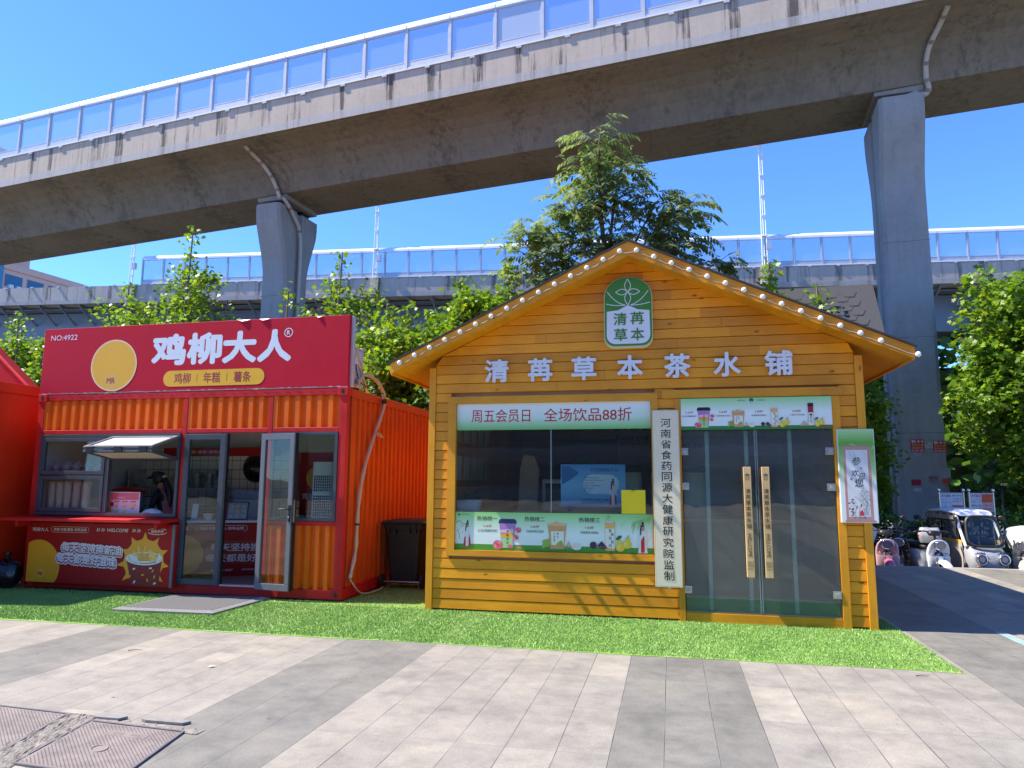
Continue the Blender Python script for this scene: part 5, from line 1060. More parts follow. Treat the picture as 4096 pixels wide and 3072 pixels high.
# ---- worker
def person():
    t = thing('person', 'worker in dark cap and pink and black top bending over the counter inside the container', 'person', (-4.86, 1.15, .13))
    J = {}; E = []
    def j(n, p, r, par=None):
        J[n] = (Vector(p), r); 
        if par: E.append((par, n))
    x, y = -4.80, 1.22
    j('pelvis', (x, y, .92), (.155, .125)); j('waist', (x-.01, y, 1.05), (.135, .105), 'pelvis'); j('chest', (x-.045, y, 1.24), (.150, .115), 'waist'); j('upper', (x-.085, y, 1.38), (.125, .09), 'chest'); j('neck', (x-.125, y, 1.46), (.052, .05), 'upper')
    j('skull', (x-.165, y, 1.54), (.078, .075), 'neck'); j('face', (x-.215, y, 1.585), (.085, .08), 'skull'); j('crown', (x-.20, y, 1.665), (.060, .06), 'face')
    for s, k in ((-1, 'l'), (1, 'r')):
        j(k+'sh', (x-.075, y+s*.16, 1.37), (.062, .058), 'upper'); j(k+'el', (x-.14, y+s*.21, 1.10), (.045, .042), k+'sh'); j(k+'wr', (x-.36, y+s*.13, 1.04), (.028, .024), k+'el'); j(k+'pa', (x-.43, y+s*.115, 1.03), (.036, .018), k+'wr')
        for f in range(4): q = (f-1.5)*.021; L = (.055, .065, .06, .045)[f]; j(f'{k}f{f}', (x-.475, y+s*.115+q, 1.022), (.009, .009), k+'pa'); j(f'{k}g{f}', (x-.475-L, y+s*.115+q*1.1, 1.0), (.007, .007), f'{k}f{f}')
        j(k+'th', (x-.425, y+s*.075, 1.025), (.010, .010), k+'wr'); j(k+'tj', (x-.47, y+s*.06, 1.01), (.008, .008), k+'th')
        j(k+'hip', (x, y+s*.09, .86), (.095, .10), 'pelvis'); j(k+'kn', (x-.02, y+s*.10, .50), (.062, .062), k+'hip'); j(k+'an', (x+.02, y+s*.10, .20), (.038, .042), k+'kn'); j(k+'to', (x-.13, y+s*.11, .165), (.036, .032), k+'an')
    names = list(J); me = bpy.data.meshes.new('sk'); me.from_pydata([tuple(J[n][0]) for n in names], [(names.index(a), names.index(b)) for a, b in E], [])
    o = bpy.data.objects.new('sk', me); COL.objects.link(o); sk = o.modifiers.new('s', 'SKIN'); o.modifiers.new('u', 'SUBSURF').levels = 2
    for i, n in enumerate(names): v = me.skin_vertices[0].data[i]; v.radius = J[n][1]; v.use_root = (n == 'pelvis')
    dg = bpy.context.evaluated_depsgraph_get(); dg.update(); bm = bpy.data.meshes.new_from_object(o.evaluated_get(dg)); bpy.data.objects.remove(o)
    V = [tuple(v.co) for v in bm.vertices]; mb = MB(); mb.v = V
    TOP = paint((.012, .012, .016), .7, .2); PNK = paint((.40, .13, .12), .7, .1)
    for pl in bm.polygons:
        c = pl.center; arm = abs(c.y-y) > .125 and c.z > .98
        if c.z < .17+.04: mi = 3
        elif c.z < .95: mi = 2
        elif c.x < x-.30 and c.z < 1.2: mi = 0
        elif c.z > 1.45: mi = 0
        elif arm: mi = 1
        else: mi = 4 if c.x > x-.09 else 1
        mb.f.append(tuple(pl.vertices)); mb.m.append(mi); mb.sm.append(True)
    bd = build('body', mb, [SKIN, TOP, paint((.03, .035, .05), .8, .2), BLACK, PNK], t)
    hx, hy, hz = x-.205, y, 1.60
    # face turned left and down
    fc = MB(); fc.add([(hx-.085, hy-.012, hz-.01), (hx-.085, hy+.012, hz-.01), (hx-.108, hy, hz-.048), (hx-.080, hy-.016, hz-.055), (hx-.080, hy+.016, hz-.055)], [(0, 1, 2), (0, 2, 3), (2, 1, 4), (2, 4, 3)])
    build('nose', fc, SKIN, t)
    for s in (-1, 1): build('eye', MB().ball((hx-.075, hy+s*.030, hz+.004), .011, n=8), INK, t); build('ear', MB().ball((hx+.012, hy+s*.080, hz-.02), .016, .010, .028, n=8), SKIN, t)
    build('mouth', MB().ball((hx-.072, hy, hz-.072), .010, .022, .006, n=8), paint((.4, .12, .1), .5, .1), t)
    cp = MB().loft([[(hx+.012+r*1.1*math.cos(a), hy+r*math.sin(a), hz+h-.12*r*math.cos(a)*.6) for a in [2*math.pi*k/20 for k in range(20)]] for r, h in ((.098, .018), (.100, .05), (.088, .09), (.055, .112), (.01, .118))])
    cp.add([(hx-.09, hy-.075, hz+.03), (hx-.17, hy-.05, hz+.0), (hx-.185, hy, hz-.003), (hx-.17, hy+.05, hz), (hx-.09, hy+.075, hz+.03), (hx-.09, hy-.075, hz+.036), (hx-.17, hy-.05, hz+.007), (hx-.185, hy, hz+.004), (hx-.17, hy+.05, hz+.007), (hx-.09, hy+.075, hz+.036)], [(0, 1, 2, 3, 4), (9, 8, 7, 6, 5), (0, 5, 6, 1), (1, 6, 7, 2), (2, 7, 8, 3), (3, 8, 9, 4), (4, 9, 5, 0)])
    build('cap', cp, paint((.02, .022, .028), .7, .15), t)
    HM = paint((.015, .012, .012), .35, .2); hr = MB()
    hr.loft([[(hx+.03+.08*s_*math.cos(a), hy+.090*s_*math.sin(a), hz+h) for a in [2*math.pi*k/16 for k in range(16)]] for s_, h in ((.75, -.10), (1., -.05), (1.08, .0), (1.02, .03))])
    hr.tube(smooth([(hx+.10, hy, hz+.02), (hx+.17, hy, hz-.06), (hx+.23, hy-.01, hz-.22), (hx+.24, hy-.01, hz-.40), (hx+.22, hy, hz-.55)], 4), [.035+.02*math.sin(math.pi*k/16) for k in range(17)], 9)
    build('hair', hr, HM, t); build('hair_tie', MB().ball((hx+.115, hy, hz+.02), .04, n=10), LGREY, t)
person()

# ================================================================== THINGS BESIDE THE CONTAINER
bn = thing('wheelie_bin', 'dirty black wheeled rubbish bin standing in the gap between the two shops', 'bin', (-.88, 1.72, -.01)); BINM = paint((.018, .016, .015), .55, .45, 9)
q = MB()
def brect(w, d, z, cy=1.76): return rsq(-.89, cy, w, d, .05, z, 4)
q.loft([brect(.46, .44, .06, 1.73), brect(.56, .56, .86, 1.75), brect(.62, .62, .865, 1.75), brect(.64, .62, .93, 1.75)], 0, True, smooth=False); build('body', q, BINM, bn)
q = MB().loft([brect(.68, .66, .932, 1.75), brect(.70, .68, .955, 1.75), brect(.66, .64, .985, 1.75), brect(.40, .40, 1.005, 1.75)], 0, True, smooth=False); build('lid', q, BINM, bn)
q = MB()
for x in (-1.10, -1.0, -.78, -.68): q.box(x-.012, x+.012, 1.415, 1.47, .80, .93)
build('rib', q, BINM, bn); build('handle_bar', MB().tube([(-1.20, 1.40, .965), (-.58, 1.40, .965)], .017, 8), BINM, bn); build('axle', MB().tube([(-1.22, 1.50, .085), (-.56, 1.50, .085)], .014, 8), STEEL, bn)
for x in (-1.21, -.57): build('wheel', MB().lathe([(.035, -.022), (.09, -.026), (.10, -.015), (.10, .015), (.09, .012), (.035, .022)], (x, 1.50, .092), 24, ax='x'), paint((.03, .022, .018), .8, .3), bn)
dm = thing('door_mat', 'large grey ribbed door mat with studded rubber border in front of the container doors', 'door mat', (-3.0, -.42, 0))
mtm = NT('ribbed_mat'); mp = mtm.pos(); mx_, my_, mz_ = mtm.xyz(mp); rb = mtm.math('SINE', mtm.math('MULTIPLY', mtm.math('ADD', mx_, mtm.math('MULTIPLY', my_, -.35)), 150.)); nn = mtm.noise(mtm.vmul(mp, (60, 12, 1)), 3, 4)
mtm.col(mtm.ramp(mtm.math('ADD', mtm.math('MULTIPLY', rb, .12), nn), [(.35, (.065, .062, .062)), (.65, (.17, .165, .16))])); mtm.rough(.95); mtm.bump(rb, .5, .01)
Q4 = [(-3.73, -1.055), (-2.335, -.995), (-2.285, .235), (-3.70, .10)]
Q4 = [(-3.70, -1.06), (-2.33, -1.0), (-2.29, .20), (-3.69, .10)]
def inset(P, d): c = (sum(p[0] for p in P)/4, sum(p[1] for p in P)/4); return [(p[0]+d*(1 if p[0] < c[0] else -1), p[1]+d*(1 if p[1] < c[1] else -1)) for p in P]
build('carpet', MB().prism(inset(Q4, .085), .002, .022, 'z'), mtm.m, dm)
q = MB(); I4 = inset(Q4, .087)
for k in range(4):
    a, b, c, d = Q4[k], Q4[(k+1) % 4], I4[(k+1) % 4], I4[k]; q.add([(a[0], a[1], .004), (b[0], b[1], .004), (c[0], c[1], .020), (d[0], d[1], .020), (a[0], a[1], -.01), (b[0], b[1], -.01)], [(0, 1, 2, 3), (4, 5, 1, 0)])
build('border', q, paint((.20, .19, .19), .75, .15, 30), dm); q = MB()
for k in range(4):
    a, b, c, d = Q4[k], Q4[(k+1) % 4], I4[(k+1) % 4], I4[k]
    n = int(math.hypot(b[0]-a[0], b[1]-a[1])/.028)
    for i in range(n):
        for v in (.25, .5, .75):
            u = (i+.5*(v == .5)+.25)/n; x = (a[0]*(1-u)+b[0]*u)*(1-v)+(d[0]*(1-u)+c[0]*u)*v; y = (a[1]*(1-u)+b[1]*u)*(1-v)+(d[1]*(1-u)+c[1]*u)*v; z = .004+.016*v
            q.add([(x-.006, y-.006, z), (x+.006, y-.006, z), (x+.006, y+.006, z), (x-.006, y+.006, z), (x, y, z+.006)], [(0, 1, 4), (1, 2, 4), (2, 3, 4), (3, 0, 4)])
build('studs', q, paint((.30, .29, .28), .75, .15, 30), dm)
# neighbouring red container with a sloping red canopy on it
nc = thing('red_container', 'plain bright red shipping container cut off by the left edge of the picture', 'container', (-8.4, 3.2, 0)); R2 = paint((.62, .030, .004), .5, .12, 2., spec=.25)
build('side_wall', solid(corrug(-1.3, 6.2, .15, 2.90, -6.90, 1.6, .012, 'y'), .05, 'x'), R2, nc); build('top_rail', MB().box(-6.98, -6.87, -1.3, 6.2, 2.902, 3.06), R2, nc, .008); build('bottom_rail', MB().box(-6.98, -6.87, -1.3, 6.2, .0, .148), R2, nc, .008)
build('front_wall', MB().box(-9.8, -6.98, -1.32, -1.24, 0., 3.06), R2, nc); build('roof', MB().box(-9.8, -7.0, -1.22, 6.2, 3.0, 3.05), R2, nc)
cp_ = thing('canopy', 'dark red sloping canopy standing on top of the left red container', 'canopy', (-8.2, .9, 3.06)); build('sheet', MB().prism([(-9.8, 5.2), (-7.93, 3.63), (-7.24, 3.065), (-9.8, 3.065)], .8, 1.05), paint((.32, .006, .004), .6, .1, spec=.2), cp_); build('edge_bar', MB().tube([(-9.8, .79, 5.2), (-7.24, .79, 3.09)], .03, 8), RED, cp_)
gb = thing('rubbish_bag', 'tied black rubbish bag slumped between the two red containers', 'bag', (-6.64, .16, 0)); random.seed(8)
def bagmesh(cx, cy, R, H, seed):
    r_ = np.random.default_rng(seed); ph = r_.uniform(0, 6.28, 8); q = MB(); rings = []
    for j in range(15):
        u = j/14; z = H*u; rr = R*(.72+.5*math.sin(math.pi*min(1, u*1.05))**.8)*(1 if u < .8 else max(.10, (1-u)/.2))
        rings.append([(cx+rr*(1+.07*math.sin(3*a+ph[0]+4*u)+.05*math.sin(7*a+ph[1]-6*u)+.03*math.sin(13*a+ph[2]+9*u))*math.cos(a), cy+.85*rr*(1+.07*math.sin(4*a+ph[3]+3*u)+.04*math.sin(9*a+ph[4]))*math.sin(a), z*(1+.05*math.sin(5*a+ph[5]))) for a in [2*math.pi*k/40 for k in range(40)]])
    return q.loft(rings)
BAGM = paint((.010, .009, .010), .28, .3); build('film', bagmesh(-6.64, .16, .185, .42, 1), BAGM, gb); build('knot', MB().loft([[(-6.64+r*math.cos(a), .16+r*math.sin(a), z-.02) for a in [2*math.pi*k/10 for k in range(10)]] for r, z in ((.03, .425), (.02, .45), (.06, .50), (.05, .52))]), BAGM, gb)

# ================================================================== VIADUCTS
VA = Vector((2.625, 10.28, 13.55)); VD = Vector((.99568, -.08659, .03359)); VN = Vector((.08664, .99624, 0))
def sweep(mb, poly, A, D, N, t0, t1, m=0, smooth=False, seg=1):
    n = len(poly); rings = [[A+D*(t0+(t1-t0)*i/seg)+N*o+Vector((0, 0, z)) for o, z in poly] for i in range(seg+1)]
    return mb.loft(rings, m, True, None, smooth)
near = thing('viaduct', 'tall concrete viaduct with clear panel noise barrier crossing the whole sky, nearest the shops', 'viaduct', tuple(VA))
T0, T1 = -40.5, 24.
hn = [(.22, -.02), (.60, -.05), (1.0, -.17), (1.36, -.38), (1.64, -.66), (1.84, -.96), (1.98, -1.22)]
GP = [(0, .0), (.12, -.005), (.14, .02)]+hn+[(4.22, -1.22), (4.36, -.96), (4.56, -.66), (4.84, -.38), (5.2, -.17), (5.6, -.05), (6.05, .0), (6.2, .0), (6.2, .27), (0, .27)]
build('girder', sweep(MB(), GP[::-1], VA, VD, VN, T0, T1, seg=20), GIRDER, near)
build('slab_edge', sweep(MB(), [(-.012, -.012), (-.012, .275), (-.001, .275), (-.001, -.012)][::-1], VA, VD, VN, T0, T1, seg=20), SLABEDGE, near)
build('parapet', sweep(MB(), [(-.004, .276), (-.004, 1.13), (.22, 1.13), (.34, .276)][::-1], VA, VD, VN, T0, T1, seg=20), PARAPET, near)
build('far_parapet', sweep(MB(), [(5.86, .276), (5.98, 1.13), (6.2, 1.13), (6.2, .276)][::-1], VA, VD, VN, T0, T1, seg=8), PARAPET, near)
PANE = glass_mat((.86, .90, .98), .7, .14); PANEM = glass_mat((.68, .72, .76), .6, .45)
def barrier(par, A, D, N, H0, H1, n0, n1, milky=()):
    """posts every 1.5 m; between them a bottom tray, a clear pane in a frame and a rolled white cap"""
    L = 1.5; first = {}
    def W(t, o, z): return A+D*t+N*o+Vector((0, 0, z))
    def bx(mb, t0, t1, o0, o1, z0, z1, m=0):
        P = [W(t0, o0, z0), W(t1, o0, z0), W(t1, o1, z0), W(t0, o1, z0), W(t0, o0, z1), W(t1, o0, z1), W(t1, o1, z1), W(t0, o1, z1)]
        return mb.add(P, [(0, 3, 2, 1), (4, 5, 6, 7), (0, 1, 5, 4), (1, 2, 6, 5), (2, 3, 7, 6), (3, 0, 4, 7)], m)
    capz = H1-.32
    q = bx(MB(), -.045, .045, .02, .13, H0, capz+.12); post = build('barrier_post', q, BARRIERG, par)
    q = bx(MB(), .05, L-.05, .03, .09, H0+.045, H0+.16); bx(q, .05, L-.05, .045, .095, H0+.163, H0+.32); frame_ = build('barrier_panel', q, BARRIERG, par)
    q = MB()
    for b in ((.05, L-.05, .04, .09, H0+.323, H0+.35), (.05, L-.05, .04, .09, capz-.045, capz-.01), (.05, .075, .04, .09, H0+.351, capz-.046), (L-.075, L-.05, .04, .09, H0+.351, capz-.046)): bx(q, *b)
    build('pane_frame', q, BARRIERG, frame_)
    pn = build('glass_pane', bx(MB(), .076, L-.076, .06, .066, H0+.351, capz-.046), PANE, frame_)
    prof = [(-.01, capz), (.0, capz+.12), (.05, capz+.22), (.14, capz+.29), (.26, capz+.32), (.38, capz+.29), (.38, capz+.27), (.26, capz+.295), (.15, capz+.265), (.07, capz+.20), (.03, capz+.12), (.02, capz)]
    cap = build('barrier_cap', sweep(MB(), prof[::-1], A, D, N, .012, L-.012, smooth=False), BARRIERW, par)
    drip = build('bracket', bx(bx(MB(), .70, .86, -.06, .02, H0-.06, H0+.012), .70, .86, -.055, -.02, H0-.065, H0-.06), BARRIERG, par)
    sill = build('sill_rail', bx(MB(), .0, L, -.05, .16, H0+.013, H0+.044), BARRIERW, par)
    src = [post, frame_, cap, drip, sill]
    for k in range(n0, n1):
        for o in src:
            c = o if k == n0 else copy_tree(o, par)
            c.location = (D*(k*L))
            if o is frame_ and k in milky:
                for ch in c.children:
                    if ch.name.startswith('glass_pane'):
                        ch.data = ch.data.copy(); ch.data.materials.clear(); ch.data.materials.append(PANEM)
    e = post.copy(); COL.objects.link(e); e.parent = par; e.location = D*(n1*L)
barrier(near, VA, VD, VN, 1.135, 2.93, -25, 12, milky=(-3,))
FA = Vector((-12.32, 30.87, 12.69)); FD = Vector((.99803, .06126, -.01327)); FN = Vector((-.06127, .99812, 0))
far = thing('viaduct', 'lower second viaduct with steel girder and struts, behind the trees and the nearer bridge piers', 'viaduct', tuple(FA))
build('slab_edge', sweep(MB(), [(-.012, -.012), (-.012, .27), (7.4, .27), (7.4, -.012)][::-1], FA, FD, FN, -48, 48, seg=8), SLABEDGE, far)
build('parapet', sweep(MB(), [(0, .273), (0, 1.15), (.22, 1.15), (.34, .273)][::-1], FA, FD, FN, -48, 48, seg=8), PARAPET2, far)
build('box_girder', sweep(MB(), [(1.65, -.25), (1.75, -2.3), (5.6, -2.3), (5.7, -.25)][::-1], FA, FD, FN, -48, 48), STEELBLUE, far)
build('top_flange', sweep(MB(), [(.9, -.10), (.9, -.20), (1.64, -.20), (1.64, -.10)][::-1], FA, FD, FN, -48, 48), STEELBLUE, far)
DKSTEEL = paint((.13, .15, .16), .6, .1)
q = MB()
def strut(t):
    q = MB()
    def P(o, z, dt=0): return FA+FD*(t+dt)+FN*o+Vector((0, 0, z))
    for (a, b, c, d) in ((( .15, -.02), (1.66, -1.0), (1.66, -1.12), (.15, -.16)), ((.10, -.014), (1.66, -.03), (1.66, -.14), (.10, -.10))):
        v = [P(*x, dt) for dt in (-.05, .05) for x in (a, b, c, d)]; q.add(v, [(0, 1, 2, 3), (7, 6, 5, 4), (0, 4, 5, 1), (1, 5, 6, 2), (2, 6, 7, 3), (3, 7, 4, 0)])
    return q
s0 = build('strut', strut(0), STEELBLUE, far)
for k in range(-31, 32):
    c = s0 if k == -31 else s0.copy()
    if c is not s0: COL.objects.link(c); c.parent = far
    c.location = FD*(k*1.5)
barrier(far, FA, FD, FN, 1.16, 3.15, -12, 33)
for t in (-18.3, -19.9, -22., -24., -26., -28., -30.): build('bracket', MB().box(-.1, .1, -.08, .04, 1.10, 1.19, M=Matrix.Translation(FA+FD*t)), BARRIERG, far)
def lamp_post(t, H, label, z0=1.16):
    P = FA+FD*t+FN*-.10; r = thing('lamp_post', label, 'lamp post', tuple(P+Vector((0, 0, z0))), group='lattice lamp posts on the far viaduct')
    q = MB()
    for dx in (-.11, .11): q.tube([P+Vector((dx*1.3, 0, z0)), P+Vector((dx*.7, .1, z0+H))], .035, 6)
    q.tube([P+Vector((0, .14, z0)), P+Vector((0, .14, z0+H))], .03, 6)
    build('pole', q, BARRIERW, r); q = MB()
    for k in range(int(H/1.2)): z = z0+.6+k*1.2; q.box(P.x-.12, P.x+.12, P.y-.02, P.y+.16, P.z+z, P.z+z+.05)
    build('tie_bar', q, BARRIERW, r)
    build('control_box', MB().box(P.x+.10, P.x+.36, P.y-.15, P.y+.05, P.z+z0+1.0, P.z+z0+1.42), BARRIERG, r); build('lantern', MB().box(P.x-.55, P.x-.02, P.y-.12, P.y+.12, P.z+z0+H-.05, P.z+z0+H+.12), BARRIERW, r)
    build('base_bracket', MB().box(P.x-.26, P.x+.26, P.y-.12, P.y+.098, P.z+z0-1.05, P.z+z0-.01), PARAPET2, r)
    return r
lamp_post(-2.06, 5.4, 'pale twin pole lamp post on the far viaduct, between the left pier and tree'); lamp_post(20.9, 7.3, 'tall pale twin pole lamp post on the far viaduct, left of the right pier'); lamp_post(-18.7, 3.9, 'pale twin pole lamp post at the left end of the far noise barrier')
# ---- piers of the near viaduct
def pier(cx, cy, ztop, label, wx=1.15):
    r = thing('bridge_pier', label, 'pier', (cx, cy, -.4)); q = MB(); b = .10; g = .12
    rot = math.atan2(VD.y, VD.x); Mz = Matrix.Translation((cx, cy, 0)) @ Matrix.Rotation(rot, 4, 'Z')
    rings = []
    for k in range(24):
        z = -.45+(ztop+.45)*k/23
        if k >= 14: z = ztop-3.0+3.0*(k-14)/9
        elif k > 0: z = -.45+(ztop-3.0+.45)*k/14
        u = max(0., min(1., (z-(ztop-2.6))/2.1)); u = u*u*(3-2*u)*.55+u*u*.45; hy = .70+.56*u; hx = wx/2
        # plan: chamfered block with a groove down each side face
        P = [(-hx+b, -hy), (hx-b, -hy), (hx, -hy+b), (hx, -.17), (hx-g, -.12), (hx-g, .12), (hx, .17), (hx, hy-b), (hx-b, hy), (-hx+b, hy), (-hx, hy-b), (-hx, .17), (-hx+g, .12), (-hx+g, -.12), (-hx, -.17), (-hx, -hy+b)]
        rings.append([Mz @ Vector((x, y, z)) for x, y in P])
    q.loft(rings, 0, True, smooth=False); build('shaft', q, CONCP, r)
    build('bearing', MB().box(-.38, .38, -.80, -.30, ztop+.002, ztop+.22, M=Mz).box(-.38, .38, .30, .80, ztop+.002, ztop+.22, M=Mz), BLACK, r)
    build('bearing_block', MB().prism([(-.95, ztop+.222), (.95, ztop+.222), (1.12, ztop+.62), (-1.12, ztop+.62)], -.62, .62, 'x', M=Mz), CONCP, r)
    q = MB()
    for z in (2.9, 5.5, 8.2):
        if z < ztop-2.8: q.box(-wx/2-.003, wx/2+.003, -.703, -.699, z, z+.012, M=Mz)
    build('pour_joint', q, paint((.15, .15, .155), .9, .2), r)
    return r
def vz(x): return VA.z+VD.z/VD.x*(x-VA.x)
pr_ = pier(9.66, 12.72, 12.22, 'tall grey concrete bridge pier covered in torn flyers, right of the timber kiosk')
pl_ = pier(-10.86, 14.52, 11.50, 'grey concrete bridge pier with a drain pipe, behind the red billboard', 1.05)
PIPE = paint((.52, .49, .43), .55, .15, 10)
def drainpipe(P, label, clips=()):
    r = thing('drain_pipe', label, 'drain pipe', tuple(P[-1])); sp = smooth(P, 5); build('pipe', MB().tube(sp, .07, 10), PIPE, r)
    q = MB()
    for i in range(3, len(sp)-1, 6):
        d = (sp[i+1]-sp[i]).normalized(); q.tube([sp[i]-d*.05, sp[i]+d*.05], .084, 10)
    build('joint_collar', q, paint((.30, .24, .18), .7, .3), r)
def U(o, z, x):  # point under the near viaduct
    t = (x-VA.x-VN.x*o)/VD.x; p = VA+VD*t+VN*o; return Vector((p.x, p.y, p.z+z))
drainpipe([U(.42, -.06, -11.05), U(.8, -.16, -11.0), U(1.25, -.38, -10.85), U(1.55, -.72, -10.68), U(1.80, -1.05, -10.60), U(1.95, -1.38, -10.52), Vector((-10.38, 13.45, 11.66)), Vector((-10.27, 13.95, 11.2)), Vector((-10.24, 14.42, 10.5)), Vector((-10.24, 14.46, 8.)), Vector((-10.24, 14.46, 4.)), Vector((-10.24, 14.46, 0))], 'weathered drain pipe curving from the viaduct down the left pier')
drainpipe([U(.40, -.05, 10.32), U(.9, -.2, 10.3), U(1.35, -.50, 10.18), U(1.65, -.82, 10.16), U(1.88, -1.15, 10.22), U(1.95, -1.40, 10.28), U(2.0, -1.55, 10.20), Vector((10.0, 11.75, 12.38)), Vector((9.6, 12.1, 12.36))], 'pale drain pipe bending under the viaduct to the right pier')
# flyers on the right pier
FY = 12.045
def flyer(x0, x1, z0, z1, m, label, lines, ink=WHITEP, side=False):
    rot = math.atan2(VD.y, VD.x); t = thing('flyer', label, 'flyer', ((x0+x1)/2, FY, z0), group='paper flyers pasted on the right pier')
    yy = lambda x: 12.72-.705-(x-9.66)*.087-.006
    y0 = yy((x0+x1)/2); M = Matrix.Translation(((x0+x1)/2, y0, 0)) @ Matrix.Rotation(rot, 4, 'Z'); h = (x1-x0)/2
    build('sheet', MB().box(-h, h, -.002, .004, z0, z1, M=M), m, t)
    if lines:
        q = MB(); mats = []
        for st, a, b, ik in lines:
            if ik not in mats: mats.append(ik)
            text(q, st, -h*.86, h*.86, z0+(z1-z0)*a, z0+(z1-z0)*b, -.0035, mats.index(ik), bold=.03, M=M)
        build('lettering', q, mats, t)
FR = paint((.50, .012, .04), .6, .12, 9); FO = paint((.62, .10, .03), .6, .2, 9); FW = paint((.60, .60, .58), .7, .2, 12)
L1 = [('整租一室一卫', .70, .95, WHITEP), ('无中介费', .46, .64, GOLD), ('家具家电齐全', .26, .42, GOLD), ('185 3991 9671', .05, .20, WHITEP)]
flyer(9.337, 9.66, 2.392, 2.737, FR, 'crimson rental flyer on the pier, upper left of the pair', L1); flyer(9.861, 10.175, 2.383, 2.697, FR, 'crimson rental flyer on the pier, torn at its lower left, upper right of the pair', L1)
flyer(9.675, 9.85, 2.50, 2.655, FW, 'white flyer of black writing between the two crimson rental flyers', [('整租 合租', .66, .92, INK), ('一室一厅 拎包入住', .36, .56, INK), ('139 0371', .08, .28, INK)])
flyer(9.292, 9.521, 1.516, 1.675, FR, 'plain dark red flyer low on the pier, left of the orange one', [('吉房出租', .35, .65, paint((.2, .0, .01), .6, .1))]); flyer(10.02, 10.204, 1.556, 1.696, FO, 'torn orange flyer low on the right side of the pier', [('招租', .3, .7, FR)])
flyer(9.336, 9.511, 1.363, 1.444, FW, 'small white paper strip on the pier under the dark red flyer', [('水电维修', .35, .65, GREYP)]); flyer(9.70, 9.93, 1.60, 1.77, paint((.30, .22, .22), .8, .4, 20), 'faded half scraped pink flyer in the middle of the pier', [('整租', .55, .85, FR)]); flyer(9.95, 10.22, 1.72, 1.95, paint((.36, .36, .36), .8, .3, 20), 'scraped pale paper remains above the orange flyer', None); flyer(9.62, 9.90, 1.25, 1.52, paint((.33, .33, .34), .8, .3, 20), 'scraped grey paper remains low in the middle of the pier', None)
flyer(9.36, 9.58, 2.28, 2.38, paint((.38, .38, .38), .8, .3, 20), 'torn white scrap just below the left crimson flyer', None)

# ================================================================== BUILDINGS
bd = thing('apartment_block', 'pinkish apartment block with blue windows, far left under the viaduct', 'building', (-93, 70, -.4)); BP = paint((.80, .46, .33), .7, .08, .3)
Mb = Matrix.Translation((-83.4, 66.3, 0)) @ Matrix.Rotation(math.radians(84), 4, 'Z')
build('wall', MB().box(-6, 12.0, .0, 12, -.4, 30.0, M=Mb).box(-3.0, 4.2, 1.0, 12, 30.002, 46, M=Mb), BP, bd); build('parapet', MB().box(-3.5, 12.2, -.2, -.002, 29.4, 30.3, M=Mb), BP, bd); build('glass_bay', MB().box(-6.02, -.2, -.30, -.004, .0, 40., M=Mb), paint((.05, .22, .32), .15, .15, .5), bd)
WB = paint((.03, .13, .22), .12, .2, .5)
for r_ in range(7):
    for k in range(4):
        x0 = .3+k*3.1; z0 = 27.2-r_*2.9; w = 2.3 if r_ % 2 == 0 else .95
        for j in range(1 if r_ % 2 == 0 else 2):
            xa = x0+j*1.35; f = build('window', MB().box(xa-.08, xa+w+.08, -.03, -.003, z0-.08, z0+1.58, M=Mb), paint((.35, .25, .22), .7, .1), bd); build('pane', MB().box(xa, xa+w, -.05, -.031, z0, z0+1.5, M=Mb), WB, f)
        if r_ % 2 == 0: build('air_conditioner', MB().box(x0+.3, x0+.9, -.5, -.051, z0-.35, z0+.12, M=Mb).box(x0+1.4, x0+1.95, -.5, -.051, z0-.35, z0+.12, M=Mb), WHITEP, bd)
for z in (33, 36, 39): build('window', MB().box(1.0, 3.4, .95, .998, z, z+1.6, M=Mb), WB, bd)
# street front across the plaza, behind the camera (seen mirrored in the shop glass)
sb = thing('street_building', 'long grey five storey street building across the plaza, mirrored in the shop glass', 'building', (0, -46, -.4)); build('wall', MB().box(-45, 50, -58, -46, -.4, 17), paint((.30, .29, .27), .8, .12, .4), sb)
for r_ in range(5):
    build('window_band', MB().box(-43, 48, -45.99, -45.95, 1.0+r_*3.2, 2.7+r_*3.2), paint((.03, .04, .05), .2, .2, .6), sb)
    build('shop_fascia' if r_ == 0 else 'band_course', MB().box(-45, 50, -45.99, -45.7, 3.0+r_*3.2, 3.5+r_*3.2), paint((.22, .19, .16), .7, .1, .4), sb)
# second kiosk with a steep shingled roof, behind the timber kiosk
k2 = thing('rear_kiosk', 'kiosk with a steep grey hexagonal shingle roof rising behind the timber kiosk', 'kiosk', (4.8, 9.6, -.4))
build('wall', MB().box(2.6, 6.9, 8.3, 11.2, -.4, 4.6), WOOD, k2)
RP = [(3.0, 7.35, 4.62), (7.62, 7.45, 4.70), (7.845, 9.0, 6.255), (3.225, 8.90, 6.175)]
rz = MB().add(RP, [(0, 1, 2, 3)]).add([(3.225, 8.90, 6.175), (7.845, 9.0, 6.255), (7.7, 11.6, 4.5), (3.0, 11.6, 4.4)], [(0, 1, 2, 3)]).add([(7.62, 7.45, 4.70), (7.62, 7.45, 4.62), (7.845, 9.0, 6.18), (7.845, 9.0, 6.255)], [(0, 1, 2, 3)])
rzo = build('roof', rz, SHING, k2)
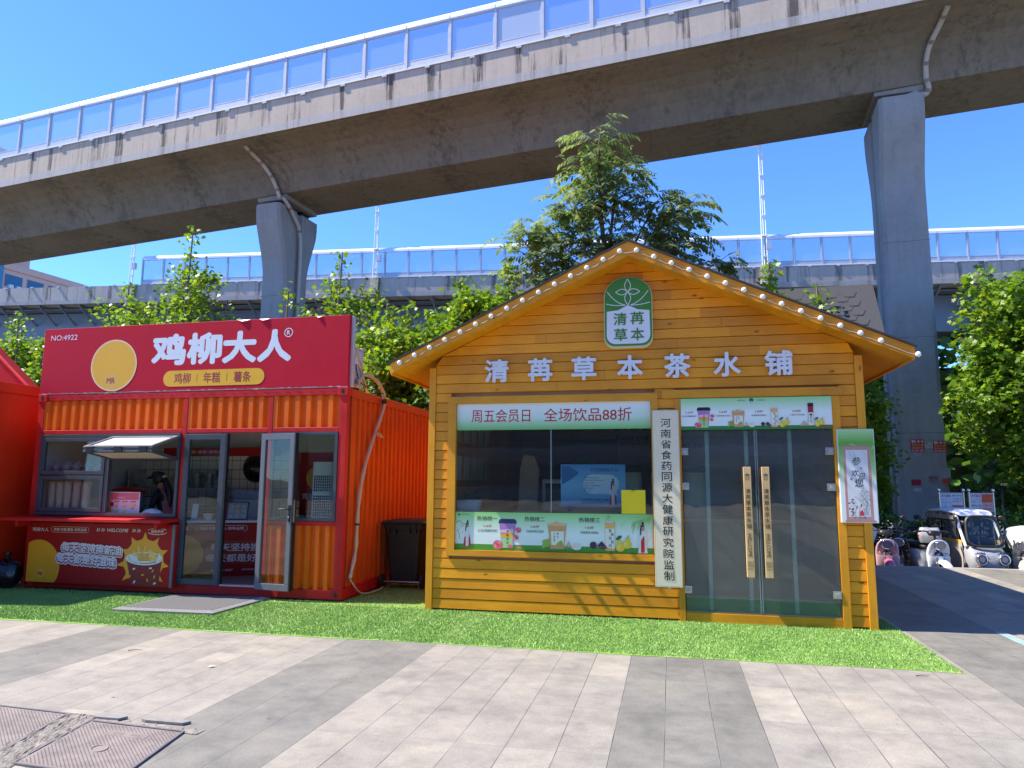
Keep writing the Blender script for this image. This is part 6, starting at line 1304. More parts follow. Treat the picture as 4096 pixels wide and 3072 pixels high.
# raised hexagon tabs, laid in offset courses on the front slope
A_, B_, C_, D_ = [Vector(p) for p in RP]; nrm = (B_-A_).cross(D_-A_).normalized()
if nrm.z < 0: nrm = -nrm
q = MB()
ux = (B_-A_).normalized(); uz = (D_-A_); uz = (uz-ux*uz.dot(ux)); Ls = uz.length; uz.normalize(); Wd = (B_-A_).length
for r_ in range(12):
    for c in range(18):
        hx = .36; hz = .20; cx = (c+.5*(r_ % 2))*hx*1.5*.72; cz = .06+r_*hz; hgt = .012
        hexa = [(cx-.10, cz), (cx+.10, cz), (cx+.20, cz+hz), (cx+.10, cz+2*hz*.98), (cx-.10, cz+2*hz*.98), (cx-.20, cz+hz)]
        lim_ = Wd+.0*cz
        if cz+2*hz > Ls or cx-.20 < 0 or cx+.2 > lim_+.02: continue
        lift = .010+.003*(r_ % 2)
        P = [A_+ux*x+uz*z+nrm*(lift*(1-(z-cz)/(2*hz))+.004) for x, z in hexa]; Pb = [A_+ux*x+uz*z+nrm*.001 for x, z in hexa[:2]]
        q.add(P+Pb, [(0, 1, 2, 3, 4, 5), (6, 7, 1, 0)])
build('shingle_tabs', q, [SHING], rzo)
q = MB()
for r_ in range(12):
    for c in range(18):
        cx = (c+.5*(r_ % 2))*.36*1.5*.72; cz = .06+r_*.20
        if cz+.4 > Ls or cx-.20 < 0 or cx+.2 > Wd: continue
        q.add([A_+ux*x+uz*z+nrm*.0175 for x, z in ((cx-.10, cz-.03), (cx+.10, cz-.03), (cx+.115, cz+.0), (cx-.115, cz+.0))], [(0, 1, 2, 3)])
build('dark_course', q, paint((.018, .016, .018), .9, .2), rzo)

# ================================================================== TREES AND HEDGES
STAR = np.array([(0, -.5), (.16, -.24), (.48, -.32), (.30, -.02), (.50, .26), (.20, .24), (0, .62), (-.20, .24), (-.50, .26), (-.30, -.02), (-.48, -.32), (-.16, -.24)])
OVAL = np.array([(0, -.5), (.22, -.2), (.24, .12), (0, .55), (-.24, .12), (-.22, -.2)])
def leaf_cloud(cent, size, tmpl, upb=.5, droop=.25, r=rng, frame=None):
    n = len(cent); k = len(tmpl)
    nz = r.normal(size=(n, 3)); nz[:, 2] = np.abs(nz[:, 2])+upb; nz /= np.linalg.norm(nz, axis=1)[:, None]
    a = r.normal(size=(n, 3)); u = np.cross(nz, a); u /= np.linalg.norm(u, axis=1)[:, None]; v = np.cross(nz, u)
    if frame is not None: u, v, nz = frame
    s = (size*r.uniform(.65, 1.25, n))[:, None, None]
    x = tmpl[None, :, 0, None]; y = tmpl[None, :, 1, None]
    P = cent[:, None, :]+s*(u[:, None, :]*x+v[:, None, :]*y-nz[:, None, :]*droop*(np.abs(x)+.5*y*y)*r.uniform(.2, 1.6, n)[:, None, None])
    return P.reshape(-1, 3), k
def leaf_object(name, P, k, mat, parent):
    off = np.array(ORG.get(parent.name, (0, 0, 0))); n = len(P)//k; me = bpy.data.meshes.new(name)
    me.vertices.add(n*k); me.vertices.foreach_set('co', (P-off).astype(np.float32).ravel()); me.loops.add(n*k); me.loops.foreach_set('vertex_index', np.arange(n*k, dtype=np.int32))
    me.polygons.add(n); me.polygons.foreach_set('loop_start', (np.arange(n)*k).astype(np.int32)); me.update(calc_edges=True)
    return finish(name, me, mat, parent)
def shoot_tree(label, x, y, top, base_w, nshoot, seed, dens=1., name='plane_tree', low=2.2, lean=0., group='young plane trees behind the shops', mat=None, size=.135, tall=.9, gappy=.0, tip=.16):
    """young plane tree: a leader and upright shoots, each clothed in loose leaf clumps"""
    r = np.random.default_rng(seed); t = thing(name, label, 'tree', (x, y, -.4), 0, group); br = MB(); cent = []
    H = top+.4; base = np.array([x, y, -.4])
    lead = [base+np.array([lean*H*(u**1.5)+.10*math.sin(3*u+seed), .08*math.sin(4*u+seed*2), H*u]) for u in np.linspace(0, .985, 9)]
    br.tube(lead, [.10*(1-.9*u)+.008 for u in np.linspace(0, 1, 9)], 7)
    def at(u): i = min(7, int(u*8)); f = u*8-i; return lead[i]*(1-f)+lead[i+1]*f
    shoots = [(at(max(.3, low/H)), lead[-1], .0)]
    for k in range(nshoot):
        u0 = r.uniform(max(.18, .6*low/H), .80); p0 = at(u0); ang = 2.399*k+r.uniform(-.4, .4); out = base_w*r.uniform(.45, 1.05)*(1-.55*max(0, u0-.3)); rise = (H*(1-u0))*r.uniform(.35, tall)*(.9-.35*out/base_w)
        p3 = p0+np.array([math.cos(ang)*out, math.sin(ang)*out*.8, rise]); pm = p0+(p3-p0)*.5+np.array([math.cos(ang)*out*.18, math.sin(ang)*out*.15, -rise*.10])
        br.tube([p0, pm, p3], [.028, .016, .005], 5); shoots.append((p0, p3, .2, pm))
        for q in range(2):
            f = r.uniform(.35, .8); b0 = p0*(1-f)**2+2*pm*f*(1-f)+p3*f*f; d = r.normal(size=3)*np.array([.5, .5, .35])*base_w*.45; d[2] = abs(d[2])*.9; br.tube([b0, b0+d*.6+np.array([0, 0, -.03]), b0+d], [.010, .006, .003], 4); shoots.append((b0, b0+d, .1))
    for s_ in shoots:
        p0, p1 = np.array(s_[0]), np.array(s_[1]); L = np.linalg.norm(p1-p0); n = int(L*88*dens)
        f = r.uniform(s_[2], 1., n)
        keep = np.sin(f*L*5.5+r.uniform(0, 6)) > gappy*2-1.05; f = f[keep]; n = len(f)
        c = (p0[None]*(1-f[:, None])+p1[None]*f[:, None]) if len(s_) < 4 else (p0[None]*((1-f)**2)[:, None]+2*np.array(s_[3])[None]*(f*(1-f))[:, None]+p1[None]*(f*f)[:, None])
        sp = (.34*(1-f)+tip)[:, None]; c = c+r.normal(size=(n, 3))*sp*np.array([.75, .75, .6]); cent.append(c)
    cent = np.concatenate(cent); cent = cent[cent[:, 2] > low]
    build('trunk', br, BARK, t); P, k = leaf_cloud(cent, size, STAR, .45, .35, r); leaf_object('crown', P, k, mat or LEAF, t); return t
shoot_tree('tall young plane tree with a long leader, behind the left of the billboard', -10.8, 9.0, 9.2, 1.9, 22, 11, 1.25, low=3.0, gappy=.15)
shoot_tree('open branched young plane tree over the left end of the red billboard', -13.2, 9.4, 7.6, 1.7, 13, 12, .85, low=3., gappy=.5)
shoot_tree('short leafy plane tree at the far left edge above the canopy', -15.9, 8.4, 6.4, 1.3, 13, 13, 1.1, low=2.5)
shoot_tree('second short plane tree left of the billboard edge', -14.6, 8.0, 5.7, 1.1, 12, 15, 1.1, low=2.5)
shoot_tree('thin plane tree with a sparse leader just left of the drain pipe', -7.15, 8.6, 6.95, 1.1, 11, 16, .8, low=3., gappy=.55)
shoot_tree('thin plane tree with a bare lower leader right of the drain pipe', -6.0, 9.2, 8.15, 1.25, 13, 17, .95, low=3., gappy=.45)
shoot_tree('leafy plane tree behind the right end of the red billboard', -4.1, 8.0, 6.2, 1.5, 22, 18, 1.3, low=1.5, gappy=.2)
shoot_tree('broad bright plane tree filling the gap between the two shops', -2.2, 8.6, 6.9, 2.1, 40, 19, 1.5, low=1.)
shoot_tree('dense pointed plane tree behind the left roof slope of the timber kiosk', -.75, 8.2, 7.15, 1.9, 34, 20, 1.6, low=1.2)
shoot_tree('plane tree against the left roof edge, right of the dense pointed one', .4, 9.2, 6.7, 1.3, 18, 21, 1.3, low=2.5)
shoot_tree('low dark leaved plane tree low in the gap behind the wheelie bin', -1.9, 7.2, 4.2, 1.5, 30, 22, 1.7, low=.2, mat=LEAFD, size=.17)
shoot_tree('small plane tree top over the right roof slope of the timber kiosk', 5.35, 8.05, 6.75, .8, 15, 23, 1.5, low=3.)
shoot_tree('little plane tree sprig beside the grey shingle roof', 6.35, 8.1, 6.2, .35, 5, 24, .8, low=4.8)
shoot_tree('bushy plane tree just above the left end of the red billboard', -11.9, 8.2, 6.2, 1.6, 18, 25, 1.2, low=3.)
shoot_tree('leafy plane tree half hidden by the dark red canopy', -16.9, 9.2, 6.7, 1.6, 18, 26, 1.2, low=2.)
shoot_tree('plane tree just right of the left bridge pier', -4.9, 9.6, 6.9, 1.3, 15, 27, 1.1, low=3., gappy=.25)
shoot_tree('full plane tree in the middle of the gap behind the air conditioner', -3.2, 7.6, 6.0, 1.7, 34, 28, 1.4, low=.8)
shoot_tree('broad plane tree behind the wheelie bin and kiosk eave', -1.3, 9.4, 6.6, 1.9, 28, 29, 1.4, low=1.2)
# the tall ailanthus behind the timber kiosk
def ailanthus():
    r = np.random.default_rng(31); x, y = 1.75, 7.5; t = thing('ailanthus_tree', 'tall feathery grey green tree of heaven rising behind the timber kiosk', 'tree', (x, y, -.4)); br = MB(); tips = []
    def limb(P, r0, r1): br.tube(smooth(P, 4), list(np.linspace(r0, r1, (len(P)-1)*4+1)), 7)
    limb([(x, y, -.4), (x+.05, y, 3), (x+.1, y, 5.6), (x-.12, y, 7.4), (x-.2, y, 9.2), (x-.12, y, 10.1)], .11, .02)
    limbs = [((a, y+b, c), d, e) for a, b, c, d, e in ((1.45, 0, 9.7, .65, .7), (1.25, .1, 9.0, .85, .6), (2.05, -.1, 8.9, .6, .55), (1.9, .1, 8.2, .85, .55), (1.0, -.1, 8.1, .9, .6), (.25, .1, 7.75, .75, .55), (-.35, -.1, 7.45, .6, .45), (2.9, .1, 8.15, .65, .45), (3.5, -.1, 7.8, .7, .5), (2.75, .2, 7.45, .75, .5), (3.35, 0, 7.1, .7, .45), (1.6, 0, 7.3, .85, .55), (.65, .1, 7.0, .85, .55), (0., -.1, 6.7, .7, .5), (2.2, .1, 6.7, .8, .5), (4.15, .1, 6.55, .5, .3), (1.2, 0, 6.3, .8, .5), (3.2, 0, 6.3, .6, .4))]
    for c, rx, rz in limbs:
        c = np.array(c); a0 = np.array([x+.0+(c[0]-x)*.12, y, max(4.2, c[2]-1.6-abs(c[0]-x)*.5)]); limb([tuple(a0), tuple((a0+c)/2+np.array([0, 0, .12])), tuple(c)], .045, .012)
        for k in range(int(60*rx*rx)+14):
            d = r.normal(size=3); d /= np.linalg.norm(d); p = c+d*np.array([rx*.85, rx*.75, rz])*r.uniform(.2, 1.05); tips.append((p, d))
        if r.random() < .9: limb([tuple(c), tuple(c+np.array([.2, .05, rz*.4])), tuple(c+np.array([.35, .1, rz*.8]))], .012, .004)
    build('trunk', br, BARKD, t)
    cs = []; us = []; vs = []; ns = []; rach = MB()
    for p, d in tips:
        h = np.array([d[0]+.15, d[1], 0])+r.normal(size=3)*.35; h[2] = 0; h /= np.linalg.norm(h)+1e-6; L = r.uniform(.36, .62); dr = r.uniform(.3, .9); side = np.array([-h[1], h[0], 0]); pts = []
        for i in range(7):
            u = (i+1)/7; q = p+h*L*u*.9+np.array([0, 0, .30*L*u*(1-.2*dr)-dr*L*u*u*.85]); pts.append(q)
            if i % 1 == 0:
                for s in (-1, 1):
                    tw = np.array([0, 0, -.5-.5*dr*r.random()]); v = side*s*.8+h*.35+tw*r.uniform(.5, 1.2); v /= np.linalg.norm(v); uu = np.cross(v, np.array([0, 0, 1.])+h*.3); uu /= np.linalg.norm(uu); nn = np.cross(uu, v); cs.append(q+v*.075); us.append(uu); vs.append(v); ns.append(nn)
        rach.tube([p, pts[3], pts[-1]], [.006, .004, .002], 3)
    build('leaf_stalks', rach, paint((.16, .20, .06), .6, .1), t)
    P, k = leaf_cloud(np.array(cs), .165, OVAL*np.array([.78, 1.]), .3, .3, r, (np.array(us), np.array(vs), np.array(ns))); leaf_object('crown', P, k, LEAFA, t)
ailanthus()
def blob_tree(label, x, y, blobs, seed, n, name='plane_tree', mat=None, size=.17, group='dense plane trees beyond the parked scooters', trunk=.14, tmpl=STAR):
    r = np.random.default_rng(seed); t = thing(name, label, 'tree', (x, y, -.4), 0, group); br = MB(); zt = max(b[2] for b in blobs)
    br.tube([(x, y, -.4), (x+.1, y, 1.5), (x, y+.05, zt*.6), (x+.1, y, zt)], [trunk, trunk*.8, trunk*.5, .02], 8); cent = []; tot = sum(b[3]**2 for b in blobs)
    for bx, by, bz, R in blobs:
        br.tube([(x, y, max(.8, bz-R*1.3)), ((x+bx)/2, (y+by)/2, bz-R*.5), (bx, by, bz)], [trunk*.45, trunk*.3, .012], 6)
        m = int(n*R*R/tot); d = r.normal(size=(m, 3)); d /= np.linalg.norm(d, axis=1)[:, None]; ph = r.uniform(0, 6.28, 4)
        K = int(20+26*R*R); cd_ = r.normal(size=(K, 3)); cd_ /= np.linalg.norm(cd_, axis=1)[:, None]; cc = np.array([bx, by, bz])+cd_*(R*r.uniform(.35, 1.12, K))[:, None]; cr = r.uniform(.10, .24, K)
        w_ = cr**2; pick = r.choice(K, m, p=w_/w_.sum()); cent.append(cc[pick]+r.normal(size=(m, 3))*(cr[pick])[:, None]*np.array([1, 1, .75]))
        for k in range(0, K, 3): br.tube([(bx, by, bz-.1), tuple((np.array([bx, by, bz])+cc[k])/2+np.array([0, 0, -.06])), tuple(cc[k])], [.016, .010, .004], 4)
        for k in range(7):
            dd = r.normal(size=3); dd /= np.linalg.norm(dd); dd[2] = abs(dd[2])*.8; e = np.array([bx, by, bz])+dd*R*.95; br.tube([(bx, by, bz), tuple((np.array([bx, by, bz])+e)/2+np.array([0, 0, .1])), tuple(e)], [.02, .012, .004], 4)
    cent = np.concatenate(cent); build('trunk', br, BARK, t); P, k = leaf_cloud(cent, size, tmpl, .5, .3, r); leaf_object('crown', P, k, mat or LEAF, t); return t
blob_tree('big bright plane tree right of the flyer covered pier', 11.5, 10.5, [(10.95, 10.3, 6.0, .80), (11.7, 10.5, 5.6, .95), (10.75, 10.2, 4.9, .85), (11.6, 10.0, 4.6, 1.1), (10.75, 10.0, 3.7, .9), (11.6, 10.0, 3.3, 1.0), (12.6, 10.6, 5.2, 1.15), (10.7, 10.3, 2.7, .75), (11.4, 10.3, 2.1, .8)], 41, 15000, size=.14)
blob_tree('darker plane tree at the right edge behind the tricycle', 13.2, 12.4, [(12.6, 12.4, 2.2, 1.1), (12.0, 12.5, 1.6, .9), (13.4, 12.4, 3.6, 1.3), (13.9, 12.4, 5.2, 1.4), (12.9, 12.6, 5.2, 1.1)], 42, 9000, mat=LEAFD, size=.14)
blob_tree('plane tree seen between the timber kiosk and the right pier', 7.7, 11.4, [(7.6, 11.3, 4.1, .70), (7.75, 11.2, 3.2, .70), (7.8, 11.3, 2.4, .65), (7.5, 11.5, 4.9, .55), (7.8, 11.2, 1.5, .65)], 43, 7500, size=.14)
blob_tree('shady plane tree behind the grey shingle roof', 7.4, 17.5, [(7., 17.5, 4.5, 1.5), (9.8, 17.8, 3.4, 1.4), (8.6, 17.6, 2.0, 1.3), (5, 17.5, 4., 1.5)], 44, 6500, mat=LEAFD)
for k, (x0, x1, y0, y1, h, m, lb) in enumerate(((5.6, 9.2, 8.75, 9.5, 1.15, LEAFH, 'clipped green hedge behind the parked scooters'), (10.15, 14.5, 8.9, 10.1, 1.25, LEAFH, 'bright leafy shrub hedge behind the scooters at the right edge'), (7.5, 17., 13.2, 14.2, 1.6, LEAFD, 'long dark hedge beyond the right pier'))):
    r = np.random.default_rng(60+k); t = thing('hedge', lb, 'hedge', ((x0+x1)/2, (y0+y1)/2, -.4)); n = int((x1-x0)*(620 if k < 2 else 380)); q = MB()
    for s in range(int((x1-x0)*5)): a = r.uniform(x0, x1); b = r.uniform(y0, y1); q.tube([(a, b, -.4), (a+r.uniform(-.08, .08), b, h*.5-.2), (a+r.uniform(-.15, .15), b+r.uniform(-.1, .1), h-.45)], [.012, .009, .004], 4)
    build('stems', q, BARKD, t); c = np.stack([r.uniform(x0, x1, n), r.uniform(y0, y1, n), -.35+(h)*r.random(n)**.6], 1); c[:, 2] += .10*np.sin(c[:, 0]*5)*(c[:, 2] > h*.4)
    P, kk = leaf_cloud(c, .105 if k < 2 else .16, OVAL*np.array([1.2, 1.]), .5, .2, r); leaf_object('foliage', P, kk, m, t)
    if k < 2:
        n = 260; c = np.stack([r.uniform(8.45 if k == 0 else 10.3, 9.15 if k == 0 else 12.5, n), r.uniform(y0-.1, y0+.2, n), r.uniform(.35, h-.35, n)], 1); P, kk = leaf_cloud(c, .10, OVAL*np.array([1.2, 1.]), .5, .2, r); leaf_object('golden_foliage', P, kk, LEAFY, t)
r = np.random.default_rng(77); n = 19000
tl_ = MB().box(-70, 70, 38.5, 39, -.4, 8.5); tlo = build('tree_line', tl_, BARKD)
c = np.stack([r.uniform(-60, 62, n), r.uniform(33, 38.4, n), r.uniform(-.2, 1, n)], 1); c[:, 2] = -.2+(10.3+1.3*np.sin(c[:, 0]*.35)+.8*np.sin(c[:, 0]*.9+1))*r.random(n)**.7
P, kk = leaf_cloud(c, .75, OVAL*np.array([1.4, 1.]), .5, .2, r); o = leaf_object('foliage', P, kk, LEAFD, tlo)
tag(tlo, 'dark line of distant greenery under the far viaduct', 'trees', kind='stuff')

# ================================================================== SCOOTERS, TRICYCLE, NOTICE BOARDS
def ell(cx, cy, cz, rx, rz, n=18, tilt=0., p=2.4, yshift=None):
    P = []
    for k in range(n):
        a = 2*math.pi*k/n; c, s = math.cos(a), math.sin(a); x = rx*math.copysign(abs(c)**(2/p), c); z = rz*math.copysign(abs(s)**(2/p), s); P.append((cx+x, cy+z*math.sin(tilt), cz+z*math.cos(tilt)))
    return P
def hring(cx, cy, z, rx, ry, n=18, p=2.6):
    return [(cx+rx*math.copysign(abs(math.cos(a))**(2/p), math.cos(a)), cy+ry*math.copysign(abs(math.sin(a))**(2/p), math.sin(a)), z) for a in [2*math.pi*k/n for k in range(n)]]
CHROME = paint((.75, .75, .76), .12, .03, metal=1.); LENS = paint((.25, .27, .30), .08, .1, metal=.3, coat=1.); SKYMIR = paint((.5, .62, .78), .05, .02, metal=1.)
def wheel(mb, y, R=.215, w=.085, x=0.):
    mb.lathe([(R*.55, -w*.35), (R*.72, -w*.5), (R*.92, -w*.5), (R, -w*.25), (R, w*.25), (R*.92, w*.5), (R*.72, w*.5), (R*.55, w*.35)], (x, y, R), 26, ax='x'); return mb
def scooter(label, col, fender, loc, rot, box=None, seatc=BLACK, mirror=True, group='electric scooters parked behind the plaza', wrap=None):
    """front towards -y, built at the origin"""
    t = thing('electric_scooter', label, 'scooter', (0, 0, 0), 0, group); bodym = paint(col, .22, .05, coat=.6); fm = paint(fender, .22, .05, coat=.6)
    for y in (-.52, .62):
        w = build('wheel', wheel(MB(), y), RUBBER, t); build('rim', MB().lathe([(.03, -.035), (.115, -.03), (.115, .03), (.03, .035)], (0, y, .215), 20, ax='x'), STEEL, w)
    # front shield: tall rounded apron with a nose
    q = MB(); q.loft([ell(0, -.34, .74, .05, .04, tilt=-.3), ell(0, -.40, .70, .16, .16, tilt=-.25), ell(0, -.38, .62, .205, .26, tilt=-.22), ell(0, -.32, .58, .215, .30, tilt=-.22), ell(0, -.26, .58, .19, .27, tilt=-.22)])
    q.loft([hring(0, -.33, .28, .20, .05), hring(0, -.355, .40, .215, .07), hring(0, -.36, .55, .215, .075)])
    build('front_shield', q, bodym, t)
    q = MB().loft([ell(0, -.435, .765, .105, .085, tilt=-.25, p=2.2), ell(0, -.475, .765, .100, .08, tilt=-.25, p=2.2)]); hl = build('headlight', q, LENS, t)
    build('headlight_ring', MB().loft([ell(0, -.462, .765, .118, .098, tilt=-.25, p=2.2), ell(0, -.478, .765, .110, .090, tilt=-.25, p=2.2), ell(0, -.480, .765, .098, .078, tilt=-.25, p=2.2), ell(0, -.470, .765, .100, .080, tilt=-.25, p=2.2)], cap=False), CHROME, hl)
    q = MB()
    rings = []
    for k in range(11):
        a = math.radians(-35+k*17); rr = .262; cy, cz = -.52-rr*math.sin(a)*1.05, .215+rr*math.cos(a); rings.append([(x, cy+(-.03 if abs(x) < .05 else .0)*math.sin(a), cz+(.02 if abs(x) < .05 else (-.045 if abs(x) > .08 else 0))*math.cos(a)) for x in (-.088, -.07, -.035, 0, .035, .07, .088)])
    q.loft(rings, closed=False); n0 = len(q.v); q.loft([[(x*.93, y, z-.012) for x, y, z in rr_] for rr_ in rings], closed=False); build('front_fender', q, fm, t)
    q = MB()
    for s in (-1, 1): q.tube([(s*.07, -.52, .215), (s*.075, -.46, .45), (s*.05, -.36, .62)], .02, 8)
    q.tube([(0, -.36, .60), (0, -.24, 1.0)], .025, 8); build('fork', q, DKGREY, t)
    q = MB().tube(smooth([(-.34, -.12, 1.0), (-.20, -.20, 1.03), (0, -.25, 1.0), (.20, -.20, 1.03), (.34, -.12, 1.0)], 4), .014, 8)
    for s in (-1, 1): q.tube([(s*.34, -.12, 1.0), (s*.22, -.185, 1.028)], .021, 8)
    q.loft([hring(0, -.25, .94, .10, .07), hring(0, -.24, 1.0, .13, .08), hring(0, -.22, 1.04, .08, .05)]); hb = build('handlebar', q, BLACK, t)
    if mirror:
        for s in (-1, 1):
            build('mirror_stalk', MB().tube(smooth([(s*.20, -.19, 1.03), (s*.26, -.20, 1.14), (s*.33, -.18, 1.24)], 4), .007, 6), BLACK, hb)
            m = build('mirror', MB().loft([ell(s*.36, -.195, 1.28, .03, .035), ell(s*.36, -.19, 1.28, .062, .048), ell(s*.36, -.172, 1.28, .066, .052)]), BLACK, t); build('mirror_glass', MB().loft([ell(s*.36, -.1715, 1.28, .058, .044), ell(s*.36, -.170, 1.28, .056, .042)]), SKYMIR, m)
    build('floorboard', MB().loft([hring(0, .02, .24, .15, .36), hring(0, .02, .30, .16, .36)], smooth=False), DKGREY, t)
    q = MB().loft([hring(0, .42, .26, .13, .30), hring(0, .44, .40, .175, .36), hring(0, .47, .55, .18, .40), hring(0, .45, .64, .15, .38)]); build('rear_body', q, bodym, t)
    q = MB().loft([hring(0, .38, .642, .14, .36), hring(0, .37, .70, .155, .38), hring(0, .39, .74, .14, .36), hring(0, .42, .755, .08, .28)]); build('seat', q, seatc, t)
    build('tail_light', MB().loft([ell(0, .84, .52, .10, .035), ell(0, .87, .52, .08, .025)]), RED, t); build('grab_rail', MB().tube(smooth([(-.12, .62, .70), (-.11, .80, .76), (.11, .80, .76), (.12, .62, .70)], 4), .012, 6), STEEL, t)
    for s in (-1, 1): build('indicator', MB().ball((s*.14, -.40, .60), .022, .015, .014, n=8), paint((.7, .25, .03), .2, .1), t)
    if box: 
        bb = build('tail_box', MB().loft([rsq(0, .80, .36, .30, .06, .78), rsq(0, .80, .42, .36, .07, .90), rsq(0, .80, .42, .36, .07, .98), rsq(0, .80, .34, .28, .08, 1.08)], 0, True), paint(box, .3, .05), t); build('reflector', MB().loft([rsq(0, .795, .425, .365, .07, .90), rsq(0, .795, .425, .365, .07, .94)], 0, False), RED, bb)
    if wrap: build('rain_cover', MB().loft([hring(0, -.24, .70, .26, .16), hring(0, -.20, .88, .33, .20), hring(0, -.14, 1.02, .36, .22), hring(0, -.12, 1.10, .25, .15), hring(0, -.10, 1.14, .06, .05)]), paint(wrap, .6, .12, 9), t)
    place(t, loc, rot); return t
G = -.40
scooter('pink scooter facing the camera, nearest the timber kiosk', (.56, .36, .38), (.56, .13, .24), (7.32, 7.42, G), -.12)
scooter('white scooter with black seat facing the camera, left of the tricycle', (.70, .72, .74), (.62, .66, .72), (8.16, 7.45, G), .16, mirror=False)
scooter('black scooter half hidden between the pink and white scooters', (.02, .02, .022), (.02, .02, .022), (7.80, 8.05, G), -.35)
scooter('black scooter with a grey tail box behind the white scooter', (.03, .03, .035), (.03, .03, .035), (8.42, 8.35, G), 2.9, box=(.42, .42, .43), mirror=False)
scooter('white scooter under a pale rain cover, left of the pink one', (.60, .60, .62), (.5, .5, .52), (6.98, 8.0, G), -.2, wrap=(.60, .58, .57))
scooter('cream scooter under a printed white cover, right of the tricycle', (.55, .52, .42), (.55, .52, .42), (10.05, 7.75, G), -.5, wrap=(.62, .60, .57))
scooter('lavender scooter cut off by the right edge of the picture', (.50, .47, .62), (.50, .47, .62), (10.35, 7.25, G), -.6)
bk_ = thing('wicker_basket', 'brown oval basket on the covered cream scooter at the right', 'basket', (9.98, 7.25, G)); build('bowl', MB().loft([ell(9.98, 7.22, .42, .17, .085), ell(9.98, 7.32, .42, .16, .08), ell(9.98, 7.44, .41, .12, .06)]), paint((.42, .21, .07), .6, .25, 25), bk_); build('rim', MB().loft([ell(9.98, 7.205, .42, .178, .092), ell(9.98, 7.222, .42, .178, .092)]), paint((.30, .15, .05), .6, .2), bk_)
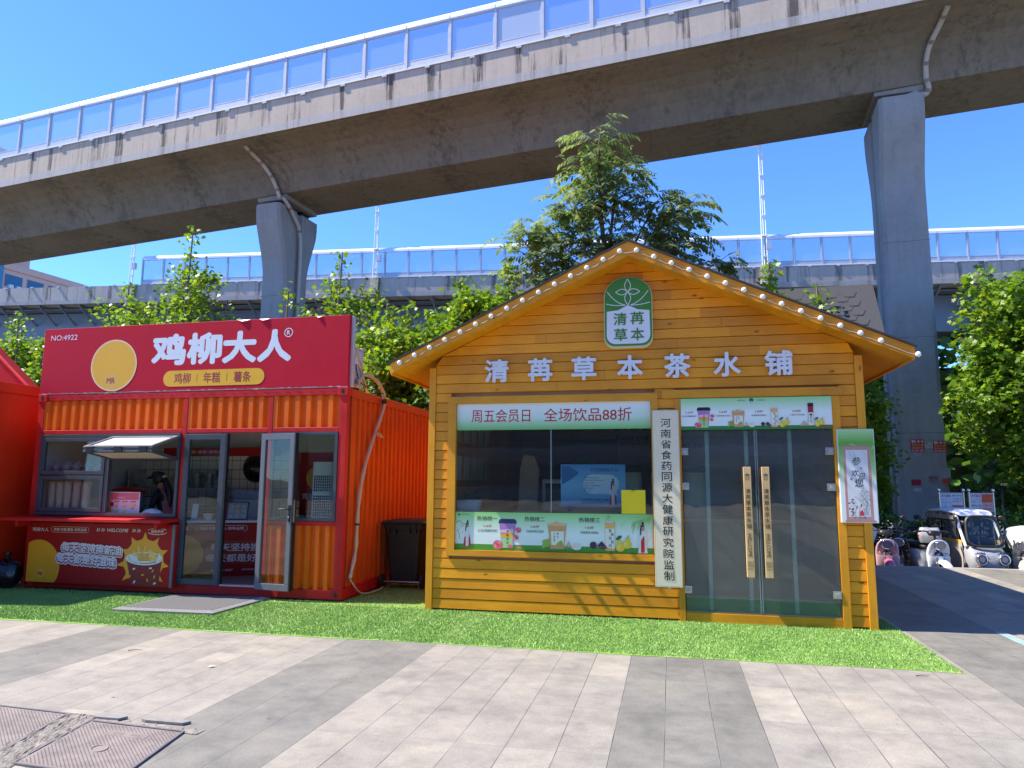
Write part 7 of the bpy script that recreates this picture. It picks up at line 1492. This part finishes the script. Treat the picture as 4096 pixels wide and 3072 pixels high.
# covered electric tricycle
def tricycle():
    t = thing('covered_tricycle', 'grey covered electric tricycle with a white roof and round headlights', 'tricycle', (0, 0, 0)); BODY = paint((.34, .34, .35), .25, .06, coat=.5); TOPM = paint((.78, .78, .80), .35, .05); CLOTH = paint((.42, .37, .32), .7, .1)
    for x, y in ((0, -.72), (-.42, .70), (.42, .70)): w = build('wheel', wheel(MB(), y, .23, .10, x), RUBBER, t); build('rim', MB().lathe([(.03, -.04), (.125, -.035), (.125, .035), (.03, .04)], (x, y, .23), 20, ax='x'), STEEL, w)
    q = MB(); R = []
    for z, yf, hw in ((.18, -.88, .33), (.30, -.97, .40), (.48, -1.0, .425), (.62, -.96, .42), (.74, -.86, .40), (.80, -.78, .385)): R.append(hring(0, yf+.30, z, hw, .30, 24, 3.2))
    q.loft(R); build('front_body', q, BODY, t)
    # windscreen surround with rounded corners, glass
    def wsr(s, d, n=28):
        P = []
        for k in range(n):
            a = 2*math.pi*k/n; x = .385*s*math.copysign(abs(math.cos(a))**.45, math.cos(a)); z = .34*(1+(s-1)*1.1)*math.copysign(abs(math.sin(a))**.45, math.sin(a)); x *= 1-.10*(z/.34); P.append((x, -.80+d+.36*(z+.34)-.10*(1-(x/.4)**2), 1.13+z))
        return P
    build('windscreen_surround', MB().loft([wsr(1.0, .03), wsr(1.0, -.01), wsr(.86, -.012), wsr(.86, .02)], cap=False), BLACK, t)
    build('windscreen', MB().loft([wsr(.862, .0), wsr(.862, .006)]), glass_mat((.72, .78, .76), 1.1), t)
    q = MB()
    for s in (-1, 1): q.tube(smooth([(s*.40, -.70, .80), (s*.405, -.50, 1.15), (s*.375, -.28, 1.46), (s*.36, .0, 1.52)], 5), [.035]*16, 8)
    build('pillar', q, TOPM, t)
    q = MB(); R = []
    for y, z, hw, h in ((-.44, 1.44, .33, .015), (-.38, 1.475, .40, .05), (-.2, 1.51, .45, .07), (.3, 1.53, .47, .075), (.9, 1.50, .47, .07), (1.05, 1.44, .46, .05), (1.08, 1.40, .44, .02)): R.append([(hw*math.copysign(abs(math.cos(a))**.8, math.cos(a)), y, z+h*math.sin(a)*(1 if math.sin(a) > 0 else .35)) for a in [2*math.pi*k/20 for k in range(20)]])
    q.loft(R); build('roof', q, TOPM, t)
    for s in (-1, 1):
        hl = build('headlight', MB().loft([ell(s*.235, -.93, .555, .105, .105, p=2), ell(s*.235, -1.015, .555, .10, .10, p=2), ell(s*.235, -1.035, .555, .06, .06, p=2)]), LENS, t)
        build('headlight_ring', MB().lathe([(.098, .0), (.118, .0), (.124, .02), (.112, .04), (.098, .035)], (s*.235, -1.005, .555), 26, ax='y', cap=False), CHROME, hl)
        q = MB()
        for k in range(4): x = s*.235-.07+.045*k; q.prism([(x, .685), (x+.02, .685), (x+.004, .715)], -.985, -.975)
        q.tube([(s*.235-.11, -.96, .665), (s*.235, -.985, .69), (s*.235+.11, -.96, .665)], .010, 6); build('eyelash_trim', q, BLACK, hl)
        build('indicator', MB().ball((s*.30, -.97, .40), .03, .02, .02, n=8), paint((.6, .12, .05), .3, .1), t)
        # side curtain: cloth below, clear panel above, dark zip line
        build('side_cloth', MB().box(s*.43-.006, s*.43+.006, -.60, 1.02, .30, .86), CLOTH, t); build('side_stripe', MB().box(s*.43-.009, s*.43+.009, -.60, 1.02, .862, .93), GOLD, t)
        build('clear_curtain', MB().box(s*.43-.003, s*.43+.003, -.46, 1.02, .932, 1.40), glass_mat((.62, .62, .58), 1., .10), t); q = MB()
        for y in (-.42, .28, .98): q.box(s*.43-.011, s*.43+.011, y-.03, y+.03, .934, 1.42)
        build('curtain_post', q, BLACK, t); q = MB()
        for y in (-.1, .25, .6): q.box(s*.46-.01, s*.46+.01, y-.02, y+.02, 1.38, 1.50)
        q.box(s*.455-.008, s*.455+.008, -.35, 1.05, 1.36, 1.45); build('rolled_curtain', q, CLOTH, t)
    build('emblem', MB().lathe([(.032, .0), (.032, .008), (.022, .008), (.022, .0)], (0, -1.0, .60), 20, ax='y', cap=False), CHROME, t)
    m = MB(); text(m, 'ZT', -.014, .014, .59, .61, -1.004, bold=.03); build('emblem_letters', m, CHROME, t)
    build('rear_body', MB().loft([rsq(0, .55, .80, .95, .1, .25), rsq(0, .55, .84, 1.0, .1, .70)], 0, True, smooth=False), BODY, t); build('seat', MB().loft([rsq(0, .45, .62, .40, .08, .702), rsq(0, .45, .64, .42, .08, .84)], 0, True), BLACK, t); build('seat_back', MB().box(-.3, .3, .66, .76, .842, 1.2), DKGREY, t, .03)
    build('handlebar', MB().tube(smooth([(-.28, -.30, 1.0), (-.1, -.42, 1.03), (.1, -.42, 1.03), (.28, -.30, 1.0)], 4), .014, 8).tube([(0, -.42, 1.03), (0, -.55, .75)], .02, 8), BLACK, t)
    build('wiper', MB().tube([(.10, -.985, .82), (.16, -.80, 1.2)], .008, 6), BLACK, t)
    place(t, (9.07, 7.95, G), .10); t.scale = (.87, .9, .92)
tricycle()
def board(x0, x1, z0, z1, y, label, items):
    t = thing('notice_board', label, 'notice board', ((x0+x1)/2, y, G), 0, 'stainless framed rental notice boards')
    for x in (x0, x1): build('post', MB().tube([(x, y, G), (x, y, z1+.03)], .022, 10), STEEL, t); build('finial', MB().ball((x, y, z1+.07), .042, n=12), CHROME, t)
    q = MB()
    for z in (z0, z1): q.tube([(x0, y, z), (x1, y, z)], .016, 8)
    build('rail', q, STEEL, t); build('panel', MB().box(x0+.02, x1-.02, y-.012, y+.008, z0+.012, z1-.012), LGREY, t); p = Print(y-.0125)
    w = x1-x0-.05; h = z1-z0-.03
    for (a, b, c, d, m, lines) in items:
        X = x0+.025; Z = z0+.015; p.rect(X+a*w, X+b*w, Z+c*h, Z+d*h, m)
        for st, u, v, ik in lines: p.txt(st, X+(a+.03)*w, X+(b-.03)*w, Z+(c+(d-c)*u)*h, Z+(c+(d-c)*v)*h, ik, bold=.02)
    p.done(t, 'notices'); return t
board(8.93, 9.42, .98, 1.36, 9.0, 'left steel framed rental notice board above the tricycle roof', [(0, .5, .30, 1, FW, [('房东直租', .72, .95, INK), ('押一付一 家电齐全', .48, .6, GREYP), ('精装公寓 随时看房', .2, .32, GREYP)]), (.51, 1, .32, 1, FW, [('整租 合租', .76, .94, INK), ('一室一卫 两室 三室', .50, .66, INK), ('拎包入住 押一付一', .25, .40, INK)]), (0, .5, 0, .29, FW, [('一室一厅', .3, .7, INK)]), (.51, 1, 0, .30, FO, [('出租', .3, .7, FR)])])
board(9.53, 10.01, .96, 1.36, 9.0, 'right steel framed rental notice board with an orange sheet', [(0, .5, .45, 1, FW, [('房东直租', .68, .94, INK), ('押一付一 家电齐全', .40, .55, GREYP), ('精装公寓', .1, .28, GREYP)]), (.51, 1, .5, 1, FO, [('房东直租', .7, .9, FR), ('拎包入住', .2, .4, FR)]), (0, .5, .0, .43, FW, [('单间公寓', .6, .9, INK), ('水电齐全 有空调', .15, .40, INK)]), (.51, 1, 0, .48, paint((.60, .40, .34), .7, .1), [('一室一厅', .6, .85, RINK), ('月租 800', .15, .4, RINK)])])
gc = thing('flat_canopy', 'dark green flat canopy on slim posts beyond the right notice board', 'canopy', (12.1, 11.2, G)); build('canopy_top', MB().box(11.3, 13.6, 10.4, 12.0, 1.52, 1.58), paint((.10, .14, .11), .5, .1), gc, .02); q = MB()
for x in (11.35, 13.5): 
    for y in (10.5, 11.9): build('post', MB().tube([(x, y, G), (x, y, 1.52)], .03, 6), DKGREY, gc)
